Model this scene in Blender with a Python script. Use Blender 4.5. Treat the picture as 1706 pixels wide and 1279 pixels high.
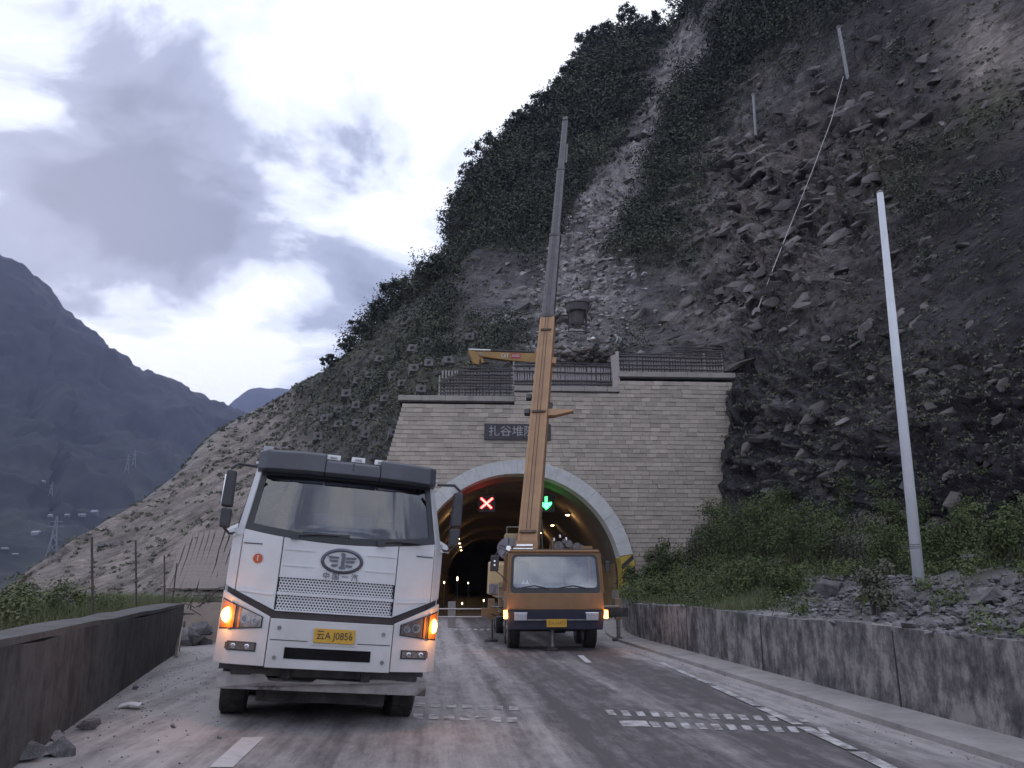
import bpy, bmesh, math, random
import numpy as np
from mathutils import Vector, Matrix

random.seed(7)
rng = np.random.default_rng(11)
R = math.radians
for o in list(bpy.data.objects):
    bpy.data.objects.remove(o)
scene = bpy.context.scene
COL = scene.collection

# ------------------------------------------------------------------ camera
FPX, CX, CY, PITCH, CAMZ = 1330.0, 853.0, 639.5, R(14.0), 1.70
cam_d = bpy.data.cameras.new('camera')
cam_d.sensor_width = 36.0
cam_d.lens = FPX / 1706.0 * 36.0
cam_d.clip_start = 0.1
cam_d.clip_end = 20000.0
cam = bpy.data.objects.new('camera', cam_d)
cam.location = (0, 0, CAMZ)
cam.rotation_euler = (R(90) + PITCH, 0, 0)
COL.objects.link(cam)
scene.camera = cam


def P(px, py, fwd):
    """the place in the scene seen at a photo pixel, FWD metres ahead"""
    xc, yc = (px - CX) / FPX, (CY - py) / FPX
    Y = math.cos(PITCH) - yc * math.sin(PITCH)
    Z = math.sin(PITCH) + yc * math.cos(PITCH)
    t = fwd / Y
    return Vector((xc * t, fwd, CAMZ + Z * t))


def proj(a):
    a = np.asarray(a, float)
    y, z = a[..., 1], a[..., 2] - CAMZ
    d = y * math.cos(PITCH) + z * math.sin(PITCH)
    u = -y * math.sin(PITCH) + z * math.cos(PITCH)
    d = np.where(np.abs(d) < 1e-3, 1e-3, d)
    return CX + FPX * a[..., 0] / d, CY - FPX * u / d, d


def ground_at(px, py, z=0.0):
    """ground point (height z) under a photo pixel"""
    e = math.tan(PITCH + math.atan((CY - py) / FPX))
    fwd = (z - CAMZ) / e
    return P(px, py, fwd)


# ------------------------------------------------------------------ world, sun, exposure
HAZE = 0.00018                               # density of the valley air, used by the haze box at the end
SUN_EL, SUN_AZ = R(24.0), R(-32.0)          # low, ahead and to the left, behind the cloud
world = bpy.data.worlds.new('World')
scene.world = world
world.use_nodes = True
wt = world.node_tree
wt.nodes.clear()
_wx = [0]


def wn(kind, **kw):
    n = wt.nodes.new(kind)
    _wx[0] += 160
    n.location = (_wx[0], 0)
    for k, v in kw.items():
        setattr(n, k, v)
    return n


def wmath(op, a, b=None, c=None):
    n = wn('ShaderNodeMath', operation=op)
    for i, x in enumerate((a, b, c)):
        if x is None:
            continue
        if isinstance(x, (int, float)):
            n.inputs[i].default_value = x
        else:
            wt.links.new(x, n.inputs[i])
    return n.outputs[0]


sky = wn('ShaderNodeTexSky', sky_type='NISHITA', sun_disc=False)
sky.sun_elevation = SUN_EL
sky.sun_rotation = SUN_AZ
sky.altitude = 1800
sky.air_density = 1.2
sky.dust_density = 2.0
tc = wn('ShaderNodeTexCoord')
sep = wn('ShaderNodeSeparateXYZ')
wt.links.new(tc.outputs['Generated'], sep.inputs[0])
zz = wmath('ADD', wmath('MAXIMUM', sep.outputs[2], 0.0), 0.30)
cxx = wmath('DIVIDE', sep.outputs[0], zz)
cyy = wmath('DIVIDE', sep.outputs[1], zz)
comb = wn('ShaderNodeCombineXYZ')
wt.links.new(cxx, comb.inputs[0])
wt.links.new(cyy, comb.inputs[1])
nz = wn('ShaderNodeTexNoise')
nz.inputs['Scale'].default_value = 2.9
nz.inputs['Detail'].default_value = 8.0
nz.inputs['Roughness'].default_value = 0.58
nz.inputs['Distortion'].default_value = 0.35
wt.links.new(comb.outputs[0], nz.inputs['Vector'])
cover = wmath('MULTIPLY_ADD', wmath('SUBTRACT', nz.outputs[0], 0.5), 3.3, 0.29)
# the cloud banks one can see: (pixel, softness, thickness); they thin the gaps elsewhere
CLOUDS = [((200, 330), 60, 0.14), ((70, 430), 40, 0.26), ((400, 470), 60, 0.34), ((350, 300), 140, 0.16), ((300, 200), 110, 0.26), ((130, 250), 80, 0.12),
          ((570, 510), 160, 0.46), ((660, 230), 90, 0.30), ((610, 110), 110, -0.22), ((40, 30), 160, 0.15),
          ((480, 330), 300, -0.30), ((60, 130), 160, -0.25), ((400, 80), 90, -0.45), ((380, 585), 110, -0.75), ((510, 450), 500, -0.35), ((660, 400), 200, -0.40),
          ((860, 120), 30, -0.45), ((980, 20), 40, -0.30), ((200, 540), 250, -0.35), ((440, 668), 400, 0.2)]
for (pxy, k, amp) in CLOUDS:
    d = (P(pxy[0], pxy[1], 100.0) - cam.location).normalized()
    vm = wn('ShaderNodeVectorMath', operation='DOT_PRODUCT')
    wt.links.new(tc.outputs['Generated'], vm.inputs[0])
    vm.inputs[1].default_value = d
    g = wmath('MULTIPLY', wmath('EXPONENT', wmath('MULTIPLY', wmath('SUBTRACT', vm.outputs['Value'], 1.0), float(k) * 2.0)), amp)
    cover = wmath('ADD', cover, g)
ramp = wn('ShaderNodeValToRGB')
cr = ramp.color_ramp
cr.interpolation = 'EASE'
cr.elements[0].position = 0.0
cr.elements[0].color = (0.98, 1.0, 1.06, 1)
cr.elements[1].position = 1.0
cr.elements[1].color = (0.20, 0.225, 0.315, 1)
e = cr.elements.new(0.22)
e.color = (0.74, 0.79, 0.93, 1)
e = cr.elements.new(0.55)
e.color = (0.33, 0.365, 0.49, 1)
wt.links.new(cover, ramp.inputs[0])
mulc = wn('ShaderNodeVectorMath', operation='SCALE')
wt.links.new(ramp.outputs[0], mulc.inputs[0])
mulc.inputs['Scale'].default_value = 10.0
addc = wn('ShaderNodeVectorMath', operation='MULTIPLY_ADD')
wt.links.new(sky.outputs[0], addc.inputs[0])
addc.inputs[1].default_value = (0.12, 0.12, 0.12)
wt.links.new(mulc.outputs[0], addc.inputs[2])
bg = wn('ShaderNodeBackground')
bg.inputs['Strength'].default_value = 0.10
wt.links.new(addc.outputs[0], bg.inputs['Color'])
wo = wn('ShaderNodeOutputWorld')
wt.links.new(bg.outputs[0], wo.inputs[0])

sun_d = bpy.data.lights.new('sun', 'SUN')
sun_d.energy = 0.30
sun_d.angle = R(40)
sun_d.color = (1.0, 0.95, 0.97)
sun = bpy.data.objects.new('sun', sun_d)
COL.objects.link(sun)
sv = Vector((math.sin(SUN_AZ) * math.cos(SUN_EL), math.cos(SUN_AZ) * math.cos(SUN_EL), math.sin(SUN_EL)))
sun.rotation_euler = sv.to_track_quat('Z', 'Y').to_euler()
vs = scene.view_settings
vs.view_transform = 'Standard'
vs.look = 'None'
vs.gamma = 1.0
vs.exposure = 0.5
vs.use_curve_mapping = False
scene.cycles.max_bounces = 6
scene.cycles.diffuse_bounces = 3
scene.cycles.glossy_bounces = 3
scene.cycles.transparent_max_bounces = 8
scene.cycles.volume_bounces = 0
scene.cycles.sample_clamp_indirect = 4.0

# ------------------------------------------------------------------ materials
MATS = {}


def nt_mat(name):
    m = bpy.data.materials.new(name)
    m.use_nodes = True
    t = m.node_tree
    return m, t, t.nodes['Principled BSDF']


def surf(name, c1, c2=None, scale=4.0, rough=0.7, bump=0.0, bscale=None, metal=0.0, detail=6.0, c3=None, stretch=None, island=0.0, coat=0.0, lo=0.35, hi=0.65, attr=None, spec=0.5):
    """a procedural surface: two or three colours mixed by noise, optional relief"""
    if name in MATS:
        return MATS[name]
    m, t, b = nt_mat(name)
    L = t.links.new
    N = t.nodes.new
    co = N('ShaderNodeTexCoord')
    vec = co.outputs['Object']
    if stretch:
        mp = N('ShaderNodeMapping')
        mp.inputs['Scale'].default_value = stretch
        L(vec, mp.inputs[0])
        vec = mp.outputs[0]
    no = N('ShaderNodeTexNoise')
    no.inputs['Scale'].default_value = scale
    no.inputs['Detail'].default_value = detail
    no.inputs['Roughness'].default_value = 0.6
    L(vec, no.inputs['Vector'])
    c2 = c2 or tuple(x * 0.75 for x in c1)
    rp = N('ShaderNodeValToRGB')
    rp.color_ramp.elements[0].position = lo
    rp.color_ramp.elements[0].color = (*c1, 1)
    rp.color_ramp.elements[1].position = hi
    rp.color_ramp.elements[1].color = (*c2, 1)
    if c3:
        e = rp.color_ramp.elements.new(min(0.95, hi + 0.12))
        e.color = (*c3, 1)
    L(no.outputs[0], rp.inputs[0])
    colr = rp.outputs[0]
    if attr:
        at = N('ShaderNodeAttribute')
        at.attribute_name = attr
        mx = N('ShaderNodeMix')
        mx.data_type = 'RGBA'
        mx.blend_type = 'MULTIPLY'
        mx.inputs[0].default_value = 1.0
        L(at.outputs['Color'], mx.inputs[6])
        L(colr, mx.inputs[7])
        colr = mx.outputs[2]
    if island:
        ge = N('ShaderNodeNewGeometry')
        oi = N('ShaderNodeObjectInfo')
        ad = N('ShaderNodeMath')
        L(ge.outputs['Random Per Island'], ad.inputs[0])
        L(oi.outputs['Random'], ad.inputs[1])
        fr = N('ShaderNodeMath')
        fr.operation = 'FRACT'
        L(ad.outputs[0], fr.inputs[0])
        mr = N('ShaderNodeMapRange')
        mr.inputs[3].default_value = 1.0 - island
        mr.inputs[4].default_value = 1.0 + island
        L(fr.outputs[0], mr.inputs[0])
        sc = N('ShaderNodeVectorMath')
        sc.operation = 'SCALE'
        L(colr, sc.inputs[0])
        L(mr.outputs[0], sc.inputs['Scale'])
        colr = sc.outputs[0]
    L(colr, b.inputs['Base Color'])
    b.inputs['Roughness'].default_value = rough
    b.inputs['Metallic'].default_value = metal
    b.inputs['Specular IOR Level'].default_value = spec
    if coat:
        b.inputs['Coat Weight'].default_value = coat
        b.inputs['Coat Roughness'].default_value = 0.12
    if bump:
        nb = N('ShaderNodeTexNoise')
        nb.inputs['Scale'].default_value = bscale or scale * 3
        nb.inputs['Detail'].default_value = 5
        L(vec, nb.inputs['Vector'])
        bp = N('ShaderNodeBump')
        bp.inputs['Strength'].default_value = bump
        bp.inputs['Distance'].default_value = 0.05
        L(nb.outputs[0], bp.inputs['Height'])
        L(bp.outputs[0], b.inputs['Normal'])
    MATS[name] = m
    return m


def emit(name, col, strength):
    m, t, b = nt_mat(name)
    b.inputs['Base Color'].default_value = (*[min(1, c * 0.6) for c in col], 1)
    b.inputs['Emission Color'].default_value = (*col, 1)
    b.inputs['Emission Strength'].default_value = strength
    MATS[name] = m
    return m


def glass(name, ior=1.8, tint=(0.5, 0.53, 0.58), rough=0.02):
    m, t, b = nt_mat(name)
    t.nodes.remove(b)
    out = t.nodes['Material Output']
    N, L = t.nodes.new, t.links.new
    tr = N('ShaderNodeBsdfTransparent')
    tr.inputs[0].default_value = (*tint, 1)
    gl = N('ShaderNodeBsdfGlossy')
    gl.inputs['Roughness'].default_value = rough
    gl.inputs[0].default_value = (1, 1, 1, 1)
    lw_ = N('ShaderNodeLayerWeight')
    lw_.inputs[0].default_value = 0.5
    pw = N('ShaderNodeMath')
    pw.operation = 'POWER'
    pw.inputs[1].default_value = 4.0
    L(lw_.outputs['Facing'], pw.inputs[0])
    f0 = ((ior - 1) / (ior + 1)) ** 2
    fr = N('ShaderNodeMath')
    fr.operation = 'MULTIPLY_ADD'
    fr.inputs[1].default_value = 1 - f0
    fr.inputs[2].default_value = f0
    L(pw.outputs[0], fr.inputs[0])
    mx = N('ShaderNodeMixShader')
    L(fr.outputs[0], mx.inputs[0])
    L(tr.outputs[0], mx.inputs[1])
    L(gl.outputs[0], mx.inputs[2])
    L(mx.outputs[0], out.inputs[0])
    MATS[name] = m
    return m


def leafmat(name, c1, c2, var=0.35, trans=0.25):
    m, t, b = nt_mat(name)
    N, L = t.nodes.new, t.links.new
    ge = N('ShaderNodeNewGeometry')
    co = N('ShaderNodeTexCoord')
    no = N('ShaderNodeTexNoise')
    no.inputs['Scale'].default_value = 0.35
    no.inputs['Detail'].default_value = 3
    L(co.outputs['Object'], no.inputs['Vector'])
    ad = N('ShaderNodeMath')
    ad.operation = 'MULTIPLY_ADD'
    L(ge.outputs['Random Per Island'], ad.inputs[0])
    ad.inputs[1].default_value = var
    L(no.outputs[0], ad.inputs[2])
    rp = N('ShaderNodeValToRGB')
    rp.color_ramp.elements[0].position = 0.35
    rp.color_ramp.elements[0].color = (*c1, 1)
    rp.color_ramp.elements[1].position = 0.95
    rp.color_ramp.elements[1].color = (*c2, 1)
    L(ad.outputs[0], rp.inputs[0])
    L(rp.outputs[0], b.inputs['Base Color'])
    b.inputs['Roughness'].default_value = 0.75
    b.inputs['Specular IOR Level'].default_value = 0.2
    MATS[name] = m
    return m


# ------------------------------------------------------------------ mesh builder and object helpers
class MB:
    def __init__(self):
        self.v, self.f = [], []

    def add(self, vs, fs):
        k = len(self.v)
        self.v += [tuple(p) for p in vs]
        self.f += [tuple(i + k for i in q) for q in fs]
        return self

    def hexa(self, p):
        return self.add(p, [(0, 3, 2, 1), (4, 5, 6, 7), (0, 1, 5, 4), (1, 2, 6, 5), (2, 3, 7, 6), (3, 0, 4, 7)])

    def box(self, c, s, rot=None):
        h = [x / 2 for x in s]
        p = [Vector((sx * h[0], sy * h[1], sz * h[2])) for sz in (-1, 1) for sx, sy in ((-1, -1), (1, -1), (1, 1), (-1, 1))]
        if rot is not None:
            p = [rot @ q for q in p]
        return self.hexa([q + Vector(c) for q in p])

    def bar(self, a, b, w, h, up=(0, 0, 1), w2=None, h2=None):
        a, b = Vector(a), Vector(b)
        d = (b - a).normalized()
        s = d.cross(Vector(up))
        s = s.normalized() if s.length > 1e-4 else Vector((1, 0, 0))
        n = s.cross(d).normalized()
        w2, h2 = w2 or w, h2 or h
        lo = [a + s * (x * w / 2) + n * (y * h / 2) for x, y in ((-1, -1), (1, -1), (1, 1), (-1, 1))]
        hi = [b + s * (x * w2 / 2) + n * (y * h2 / 2) for x, y in ((-1, -1), (1, -1), (1, 1), (-1, 1))]
        return self.add(lo + hi, [(0, 1, 2, 3), (4, 7, 6, 5), (0, 4, 5, 1), (1, 5, 6, 2), (2, 6, 7, 3), (3, 7, 4, 0)])

    def tube(self, pts, r, n=8):
        pts = [Vector(p) for p in pts]
        rs = r if isinstance(r, (list, tuple)) else [r] * len(pts)
        k = len(self.v)
        prev = None
        for i, p in enumerate(pts):
            d = (pts[min(i + 1, len(pts) - 1)] - pts[max(i - 1, 0)]).normalized()
            if prev is None:
                s = d.cross(Vector((0, 0, 1)))
                s = s.normalized() if s.length > 1e-3 else Vector((1, 0, 0))
            else:
                s = (prev - d * prev.dot(d)).normalized()
            prev = s
            q = d.cross(s)
            for j in range(n):
                a = 2 * math.pi * j / n
                self.v.append(tuple(p + (s * math.cos(a) + q * math.sin(a)) * rs[i]))
        for i in range(len(pts) - 1):
            for j in range(n):
                a, b = k + i * n + j, k + i * n + (j + 1) % n
                self.f.append((a, b, b + n, a + n))
        self.f.append(tuple(k + j for j in reversed(range(n))))
        self.f.append(tuple(k + (len(pts) - 1) * n + j for j in range(n)))
        return self

    def prism(self, pts, vec):
        n = len(pts)
        vec = Vector(vec)
        lo = [Vector(p) for p in pts]
        return self.add(lo + [p + vec for p in lo], [tuple(reversed(range(n))), tuple(range(n, 2 * n))] + [(i, (i + 1) % n, n + (i + 1) % n, n + i) for i in range(n)])

    def lathe(self, prof, c, axis='x', n=24):
        """prof: (radius, offset along axis)"""
        k = len(self.v)
        c = Vector(c)
        for r, h in prof:
            for j in range(n):
                a = 2 * math.pi * j / n
                u, w = r * math.cos(a), r * math.sin(a)
                self.v.append(tuple(c + Vector({'x': (h, u, w), 'y': (u, h, w), 'z': (u, w, h)}[axis])))
        for i in range(len(prof) - 1):
            for j in range(n):
                a, b = k + i * n + j, k + i * n + (j + 1) % n
                self.f.append((a, b, b + n, a + n))
        self.f.append(tuple(k + j for j in range(n)))
        self.f.append(tuple(k + (len(prof) - 1) * n + j for j in reversed(range(n))))
        return self

    def grid(self, pts, close=False):
        """pts[i][j]"""
        k = len(self.v)
        nj = len(pts[0])
        for row in pts:
            self.v += [tuple(p) for p in row]
        for i in range(len(pts) - 1):
            for j in range(nj - 1):
                a = k + i * nj + j
                self.f.append((a, a + 1, a + nj + 1, a + nj))
        return self

    def build(self, name, mat, parent=None, bevel=0.0, smooth=False, solid=0.0, xf=None, seg=2, fix=True):
        me = bpy.data.meshes.new(name)
        vs = self.v if xf is None else [tuple(xf @ Vector(p)) for p in self.v]
        me.from_pydata(vs, [], self.f)
        if fix and len(self.f) < 60000:
            bm = bmesh.new()
            bm.from_mesh(me)
            bmesh.ops.recalc_face_normals(bm, faces=bm.faces)
            bm.to_mesh(me)
            bm.free()
        me.materials.append(mat)
        o = bpy.data.objects.new(name, me)
        COL.objects.link(o)
        if parent is not None:
            o.parent = parent
        if smooth:
            me.polygons.foreach_set('use_smooth', [True] * len(me.polygons))
        if solid:
            m = o.modifiers.new('thickness', 'SOLIDIFY')
            m.thickness = solid
            m.offset = 0
        if bevel:
            m = o.modifiers.new('edge', 'BEVEL')
            m.width = bevel
            m.segments = seg
            m.limit_method = 'ANGLE'
            m.angle_limit = R(40)
            m.harden_normals = False
        return o


def npmesh(name, v, f, mat, parent=None, smooth=False):
    """numpy verts (n,3), faces (m,k)"""
    v = np.asarray(v, np.float32)
    f = np.asarray(f, np.int32)
    me = bpy.data.meshes.new(name)
    me.vertices.add(len(v))
    me.vertices.foreach_set('co', v.ravel())
    k = f.shape[1]
    me.loops.add(f.size)
    me.loops.foreach_set('vertex_index', f.ravel())
    me.polygons.add(len(f))
    me.polygons.foreach_set('loop_start', np.arange(0, f.size, k, dtype=np.int32))
    if smooth:
        me.polygons.foreach_set('use_smooth', np.ones(len(f), bool))
    me.update(calc_edges=True)
    me.materials.append(mat)
    o = bpy.data.objects.new(name, me)
    COL.objects.link(o)
    if parent is not None:
        o.parent = parent
    return o


def tag(o, label=None, cat=None, group=None, kind=None):
    if label:
        o['label'] = label
    if cat:
        o['category'] = cat
    if group:
        o['group'] = group
    if kind:
        o['kind'] = kind
    return o


def thing(name, label, cat, loc=(0, 0, 0), rot=(0, 0, 0), group=None):
    o = bpy.data.objects.new(name, None)
    COL.objects.link(o)
    o.location = loc
    o.rotation_euler = rot
    return tag(o, label, cat, group)


def xf_of(o):
    return Matrix.LocRotScale(o.location, o.rotation_euler, o.scale)


def text(name, body, size, mat, parent, M, depth=0.004, width=None):
    """flat lettering as thin solid letters; M places it (text lies in its xy plane)"""
    c = bpy.data.curves.new(name, 'FONT')
    c.body = body
    c.size = size
    c.align_x = 'CENTER'
    c.align_y = 'CENTER'
    c.extrude = depth / 2
    c.resolution_u = 3
    t = bpy.data.objects.new('tmp', c)
    COL.objects.link(t)
    dg = bpy.context.evaluated_depsgraph_get()
    me = bpy.data.meshes.new_from_object(t.evaluated_get(dg))
    bpy.data.objects.remove(t)
    xs = [v.co.x for v in me.vertices]
    if width and xs:
        s = width / (max(xs) - min(xs))
        for v in me.vertices:
            v.co.x *= s
    me.transform(M)
    me.materials.clear()
    me.materials.append(mat)
    me.name = name
    o = bpy.data.objects.new(name, me)
    COL.objects.link(o)
    o.parent = parent
    return o


FACE = Matrix.Rotation(R(90), 4, 'X')       # text standing upright, facing -y


def copy_tree(o, parent=None):
    c = o.copy()
    COL.objects.link(c)
    c.parent = parent
    for ch in list(o.children):
        copy_tree(ch, c)
    return c


# ------------------------------------------------------------------ noise
def _hash(ix, iy, iz, s):
    h = (ix * 374761393 + iy * 668265263 + iz * 2147483647 + s * 144665) & 0xFFFFFFFF
    h = ((h ^ (h >> 13)) * 1274126177) & 0xFFFFFFFF
    h = (h ^ (h >> 16)) & 0xFFFFFFFF
    return h / 4294967295.0


def vnoise(p, s=0):
    p = np.asarray(p, float)
    i = np.floor(p).astype(np.int64)
    f = p - i
    f = f * f * f * (f * (f * 6 - 15) + 10)
    out = 0
    for dx in (0, 1):
        for dy in (0, 1):
            for dz in (0, 1):
                w = (f[..., 0] if dx else 1 - f[..., 0]) * (f[..., 1] if dy else 1 - f[..., 1]) * (f[..., 2] if dz else 1 - f[..., 2])
                out = out + w * _hash(i[..., 0] + dx, i[..., 1] + dy, i[..., 2] + dz, s)
    return out * 2 - 1


def fbm(p, oct=5, s=0, gain=0.5, ridged=False):
    a, t, n = 1.0, 0.0, 0.0
    p = np.asarray(p, float)
    for k in range(oct):
        v = vnoise(p * (2.03 ** k) + 17.3 * k, s + k)
        if ridged:
            v = 1 - 2 * np.abs(v)
        t = t + a * v
        n += a
        a *= gain
    return t / n


def leaves(centers, radii, counts, sizes, squash=0.8, seed=0, shell=0.55, elong=1.7):
    """leaf-sized diamond faces spread through the volume of clumps"""
    g = np.random.default_rng(seed)
    counts = np.asarray(counts, int)
    idx = np.repeat(np.arange(len(counts)), counts)
    n = len(idx)
    d = g.normal(size=(n, 3))
    d /= np.linalg.norm(d, axis=1)[:, None]
    rr = (shell + (1 - shell) * g.random(n)) * (0.75 + 0.5 * g.random(n))
    rad = np.asarray(radii, float)[idx]
    if rad.ndim == 1:
        rad = np.stack([rad, rad, rad * squash], 1)
    c = np.asarray(centers, float)[idx] + d * rr[:, None] * rad
    # blades face outwards and up, as leaves do, with plenty of scatter
    nr = d * 0.9 + g.normal(size=(n, 3)) * 0.45 + np.array([0, 0, 0.45])
    nr /= np.linalg.norm(nr, axis=1)[:, None]
    a = np.cross(nr, g.normal(size=(n, 3)))
    a /= np.linalg.norm(a, axis=1)[:, None]
    b = np.cross(nr, a)
    s = np.asarray(sizes, float)[idx] * (0.6 + 0.8 * g.random(n))
    a *= (s * elong / 2)[:, None]
    b *= (s / 2)[:, None]
    v = np.stack([c - a, c - 0.1 * a + b, c + a, c - 0.1 * a - b], 1).reshape(-1, 3)
    f = np.arange(n * 4).reshape(-1, 4)
    return v, f


# shared materials
paint_white = surf('white_cab_paint', (0.64, 0.645, 0.67), (0.55, 0.545, 0.555), 2.2, 0.34, coat=0.4, c3=(0.46, 0.44, 0.43), hi=0.68, detail=9)
dark_plastic = surf('dark_plastic', (0.035, 0.035, 0.042), (0.05, 0.048, 0.055), 6, 0.5)
rubber = surf('tyre_rubber', (0.022, 0.021, 0.021), (0.06, 0.055, 0.05), 9, 0.85, bump=0.3)
steel = surf('dull_steel', (0.28, 0.27, 0.27), (0.16, 0.15, 0.15), 7, 0.45, metal=0.7)
chassis_m = surf('chassis_paint', (0.03, 0.028, 0.03), (0.09, 0.08, 0.075), 5, 0.8)
chrome = surf('bright_chrome', (0.75, 0.76, 0.8), (0.6, 0.6, 0.63), 8, 0.14, metal=1.0)
emblem_m = surf('emblem_grey', (0.13, 0.135, 0.17), (0.1, 0.1, 0.13), 12, 0.35, metal=0.4)
crane_paint = surf('ochre_crane_paint', (0.37, 0.215, 0.11), (0.30, 0.17, 0.09), 1.4, 0.6, bump=0.05, c3=(0.22, 0.14, 0.09), detail=9)
crane_panel = surf('ochre_cab_paint', (0.27, 0.15, 0.07), (0.215, 0.12, 0.06), 2.2, 0.6, c3=(0.16, 0.10, 0.065), detail=9)
navy = surf('navy_bumper_paint', (0.016, 0.017, 0.034), (0.028, 0.028, 0.045), 3, 0.6, spec=0.25)
boom_dark = surf('dark_boom_steel', (0.10, 0.095, 0.105), (0.055, 0.05, 0.055), 1.2, 0.5, c3=(0.16, 0.15, 0.15), stretch=(3, 3, 0.6))
glass_m = glass('windscreen_glass', 2.15, (0.22, 0.25, 0.36))
lens_m = glass('lamp_lens', 1.5, (0.9, 0.9, 0.92))
amber_on = emit('lit_amber_lamp', (1.0, 0.42, 0.06), 9.0)
concrete = surf('weathered_concrete', (0.34, 0.33, 0.32), (0.22, 0.21, 0.21), 1.6, 0.9, bump=0.25, bscale=14, c3=(0.14, 0.135, 0.13))
plate_y = surf('plate_yellow', (0.62, 0.36, 0.04), (0.55, 0.30, 0.03), 14, 0.45)
black_ink = surf('black_lettering', (0.02, 0.02, 0.022), (0.035, 0.03, 0.03), 20, 0.6)
white_ink = surf('white_lettering', (0.75, 0.75, 0.73), (0.6, 0.6, 0.58), 20, 0.6)
rust = surf('rusty_steel', (0.16, 0.10, 0.07), (0.08, 0.055, 0.045), 9, 0.85)
# ================================================================== THE SETTING
def PZ(px, z, fwd):
    e = math.atan((z - CAMZ) / fwd)
    return P(px, CY - FPX * math.tan(e - PITCH), fwd)


RYAW = R(5.5)                                # the near road heads a little left of the lens
RD = Vector((-math.sin(RYAW), math.cos(RYAW), 0))
RN = Vector((math.cos(RYAW), math.sin(RYAW), 0))


def lat_of(x, y):
    return x * RN.x + y * RN.y


def smooth01(a, b, x):
    t = np.clip((np.asarray(x, float) - a) / (b - a), 0, 1)
    return t * t * (3 - 2 * t)


def road_z(x, y):
    """the left half of the road climbs gently to the left"""
    l = x * RN.x + y * RN.y
    return np.clip(0.05 * np.maximum(0, 0.6 - l), 0, 0.27) * (1 - smooth01(24, 38, y))


def on_road(px, py):
    z = 0.0
    for _ in range(4):
        p = ground_at(px, py, z)
        z = float(road_z(p.x, p.y))
    return p


# ---- ground sheet reaching the horizon
g = MB()
g.add([(-5150, -750, -46), (4350, -750, -46), (4350, 6150, -46), (-5150, 6150, -46)], [(0, 1, 2, 3)])
tag(g.build('ground', surf('valley_floor', (0.06, 0.07, 0.045), (0.09, 0.085, 0.06), 0.01, 0.95)), kind='structure')

# ---- road
def road_material():
    m, t, b = nt_mat('dusty_asphalt')
    N, L = t.nodes.new, t.links.new
    co = N('ShaderNodeTexCoord')
    sp = N('ShaderNodeSeparateXYZ')
    L(co.outputs['Object'], sp.inputs[0])

    def noise(scale, stretch, detail=6, rough=0.62):
        mp = N('ShaderNodeMapping')
        mp.inputs['Scale'].default_value = stretch
        L(co.outputs['Object'], mp.inputs[0])
        n = N('ShaderNodeTexNoise')
        n.inputs['Scale'].default_value = scale
        n.inputs['Detail'].default_value = detail
        n.inputs['Roughness'].default_value = rough
        L(mp.outputs[0], n.inputs['Vector'])
        return n.outputs[0]

    def ma(op, a, b_=None, c=None):
        n = N('ShaderNodeMath')
        n.operation = op
        for i, x in enumerate((a, b_, c)):
            if x is None:
                continue
            if isinstance(x, (int, float)):
                n.inputs[i].default_value = x
            else:
                L(x, n.inputs[i])
        return n.outputs[0]
    streak = noise(1.0, (2.6, 0.12, 1), 8, 0.7)
    patch = noise(0.55, (1.0, 0.45, 1), 6)
    fine = noise(5.0, (1, 0.35, 1), 10, 0.78)
    # dust cover across the road: thick on the left shoulder, swept off the wheel tracks of the right lane
    cr_ = N('ShaderNodeValToRGB')
    mr = N('ShaderNodeMapRange')
    mr.inputs[1].default_value = -8.0
    mr.inputs[2].default_value = 8.0
    wob = ma('MULTIPLY_ADD', ma('SUBTRACT', patch, 0.5), 1.3, sp.outputs[0])
    L(wob, mr.inputs[0])
    L(mr.outputs[0], cr_.inputs[0])
    els = cr_.color_ramp.elements
    els[0].position, els[0].color = 0.0, (0.85,) * 3 + (1,)
    els[1].position, els[1].color = 1.0, (0.8,) * 3 + (1,)
    for lat, v in ((-3.0, 0.75), (-1.6, 0.55), (-0.2, 0.62), (0.6, 0.75), (1.0, 0.45), (1.25, 0.7), (1.7, 0.18), (2.6, 0.10), (3.1, 0.42), (3.5, 0.12), (4.4, 0.15), (4.9, 0.6), (5.4, 0.72)):
        e_ = els.new((lat + 8) / 16)
        e_.color = (v,) * 3 + (1,)
    dust = ma('ADD', cr_.outputs[0], ma('MULTIPLY', ma('SUBTRACT', streak, 0.5), 1.7))
    dust = ma('ADD', dust, ma('MULTIPLY', ma('SUBTRACT', patch, 0.5), 0.9))
    dust = ma('ADD', dust, ma('MULTIPLY', ma('SUBTRACT', fine, 0.5), 1.3))
    rp = N('ShaderNodeValToRGB')
    rp.color_ramp.elements[0].position = 0.12
    rp.color_ramp.elements[0].color = (0.088, 0.080, 0.084, 1)
    rp.color_ramp.elements[1].position = 0.85
    rp.color_ramp.elements[1].color = (0.36, 0.337, 0.333, 1)
    e_ = rp.color_ramp.elements.new(0.42)
    e_.color = (0.185, 0.172, 0.174, 1)
    L(dust, rp.inputs[0])
    L(rp.outputs[0], b.inputs['Base Color'])
    b.inputs['Roughness'].default_value = 0.78
    b.inputs['Specular IOR Level'].default_value = 0.35
    bp = N('ShaderNodeBump')
    bp.inputs['Strength'].default_value = 0.25
    bp.inputs['Distance'].default_value = 0.02
    L(noise(30.0, (1, 1, 1), 4), bp.inputs['Height'])
    L(bp.outputs[0], b.inputs['Normal'])
    return m


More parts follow.
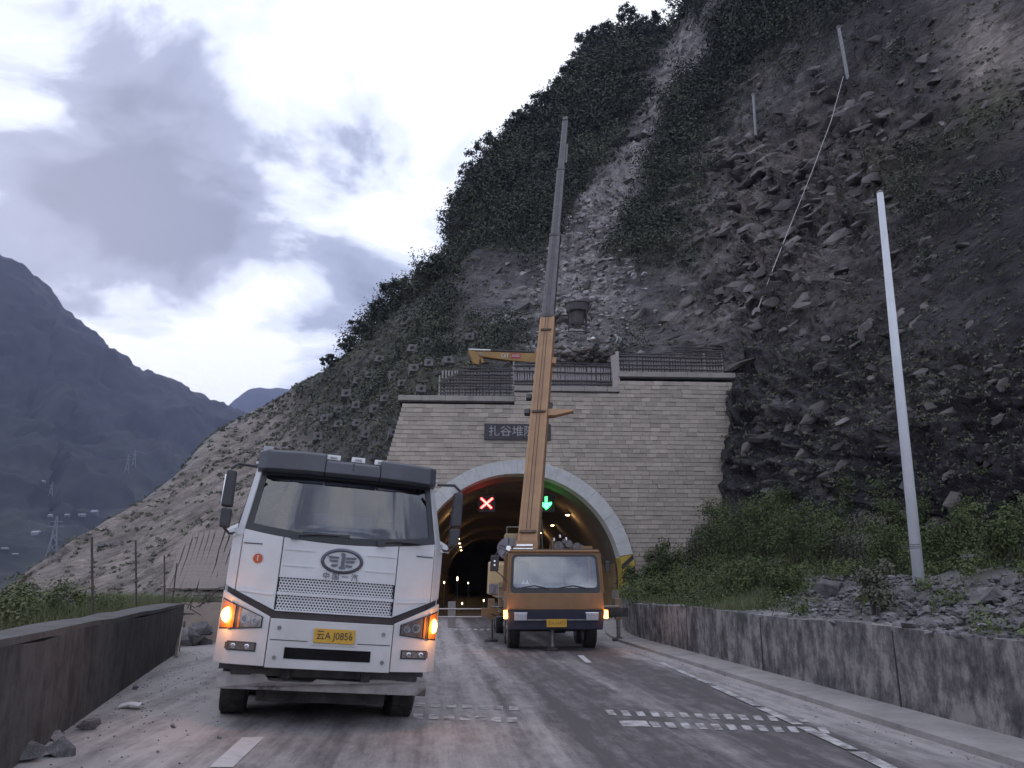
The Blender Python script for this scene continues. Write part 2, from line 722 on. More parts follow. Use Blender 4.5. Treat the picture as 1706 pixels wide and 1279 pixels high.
road_m = road_material()
M_road = Matrix.Rotation(RYAW, 4, 'Z')
Mi_road = M_road.inverted()
ys = np.concatenate([np.arange(-60, 0, 6.0), np.arange(0, 46.1, 0.5)])
xs = np.concatenate([np.arange(-16, 9.01, 0.5)])
rv, rf = [], []
for yy in ys:
    for xx in xs:
        w = M_road @ Vector((xx, yy, 0))
        rv.append((xx, yy, float(road_z(w.x, w.y))))
nx = len(xs)
for i in range(len(ys) - 1):
    for j in range(nx - 1):
        rf.append((i * nx + j, i * nx + j + 1, (i + 1) * nx + j + 1, (i + 1) * nx + j))
road = npmesh('road', rv, rf, road_m, smooth=True)
road.rotation_euler = (0, 0, RYAW)
tag(road, kind='structure')


def road_local(p):
    return Mi_road @ Vector(p)


# ---- right gutter, kerb strip and retaining wall (they bend right towards the portal)
def right_line(lat, end):
    pts = [RN * lat + RD * s for s in np.arange(-30, 24.1, 2.0)]
    a = pts[-1]
    for k in range(1, 9):
        t = k / 8
        c = a + RD * 5.0
        q = a * (1 - t) ** 2 + c * (2 * t * (1 - t)) + Vector((end[0], end[1], 0)) * t ** 2
        pts.append(q)
    return pts


def strip(inner, outer, prof_in, prof_out):
    """closed cross section between two plan lines: z low/high at each edge"""
    mb = MB()
    n = len(inner)
    for i in range(n):
        a, b = inner[i], outer[i]
        mb.v += [(a.x, a.y, prof_in[0]), (a.x, a.y, prof_in[1]), (b.x, b.y, prof_out[1]), (b.x, b.y, prof_out[0])]
    for i in range(n - 1):
        k = i * 4
        for j in range(4):
            mb.f.append((k + j, k + (j + 1) % 4, k + 4 + (j + 1) % 4, k + 4 + j))
    mb.f += [(0, 1, 2, 3), tuple((n - 1) * 4 + j for j in (3, 2, 1, 0))]
    return mb


kerb_in = right_line(5.55, (5.15, 41.0))
kerb_out = right_line(6.25, (5.75, 41.0))
wall_out = right_line(6.75, (6.25, 41.0))
gut_m = surf('gutter_concrete', (0.36, 0.34, 0.335), (0.25, 0.235, 0.23), 1.6, 0.9, bump=0.5, bscale=14, c3=(0.16, 0.15, 0.148), detail=12)
tag(strip(kerb_in, kerb_out, (-0.3, 0.07), (-0.3, 0.10)).build('kerb_strip', gut_m), kind='structure')


def streaked_wall(name, c_hi, c_mid, c_lo):
    m, t, b = nt_mat(name)
    N, L = t.nodes.new, t.links.new
    co = N('ShaderNodeTexCoord')

    def noise(scale, st, detail):
        mp = N('ShaderNodeMapping')
        mp.inputs['Scale'].default_value = st
        L(co.outputs['Object'], mp.inputs[0])
        n = N('ShaderNodeTexNoise')
        n.inputs['Scale'].default_value = scale
        n.inputs['Detail'].default_value = detail
        n.inputs['Roughness'].default_value = 0.74
        L(mp.outputs[0], n.inputs['Vector'])
        return n.outputs[0]
    a = noise(4.2, (1, 1, 0.42), 12)
    c = noise(1.3, (1, 1, 1.2), 11)
    mx = N('ShaderNodeMath')
    mx.operation = 'ADD'
    L(a, mx.inputs[0])
    L(c, mx.inputs[1])
    hv = N('ShaderNodeMath')
    hv.operation = 'MULTIPLY'
    hv.inputs[1].default_value = 0.5
    L(mx.outputs[0], hv.inputs[0])
    rp = N('ShaderNodeValToRGB')
    rp.color_ramp.elements[0].position = 0.43
    rp.color_ramp.elements[0].color = (*c_lo, 1)
    rp.color_ramp.elements[1].position = 0.57
    rp.color_ramp.elements[1].color = (*c_hi, 1)
    e_ = rp.color_ramp.elements.new(0.5)
    e_.color = (*c_mid, 1)
    L(hv.outputs[0], rp.inputs[0])
    L(rp.outputs[0], b.inputs['Base Color'])
    b.inputs['Roughness'].default_value = 0.92
    bp = N('ShaderNodeBump')
    bp.inputs['Strength'].default_value = 0.4
    bp.inputs['Distance'].default_value = 0.03
    L(noise(12, (1, 1, 0.6), 6), bp.inputs['Height'])
    L(bp.outputs[0], b.inputs['Normal'])
    MATS[name] = m
    return m


wall_m = streaked_wall('stained_wall_concrete', (0.28, 0.265, 0.26), (0.135, 0.127, 0.13), (0.052, 0.049, 0.052))
rw = strip(kerb_out, wall_out, (-0.3, 1.12), (-0.3, 1.14))
# the cast top is worn: let its edge wander
for i in range(len(kerb_out)):
    for j in (1, 2):
        x, y, z = rw.v[i * 4 + j]
        rw.v[i * 4 + j] = (x, y, z + random.uniform(-0.05, 0.03))
tag(rw.build('retaining_wall', wall_m), 'long stained concrete retaining wall along the right road edge below the rubble', 'wall')

rwall = bpy.data.objects['retaining_wall']
joint_m = surf('wall_joint_dark', (0.03, 0.028, 0.03), (0.05, 0.047, 0.05), 6, 0.95)
for sj in (2.0, 6.5, 10.8, 15.4, 20.0):
    q_ = RN * 6.245 + RD * sj
    MB().bar((q_.x, q_.y, 0.1), (q_.x + 0.006, q_.y + random.uniform(-0.05, 0.05), 1.07), 0.03, 0.012, up=tuple(RN)).build('wall_joint', joint_m, rwall)

# ---- left parapet wall
LW0, LW1 = Vector((-4.6, 8.8, 0)), Vector((-7.2, 18.2, 0))
ld = (LW1 - LW0).normalized()
ln = Vector((-ld.y, ld.x, 0))
inn = [LW0 + ld * s for s in np.linspace(-22, (LW1 - LW0).length, 30)]
out = [p + ln * 0.42 for p in inn]
lw = strip(inn, out, (-0.2, 1.2), (-0.2, 1.23))
for i in range(len(inn)):
    for j in (1, 2):
        x, y, z = lw.v[i * 4 + j]
        lw.v[i * 4 + j] = (x, y, z + random.uniform(-0.03, 0.04))
lwall_m = streaked_wall('dark_parapet_concrete', (0.085, 0.08, 0.082), (0.058, 0.055, 0.056), (0.032, 0.03, 0.032))
tag(lw.build('parapet_wall', lwall_m), 'low dark concrete parapet wall along the left road edge', 'wall')
cap = strip([p + ln * 0.012 for p in inn], [p + ln * 0.41 for p in inn], (1.20, 1.262), (1.22, 1.28))
for i in range(len(inn)):
    for j in range(4):
        x, y, z = cap.v[i * 4 + j]
        cap.v[i * 4 + j] = (x, y, z + random.uniform(-0.012, 0.012))
o = cap.build('coping', surf('parapet_cap', (0.115, 0.11, 0.108), (0.065, 0.062, 0.062), 2, 0.9, bump=0.5, detail=10))
o.parent = bpy.data.objects['parapet_wall']

# ---- verge behind the parapet
vx = np.linspace(-60, -2, 90)
vy = np.linspace(-30, 66, 110)
VX, VY = np.meshgrid(vx, vy, indexing='xy')
wall_x = LW0.x + (VY - LW0.y) * (ld.x / ld.y) - 0.3
wall_x = np.where(VY > 18.5, wall_x + smooth01(18.5, 34, VY) * 5.0, wall_x)
XX = np.minimum(VX, 0) + 0
XX = wall_x + (VX - vx[-1]) * 1.0
q = np.stack([XX, VY, np.zeros_like(XX)], -1)
dd = wall_x - XX
VZ = 0.55 + 0.35 * fbm(q * 0.12, 4, 3) + 0.12 * fbm(q * 0.7, 3, 9) - 0.035 * np.maximum(0, dd - 16) ** 1.5
VZ = np.where(VY > 18.5, VZ - 0.35 * smooth01(18.5, 22, VY) * (1 - smooth01(2, 5, dd)), VZ)
v = np.stack([XX, VY, VZ], -1).reshape(-1, 3)
ny_, nx_ = XX.shape
ii, jj = np.meshgrid(np.arange(ny_ - 1), np.arange(nx_ - 1), indexing='ij')
f = np.stack([ii * nx_ + jj, ii * nx_ + jj + 1, (ii + 1) * nx_ + jj + 1, (ii + 1) * nx_ + jj], -1).reshape(-1, 4)
verge_m = surf('verge_soil', (0.17, 0.15, 0.125), (0.10, 0.105, 0.06), 0.7, 0.95, bump=0.4, c3=(0.22, 0.2, 0.18))
tag(npmesh('verge', v, f, verge_m, smooth=True), kind='structure')


def verge_z(x, y):
    k = np.argmin((v[:, 0] - x) ** 2 + (v[:, 1] - y) ** 2)
    return float(v[k, 2])


# ---- lofted terrain
class Loft:
    def __init__(self, cols, nu, nv):
        c = np.array([[tuple(P(*q)) for q in col] for col in cols])
        self.c = c
        pq = np.stack(proj(c)[:2], -1)
        out_ = (np.clip(pq[..., 0], -60, 1766) != pq[..., 0]) | (np.clip(pq[..., 1], -60, 1100) != pq[..., 1])
        wu = np.linalg.norm(pq[1:] - pq[:-1], axis=-1) * np.where(out_[1:] & out_[:-1], 0.3, 1.0)
        wv = np.linalg.norm(pq[:, 1:] - pq[:, :-1], axis=-1) * np.where(out_[:, 1:] & out_[:, :-1], 0.25, 1.0)
        wu, wv = wu.mean(1) + 6, wv.mean(0) + 8
        self.kv = np.concatenate([[0], np.cumsum(wv)]) / wv.sum()
        self.g = self._res(self._res(c, nu, 0, wu), nv, 1, wv)

    @staticmethod
    def _res(c, n, axis, seg):
        c = np.moveaxis(c, axis, 0)
        m = len(c)
        d = np.zeros_like(c)
        d[1:-1] = (c[2:] - c[:-2]) / 2
        d[0], d[-1] = c[1] - c[0], c[-1] - c[-2]
        u = np.concatenate([[0], np.cumsum(seg)])
        t = np.linspace(0, u[-1], n)
        k = np.clip(np.searchsorted(u, t, side='right') - 1, 0, m - 2)
        s = ((t - u[k]) / seg[k])
        s = s.reshape((-1,) + (1,) * (c.ndim - 1))
        h = (2 * s ** 3 - 3 * s ** 2 + 1) * c[k] + (s ** 3 - 2 * s ** 2 + s) * d[k] + (-2 * s ** 3 + 3 * s ** 2) * c[k + 1] + (s ** 3 - s ** 2) * d[k + 1]
        return np.moveaxis(h, 0, axis)

    def normals(self):
        a = np.gradient(self.g, axis=0)
        b = np.gradient(self.g, axis=1)
        n = np.cross(a, b)
        n /= np.linalg.norm(n, axis=-1)[..., None] + 1e-9
        s = np.sign(-n[..., 1])
        return n * np.where(s == 0, 1, s)[..., None]

    def finish(self):
        self.px, self.py, self.d = proj(self.g)
        return self

    def at(self, px, py):
        e = (self.px - px) ** 2 + (self.py - py) ** 2
        m = e < max(36.0, e.min() * 1.5)
        w = np.where(m, self.d + 0.3 * np.sqrt(e), 1e9)
        k = np.unravel_index(np.argmin(w), w.shape)
        return Vector(self.g[k])

    def mesh(self, name, mat, colr=None):
        n, m, _ = self.g.shape
        ii, jj = np.meshgrid(np.arange(n - 1), np.arange(m - 1), indexing='ij')
        f = np.stack([ii * m + jj, (ii + 1) * m + jj, (ii + 1) * m + jj + 1, ii * m + jj + 1], -1).reshape(-1, 4)
        o = npmesh(name, self.g.reshape(-1, 3), f, mat, smooth=name != 'hillside')
        if colr is not None:
            a = o.data.color_attributes.new('soil', 'FLOAT_COLOR', 'POINT')
            c4 = np.concatenate([colr.reshape(-1, 3), np.ones((n * m, 1))], 1).astype(np.float32)
            a.data.foreach_set('color', c4.ravel())
        return tag(o, kind='structure')


def zc(px, z, fwd):
    p = PZ(px, z, fwd)
    a, b_, _ = proj(np.array(p))
    return (float(a), float(b_), fwd)


HILL = [
    [(-420, 1030, 45), (-420, 1025, 52), (-420, 1020, 56), (-420, 1015, 60), (-420, 1010, 64), (-420, 1005, 68), (-420, 1030, 95)],
    [(-60, 1024, 45), (-60, 1019, 49), (-60, 1013, 52), (-60, 1008, 55), (-60, 1004, 57), (-60, 1000, 60), (-60, 1020, 90)],
    [(60, 1020, 45), (60, 1002, 50), (60, 985, 54), (60, 970, 58), (60, 957, 62), (58, 945, 67), (50, 970, 100)],
    [(150, 1018, 44), (152, 985, 50), (152, 955, 57), (150, 930, 64), (150, 910, 70), (148, 893, 78), (140, 930, 115)],
    [(225, 1016, 43), (228, 965, 50), (228, 925, 59), (227, 890, 69), (226, 864, 79), (225, 842, 90), (215, 880, 130)],
    [(292, 1014, 40), (296, 945, 48), (296, 895, 59), (295, 850, 72), (293, 816, 86), (292, 790, 102), (280, 830, 150)],
    [(350, 1013, 39), (355, 935, 47), (356, 865, 59), (356, 805, 75), (354, 762, 95), (352, 727, 120), (345, 760, 170)],
    [(410, 1012, 39), (414, 925, 47), (414, 845, 59), (412, 775, 78), (410, 725, 106), (409, 688, 142), (405, 720, 200)],
    [(480, 1012, 40), (482, 910, 48), (482, 822, 59), (482, 745, 76), (482, 692, 98), (483, 654, 126), (480, 690, 180)],
    [(550, 1012, 41), (550, 895, 48), (550, 800, 57), (548, 715, 71), (547, 655, 88), (546, 614, 108), (545, 640, 160)],
    [(610, 1012, 42.6), (612, 880, 46), (612, 770, 53), (608, 680, 64), (604, 610, 79), (602, 555, 98), (602, 575, 150)],
    [(652, 1008, 44), (654, 850, 45.5), (654, 735, 50), (652, 645, 60), (650, 570, 76), (648, 503, 97), (650, 520, 150)],
    [zc(690, 10.6, 43.6), (692, 640, 47), (696, 605, 53), (698, 570, 62), (698, 525, 76), (700, 467, 97), (705, 480, 150)],
    [zc(745, 10.8, 43.4), (746, 625, 47), (748, 590, 53), (750, 540, 63), (750, 480, 80), (750, 418, 103), (756, 428, 160)],
    [zc(800, 10.8, 43.3), (800, 612, 47), (800, 575, 53), (795, 500, 66), (785, 400, 86), (772, 308, 112), (782, 316, 170)],
    [zc(862, 11.0, 43.2), (864, 606, 47), (866, 566, 53), (866, 480, 67), (860, 350, 90), (850, 215, 120), (862, 220, 180)],
    [zc(930, 11.3, 43.2), (930, 600, 47), (932, 560, 52.5), (934, 460, 67), (936, 310, 91), (926, 145, 126), (940, 148, 190)],
    [zc(1000, 11.3, 43.2), (1000, 600, 47), (1000, 555, 52.5), (998, 440, 67), (996, 270, 92), (980, 72, 132), (995, 70, 200)],
    [zc(1060, 11.8, 43.4), (1062, 588, 47), (1062, 545, 52), (1064, 420, 66), (1066, 245, 91), (1050, 45, 134), (1066, 40, 200)],
    [zc(1120, 11.8, 43.6), (1122, 584, 46.5), (1124, 535, 51), (1126, 400, 64), (1130, 220, 88), (1118, 34, 132), (1140, 15, 200)],
    [zc(1180, 11.4, 43.6), (1184, 582, 46), (1186, 525, 50), (1190, 385, 62), (1196, 190, 85), (1200, -130, 130), (1215, -150, 200)],
    [(1216, 945, 41.2), (1222, 640, 42.2), (1230, 545, 46), (1240, 385, 57), (1252, 175, 78), (1270, -240, 125), (1285, -260, 190)],
    [(1255, 945, 38.5), (1262, 760, 39.2), (1272, 600, 41.5), (1285, 400, 50), (1305, 160, 70), (1340, -300, 116), (1355, -320, 180)],
    [(1330, 942, 33.5), (1335, 800, 34.2), (1345, 620, 36.5), (1362, 400, 44), (1390, 140, 60), (1430, -360, 104), (1450, -380, 165)],
    [(1440, 945, 27), (1444, 815, 27.8), (1454, 620, 30.5), (1470, 390, 37.5), (1500, 120, 51), (1550, -400, 90), (1570, -420, 145)],
    [(1560, 952, 22), (1564, 825, 22.8), (1574, 620, 25.4), (1592, 390, 31.5), (1625, 110, 43), (1690, -420, 77), (1710, -440, 125)],
    [(1700, 962, 18), (1706, 835, 18.8), (1718, 620, 21.2), (1738, 380, 26.8), (1780, 90, 37), (1860, -440, 66), (1880, -460, 110)],
    [(1900, 975, 14.5), (1908, 845, 15.2), (1922, 620, 17.4), (1950, 370, 22.4), (2010, 60, 31.5), (2110, -460, 57), (2130, -480, 98)],
    [(2300, 1000, 11), (2310, 850, 11.5), (2330, 620, 13.4), (2370, 360, 17.5), (2460, 30, 25.5), (2620, -480, 48), (2650, -500, 85)],
]
for col in HILL:                             # bushes add to the outline: keep the bare crest inside it
    cx_, cy_, cf_ = col[5]
    k_ = float(smooth01(520, 640, cx_) * (1 - smooth01(1110, 1150, cx_)))
    col[5] = (cx_ + 9 * k_, cy_ + 17 * k_, cf_)
    col[6] = (col[6][0] + 9 * k_, col[6][1] + 17 * k_, col[6][2])
    col[4] = (col[4][0] + 7 * k_, col[4][1] + 6 * k_, col[4][2])
hill = Loft(HILL, 640, 380)
hn = hill.normals()
hill.finish()
HPX, HPY, HD = hill.px, hill.py, hill.d


def blob(cx, cy, rx, ry, rot=0.0, X=None, Y=None):
    X = HPX if X is None else X
    Y = HPY if Y is None else Y
    a = R(rot)
    dx, dy = X - cx, Y - cy
    u = (dx * math.cos(a) + dy * math.sin(a)) / rx
    w = (-dx * math.sin(a) + dy * math.cos(a)) / ry
    return np.exp(-(u * u + w * w))


def polyband(pts, wid):
    best = np.full(HPX.shape, 1e9)
    for (x0, y0, w0), (x1, y1, w1) in zip(pts[:-1], pts[1:]):
        dx, dy = x1 - x0, y1 - y0
        t = np.clip(((HPX - x0) * dx + (HPY - y0) * dy) / (dx * dx + dy * dy), 0, 1)
        r = np.hypot(HPX - x0 - t * dx, HPY - y0 - t * dy) / (w0 + (w1 - w0) * t)
        best = np.minimum(best, r)
    return np.exp(-(best * wid) ** 2)


gs = hill.g
warp = fbm(gs * 0.05, 4, 21)
scree = polyband([(1150, 70, 34), (1105, 150, 30), (1080, 230, 32), (1030, 310, 46), (985, 400, 46), (965, 490, 62), (960, 570, 80)], 1.0)
scree = np.clip(scree * (1.0 + 0.9 * fbm(gs * 0.11, 4, 5)) + 0.25 * blob(860, 520, 90, 50), 0, 1)
face = np.clip(1.1 * blob(1345, 340, 165, 200, 25) + 0.9 * blob(1250, 480, 120, 70, -20) + 0.5 * blob(1450, 220, 80, 90), 0, 1)
soil_tr = np.clip(blob(1660, 90, 90, 110, -30) * 1.2, 0, 1)
greenband = np.clip(0.8 * blob(1610, 215, 130, 34, -30) + blob(1560, 640, 130, 80, 10) * 0.5 + blob(1480, 330, 60, 70) * 0.3, 0, 1)
flank = np.clip(1 - smooth01(420, 560, HPX), 0, 1)
midgrass = np.clip(blob(640, 640, 150, 110, -30), 0, 1)
cliff = np.clip(smooth01(1195, 1235, HPX) * smooth01(520, 640, HPY), 0, 1)
cut = np.clip(blob(335, 935, 70, 60, 0) * 1.3, 0, 1)
# how bushy the slope is
crest_d = np.arange(hill.g.shape[1])[None, :] / hill.g.shape[1]
veg = 0.62 * smooth01(520, 600, HPX) + 0.22
veg = veg + 0.5 * blob(1120, 300, 95, 190, 12) + 0.5 * blob(860, 320, 120, 160, -30) + 0.4 * blob(1050, 130, 110, 70) + 0.35 * blob(1250, 80, 150, 100)
veg = veg * (1 - 0.95 * np.clip(scree * 1.3, 0, 1)) * (1 - 0.97 * np.clip(face * 1.2, 0, 1)) * (1 - 0.85 * soil_tr) * (1 - 0.55 * midgrass) * (1 - 0.75 * cliff) * (1 - 0.8 * cut)
veg = veg * np.clip(0.8 + 1.2 * fbm(gs * 0.09, 4, 31), 0, 1.4)
veg = np.where(HPX < 520, veg * np.where(HPX < 440, 0.06, 0.18), veg) * (1 - 0.45 * smooth01(1480, 1600, HPX))

# relief
rock_amt = np.clip(scree * 0.8 + face + cliff * 1.5 + 0.35 - flank * 0.25, 0, 1.8)
sc_ = np.clip(HD / 60.0, 0.35, 1.6)
def zm_(a):
    return a - a.mean()


rel = 1.3 * fbm(gs * 0.06, 3, 41) * np.clip(HD / 60, 0.4, 2)
strat = gs * np.array([0.28, 0.28, 0.55]) + np.stack([warp, warp, warp], -1) * 1.2
rel = rel + rock_amt * sc_ * (0.95 * zm_(fbm(strat / sc_[..., None], 6, 51, 0.58, True)) + 0.6 * zm_(fbm(gs * 0.9 / sc_[..., None], 5, 61, 0.58, True)))
# steps and ledges, as broken rock has
led = fbm(gs * np.array([0.22, 0.22, 0.8]) / sc_[..., None], 4, 71)
rel = rel + rock_amt * sc_ * (0.5 + 1.0 * face) * np.round(led * 4) / 4
rel = rel + face * sc_ * 1.3 * zm_(fbm(gs * np.array([0.16, 0.16, 0.30]), 5, 151, 0.6, True))
nu_, nv_ = rel.shape
edge = np.ones_like(rel)
edge *= smooth01(0, 14, np.arange(nv_))[None, :]
portal_zone = smooth01(640, 690, HPX) * (1 - smooth01(1190, 1215, HPX))
near_portal = portal_zone * np.exp(-np.maximum(0, hill.g[..., 1] - 44.0) / 4.0)
rel = rel * edge * (1 - 0.75 * near_portal)
crest_keep = 1 - 0.75 * np.exp(-((crest_d - hill.kv[5]) / 0.07) ** 2)
hill.g = hill.g + hn * (rel * crest_keep)[..., None] * 0.9
hill.finish()

C_rock = np.array([0.195, 0.182, 0.19])
C_dark = np.array([0.095, 0.09, 0.097])
C_pale = np.array([0.44, 0.41, 0.40])
C_brn = np.array([0.28, 0.24, 0.215])
C_grs = np.array([0.105, 0.115, 0.07])
C_veg = np.array([0.07, 0.075, 0.062])
C_grn = np.array([0.10, 0.125, 0.05])


def mixc(a, b, w):
    w = np.clip(w, 0, 1)[..., None]
    return a * (1 - w) + b * w


n1 = fbm(gs * 0.22, 5, 81)
n2 = fbm(gs * 0.7, 4, 91)
hc = np.broadcast_to(C_rock, hill.g.shape).copy()
hc = mixc(hc, C_dark, 0.5 + 1.3 * n1)
hc = mixc(hc, C_veg, np.clip(veg, 0, 1) * 0.85)
hc = mixc(hc, C_grs, midgrass * (0.6 + 0.6 * n1))
hc = mixc(hc, C_brn * 1.25, flank * (0.9 + 0.5 * n1))
hc = mixc(hc, C_brn * 0.95, face * (0.75 + 1.0 * n1))
hc = mixc(hc, C_pale * 0.75, face * np.clip(n2 * 1.6, 0, 0.7))
hc = mixc(hc, hc * 0.45, face * np.clip(-n1 * 1.8 - 0.1, 0, 1))
hc = mixc(hc, C_pale, scree * (0.75 + 1.2 * n2))
hc = mixc(hc, C_brn * 1.35, soil_tr * (0.8 + 0.5 * n1))
hc = mixc(hc, C_grn, greenband * (0.75 + 0.8 * n1))
hc = mixc(hc, C_dark * 0.9, cliff * (0.65 + 0.8 * n1) * (1 - 0.8 * greenband))  # dark cliff rock, its shade from facing away put in too
hc = mixc(hc, C_rock * 1.15, cliff * np.clip(n2 * 1.5 - 0.1, 0, 0.7))
hc = mixc(hc, C_brn * 1.3, cut)
right_shade = smooth01(1330, 1560, HPX)[..., None] * (1 - 0.8 * soil_tr)[..., None]
hc = hc * (1 - right_shade) + (hc * np.array([0.66, 0.64, 0.67])) * right_shade          # shade of the turned-away slope and lens falloff, put into the colour
# the pale shoulder of tipped spoil along the left spur
spur = np.exp(-((crest_d - hill.kv[5] + 0.03) / 0.06) ** 2) * flank * smooth01(60, 130, HPX)
hc = mixc(hc, C_pale * 0.85, spur * 0.9)
def hill_material():
    m, t, b = nt_mat('broken_hillside')
    N, L = t.nodes.new, t.links.new
    co = N('ShaderNodeTexCoord')
    at = N('ShaderNodeAttribute')
    at.attribute_name = 'soil'

    def noise(sc, det, rough):
        n = N('ShaderNodeTexNoise')
        n.inputs['Scale'].default_value = sc
        n.inputs['Detail'].default_value = det
        n.inputs['Roughness'].default_value = rough
        L(co.outputs['Object'], n.inputs['Vector'])
        return n.outputs[0]

    def ma(op, a, b_, c=None):
        n = N('ShaderNodeMath')
        n.operation = op
        for i_, x in enumerate((a, b_, c)):
            if x is None:
                continue
            if isinstance(x, (int, float)):
                n.inputs[i_].default_value = x
            else:
                L(x, n.inputs[i_])
        return n.outputs[0]
    big, fine = noise(0.38, 8, 0.66), noise(2.2, 7, 0.66)
    vo_ = N('ShaderNodeTexVoronoi')
    vo_.feature = 'DISTANCE_TO_EDGE'
    vo_.inputs['Scale'].default_value = 0.9
    dn = N('ShaderNodeVectorMath')
    dn.operation = 'MULTIPLY_ADD'
    nn = N('ShaderNodeTexNoise')
    nn.inputs['Scale'].default_value = 0.7
    nn.inputs['Detail'].default_value = 6
    L(co.outputs['Object'], nn.inputs['Vector'])
    L(nn.outputs['Color'], dn.inputs[0])
    dn.inputs[1].default_value = (2.2, 2.2, 2.2)
    L(co.outputs['Object'], dn.inputs[2])
    L(dn.outputs[0], vo_.inputs['Vector'])
    crk = ma('MINIMUM', ma('MULTIPLY', vo_.outputs[0], 5.0), 1.0)
    mul = ma('MULTIPLY_ADD', ma('SUBTRACT', fine, 0.5), 1.3, 1.0)
    mul = ma('MULTIPLY', mul, ma('MULTIPLY_ADD', ma('SUBTRACT', big, 0.5), 2.8, 1.0))
    mul = ma('MINIMUM', ma('MAXIMUM', mul, 0.35), 2.2)
    sc = N('ShaderNodeVectorMath')
    sc.operation = 'SCALE'
    L(at.outputs['Color'], sc.inputs[0])
    L(mul, sc.inputs['Scale'])
    L(sc.outputs[0], b.inputs['Base Color'])
    b.inputs['Roughness'].default_value = 0.95
    b.inputs['Specular IOR Level'].default_value = 0.12
    h = ma('ADD', ma('MULTIPLY', big, 1.6), ma('ADD', ma('MULTIPLY', fine, 0.3), ma('MULTIPLY', crk, 0.30)))
    bp = N('ShaderNodeBump')
    bp.inputs['Strength'].default_value = 1.0
    bp.inputs['Distance'].default_value = 0.75
    L(h, bp.inputs['Height'])
    L(bp.outputs[0], b.inputs['Normal'])
    return m


hill_m = hill_material()
tag(hill.mesh('hillside', hill_m, np.clip(hc * (0.84 - 0.22 * smooth01(1180, 1330, HPX) * (1 - soil_tr) * (1 - 0.5 * greenband))[..., None], 0.01, 1)), kind='structure')  # right-hand side shaded once more through its colour
hill_at = hill.at

# ---- bank between the retaining wall and the cliff
def wall_top_at(px):
    """where the sight line of a pixel column crosses the back of the retaining wall"""
    best, bp = 1e9, None
    for p in wall_out:
        a, _, d = proj(np.array((p.x, p.y, 1.1)))
        if d > 2 and abs(a - px) < best:
            best, bp = abs(a - px), p
    return bp


back_pts = []
for p in wall_out:
    if p.y < 6:
        continue
    back_pts.append(p)
bank_rows = []
toe_line = [Vector(hill.g[k, 14]) for k in range(hill.g.shape[0]) if hill.px[k, 14] > 1205]
toe_line.sort(key=lambda p: -p.y)
toeY = np.array([p.y for p in toe_line])
toeX = np.array([p.x for p in toe_line])
toeZ = np.array([p.z for p in toe_line])
o_ = np.argsort(toeY)
toeY, toeX, toeZ = toeY[o_], toeX[o_], toeZ[o_]
by = np.linspace(-4, 41.0, 110)
wx = np.interp(by, [p.y for p in wall_out], [p.x for p in wall_out])
tx = np.maximum(np.interp(by, toeY, toeX), wx + 2.0)
tz = np.interp(by, toeY, toeZ)
bs = np.linspace(0, 1, 46)
BX = (wx - 0.25)[:, None] + (tx + 1.2 - wx + 0.25)[:, None] * bs[None, :]
BY = np.repeat(by[:, None], len(bs), 1)
bq = np.stack([BX, BY, np.zeros_like(BX)], -1)
rise = np.interp(by, [8, 14, 20, 30, 41], [0.5, 0.55, 0.45, 0.4, 0.35])
BZ = 1.02 + (tz - 1.02 + 0.6)[:, None] * smooth01(0.15, 1.0, bs)[None, :] + rise[:, None] * np.exp(-((bs - 0.35) / 0.25) ** 2)[None, :]
BZ = BZ + (0.22 * fbm(bq * 0.5, 4, 7) + 0.07 * fbm(bq * 2.0, 3, 8)) * smooth01(0, 0.12, bs)[None, :]
bank_v = np.stack([BX, BY, BZ], -1).reshape(-1, 3)
nI, nJ = BX.shape
ii, jj = np.meshgrid(np.arange(nI - 1), np.arange(nJ - 1), indexing='ij')
f = np.stack([ii * nJ + jj, ii * nJ + jj + 1, (ii + 1) * nJ + jj + 1, (ii + 1) * nJ + jj], -1).reshape(-1, 4)
bank_m = surf('bank_rubble_soil', (0.15, 0.14, 0.14), (0.08, 0.078, 0.07), 1.6, 0.95, bump=0.8, bscale=6, c3=(0.2, 0.19, 0.185))
tag(npmesh('bank', bank_v, f, bank_m, smooth=True), kind='structure')


def bank_z(x, y):
    k = np.argmin((bank_v[:, 0] - x) ** 2 + (bank_v[:, 1] - y) ** 2)
    return float(bank_v[k, 2])


bpx, bpy_, bd_ = proj(bank_v)


def bank_at(px, py):
    e = np.where(bd_ > 3, (bpx - px) ** 2 + (bpy_ - py) ** 2, 1e12)
    m = e < max(400.0, e.min() * 1.5)
    k = np.argmin(np.where(m, bd_ * 2 + np.sqrt(e), 1e9))
    return Vector(bank_v[k])


# ---- the mountain across the valley and the peak beyond
def mcol(px, py, fwd, base_f=430, base_y=1055):
    rows = []
    for t in (0, 0.12, 0.3, 0.5, 0.72, 1.0):
        rows.append((px, base_y + (py - base_y) * t ** 0.85, base_f + (fwd - base_f) * t))
    rows.append((px, py + 30, fwd * 1.5))
    return rows


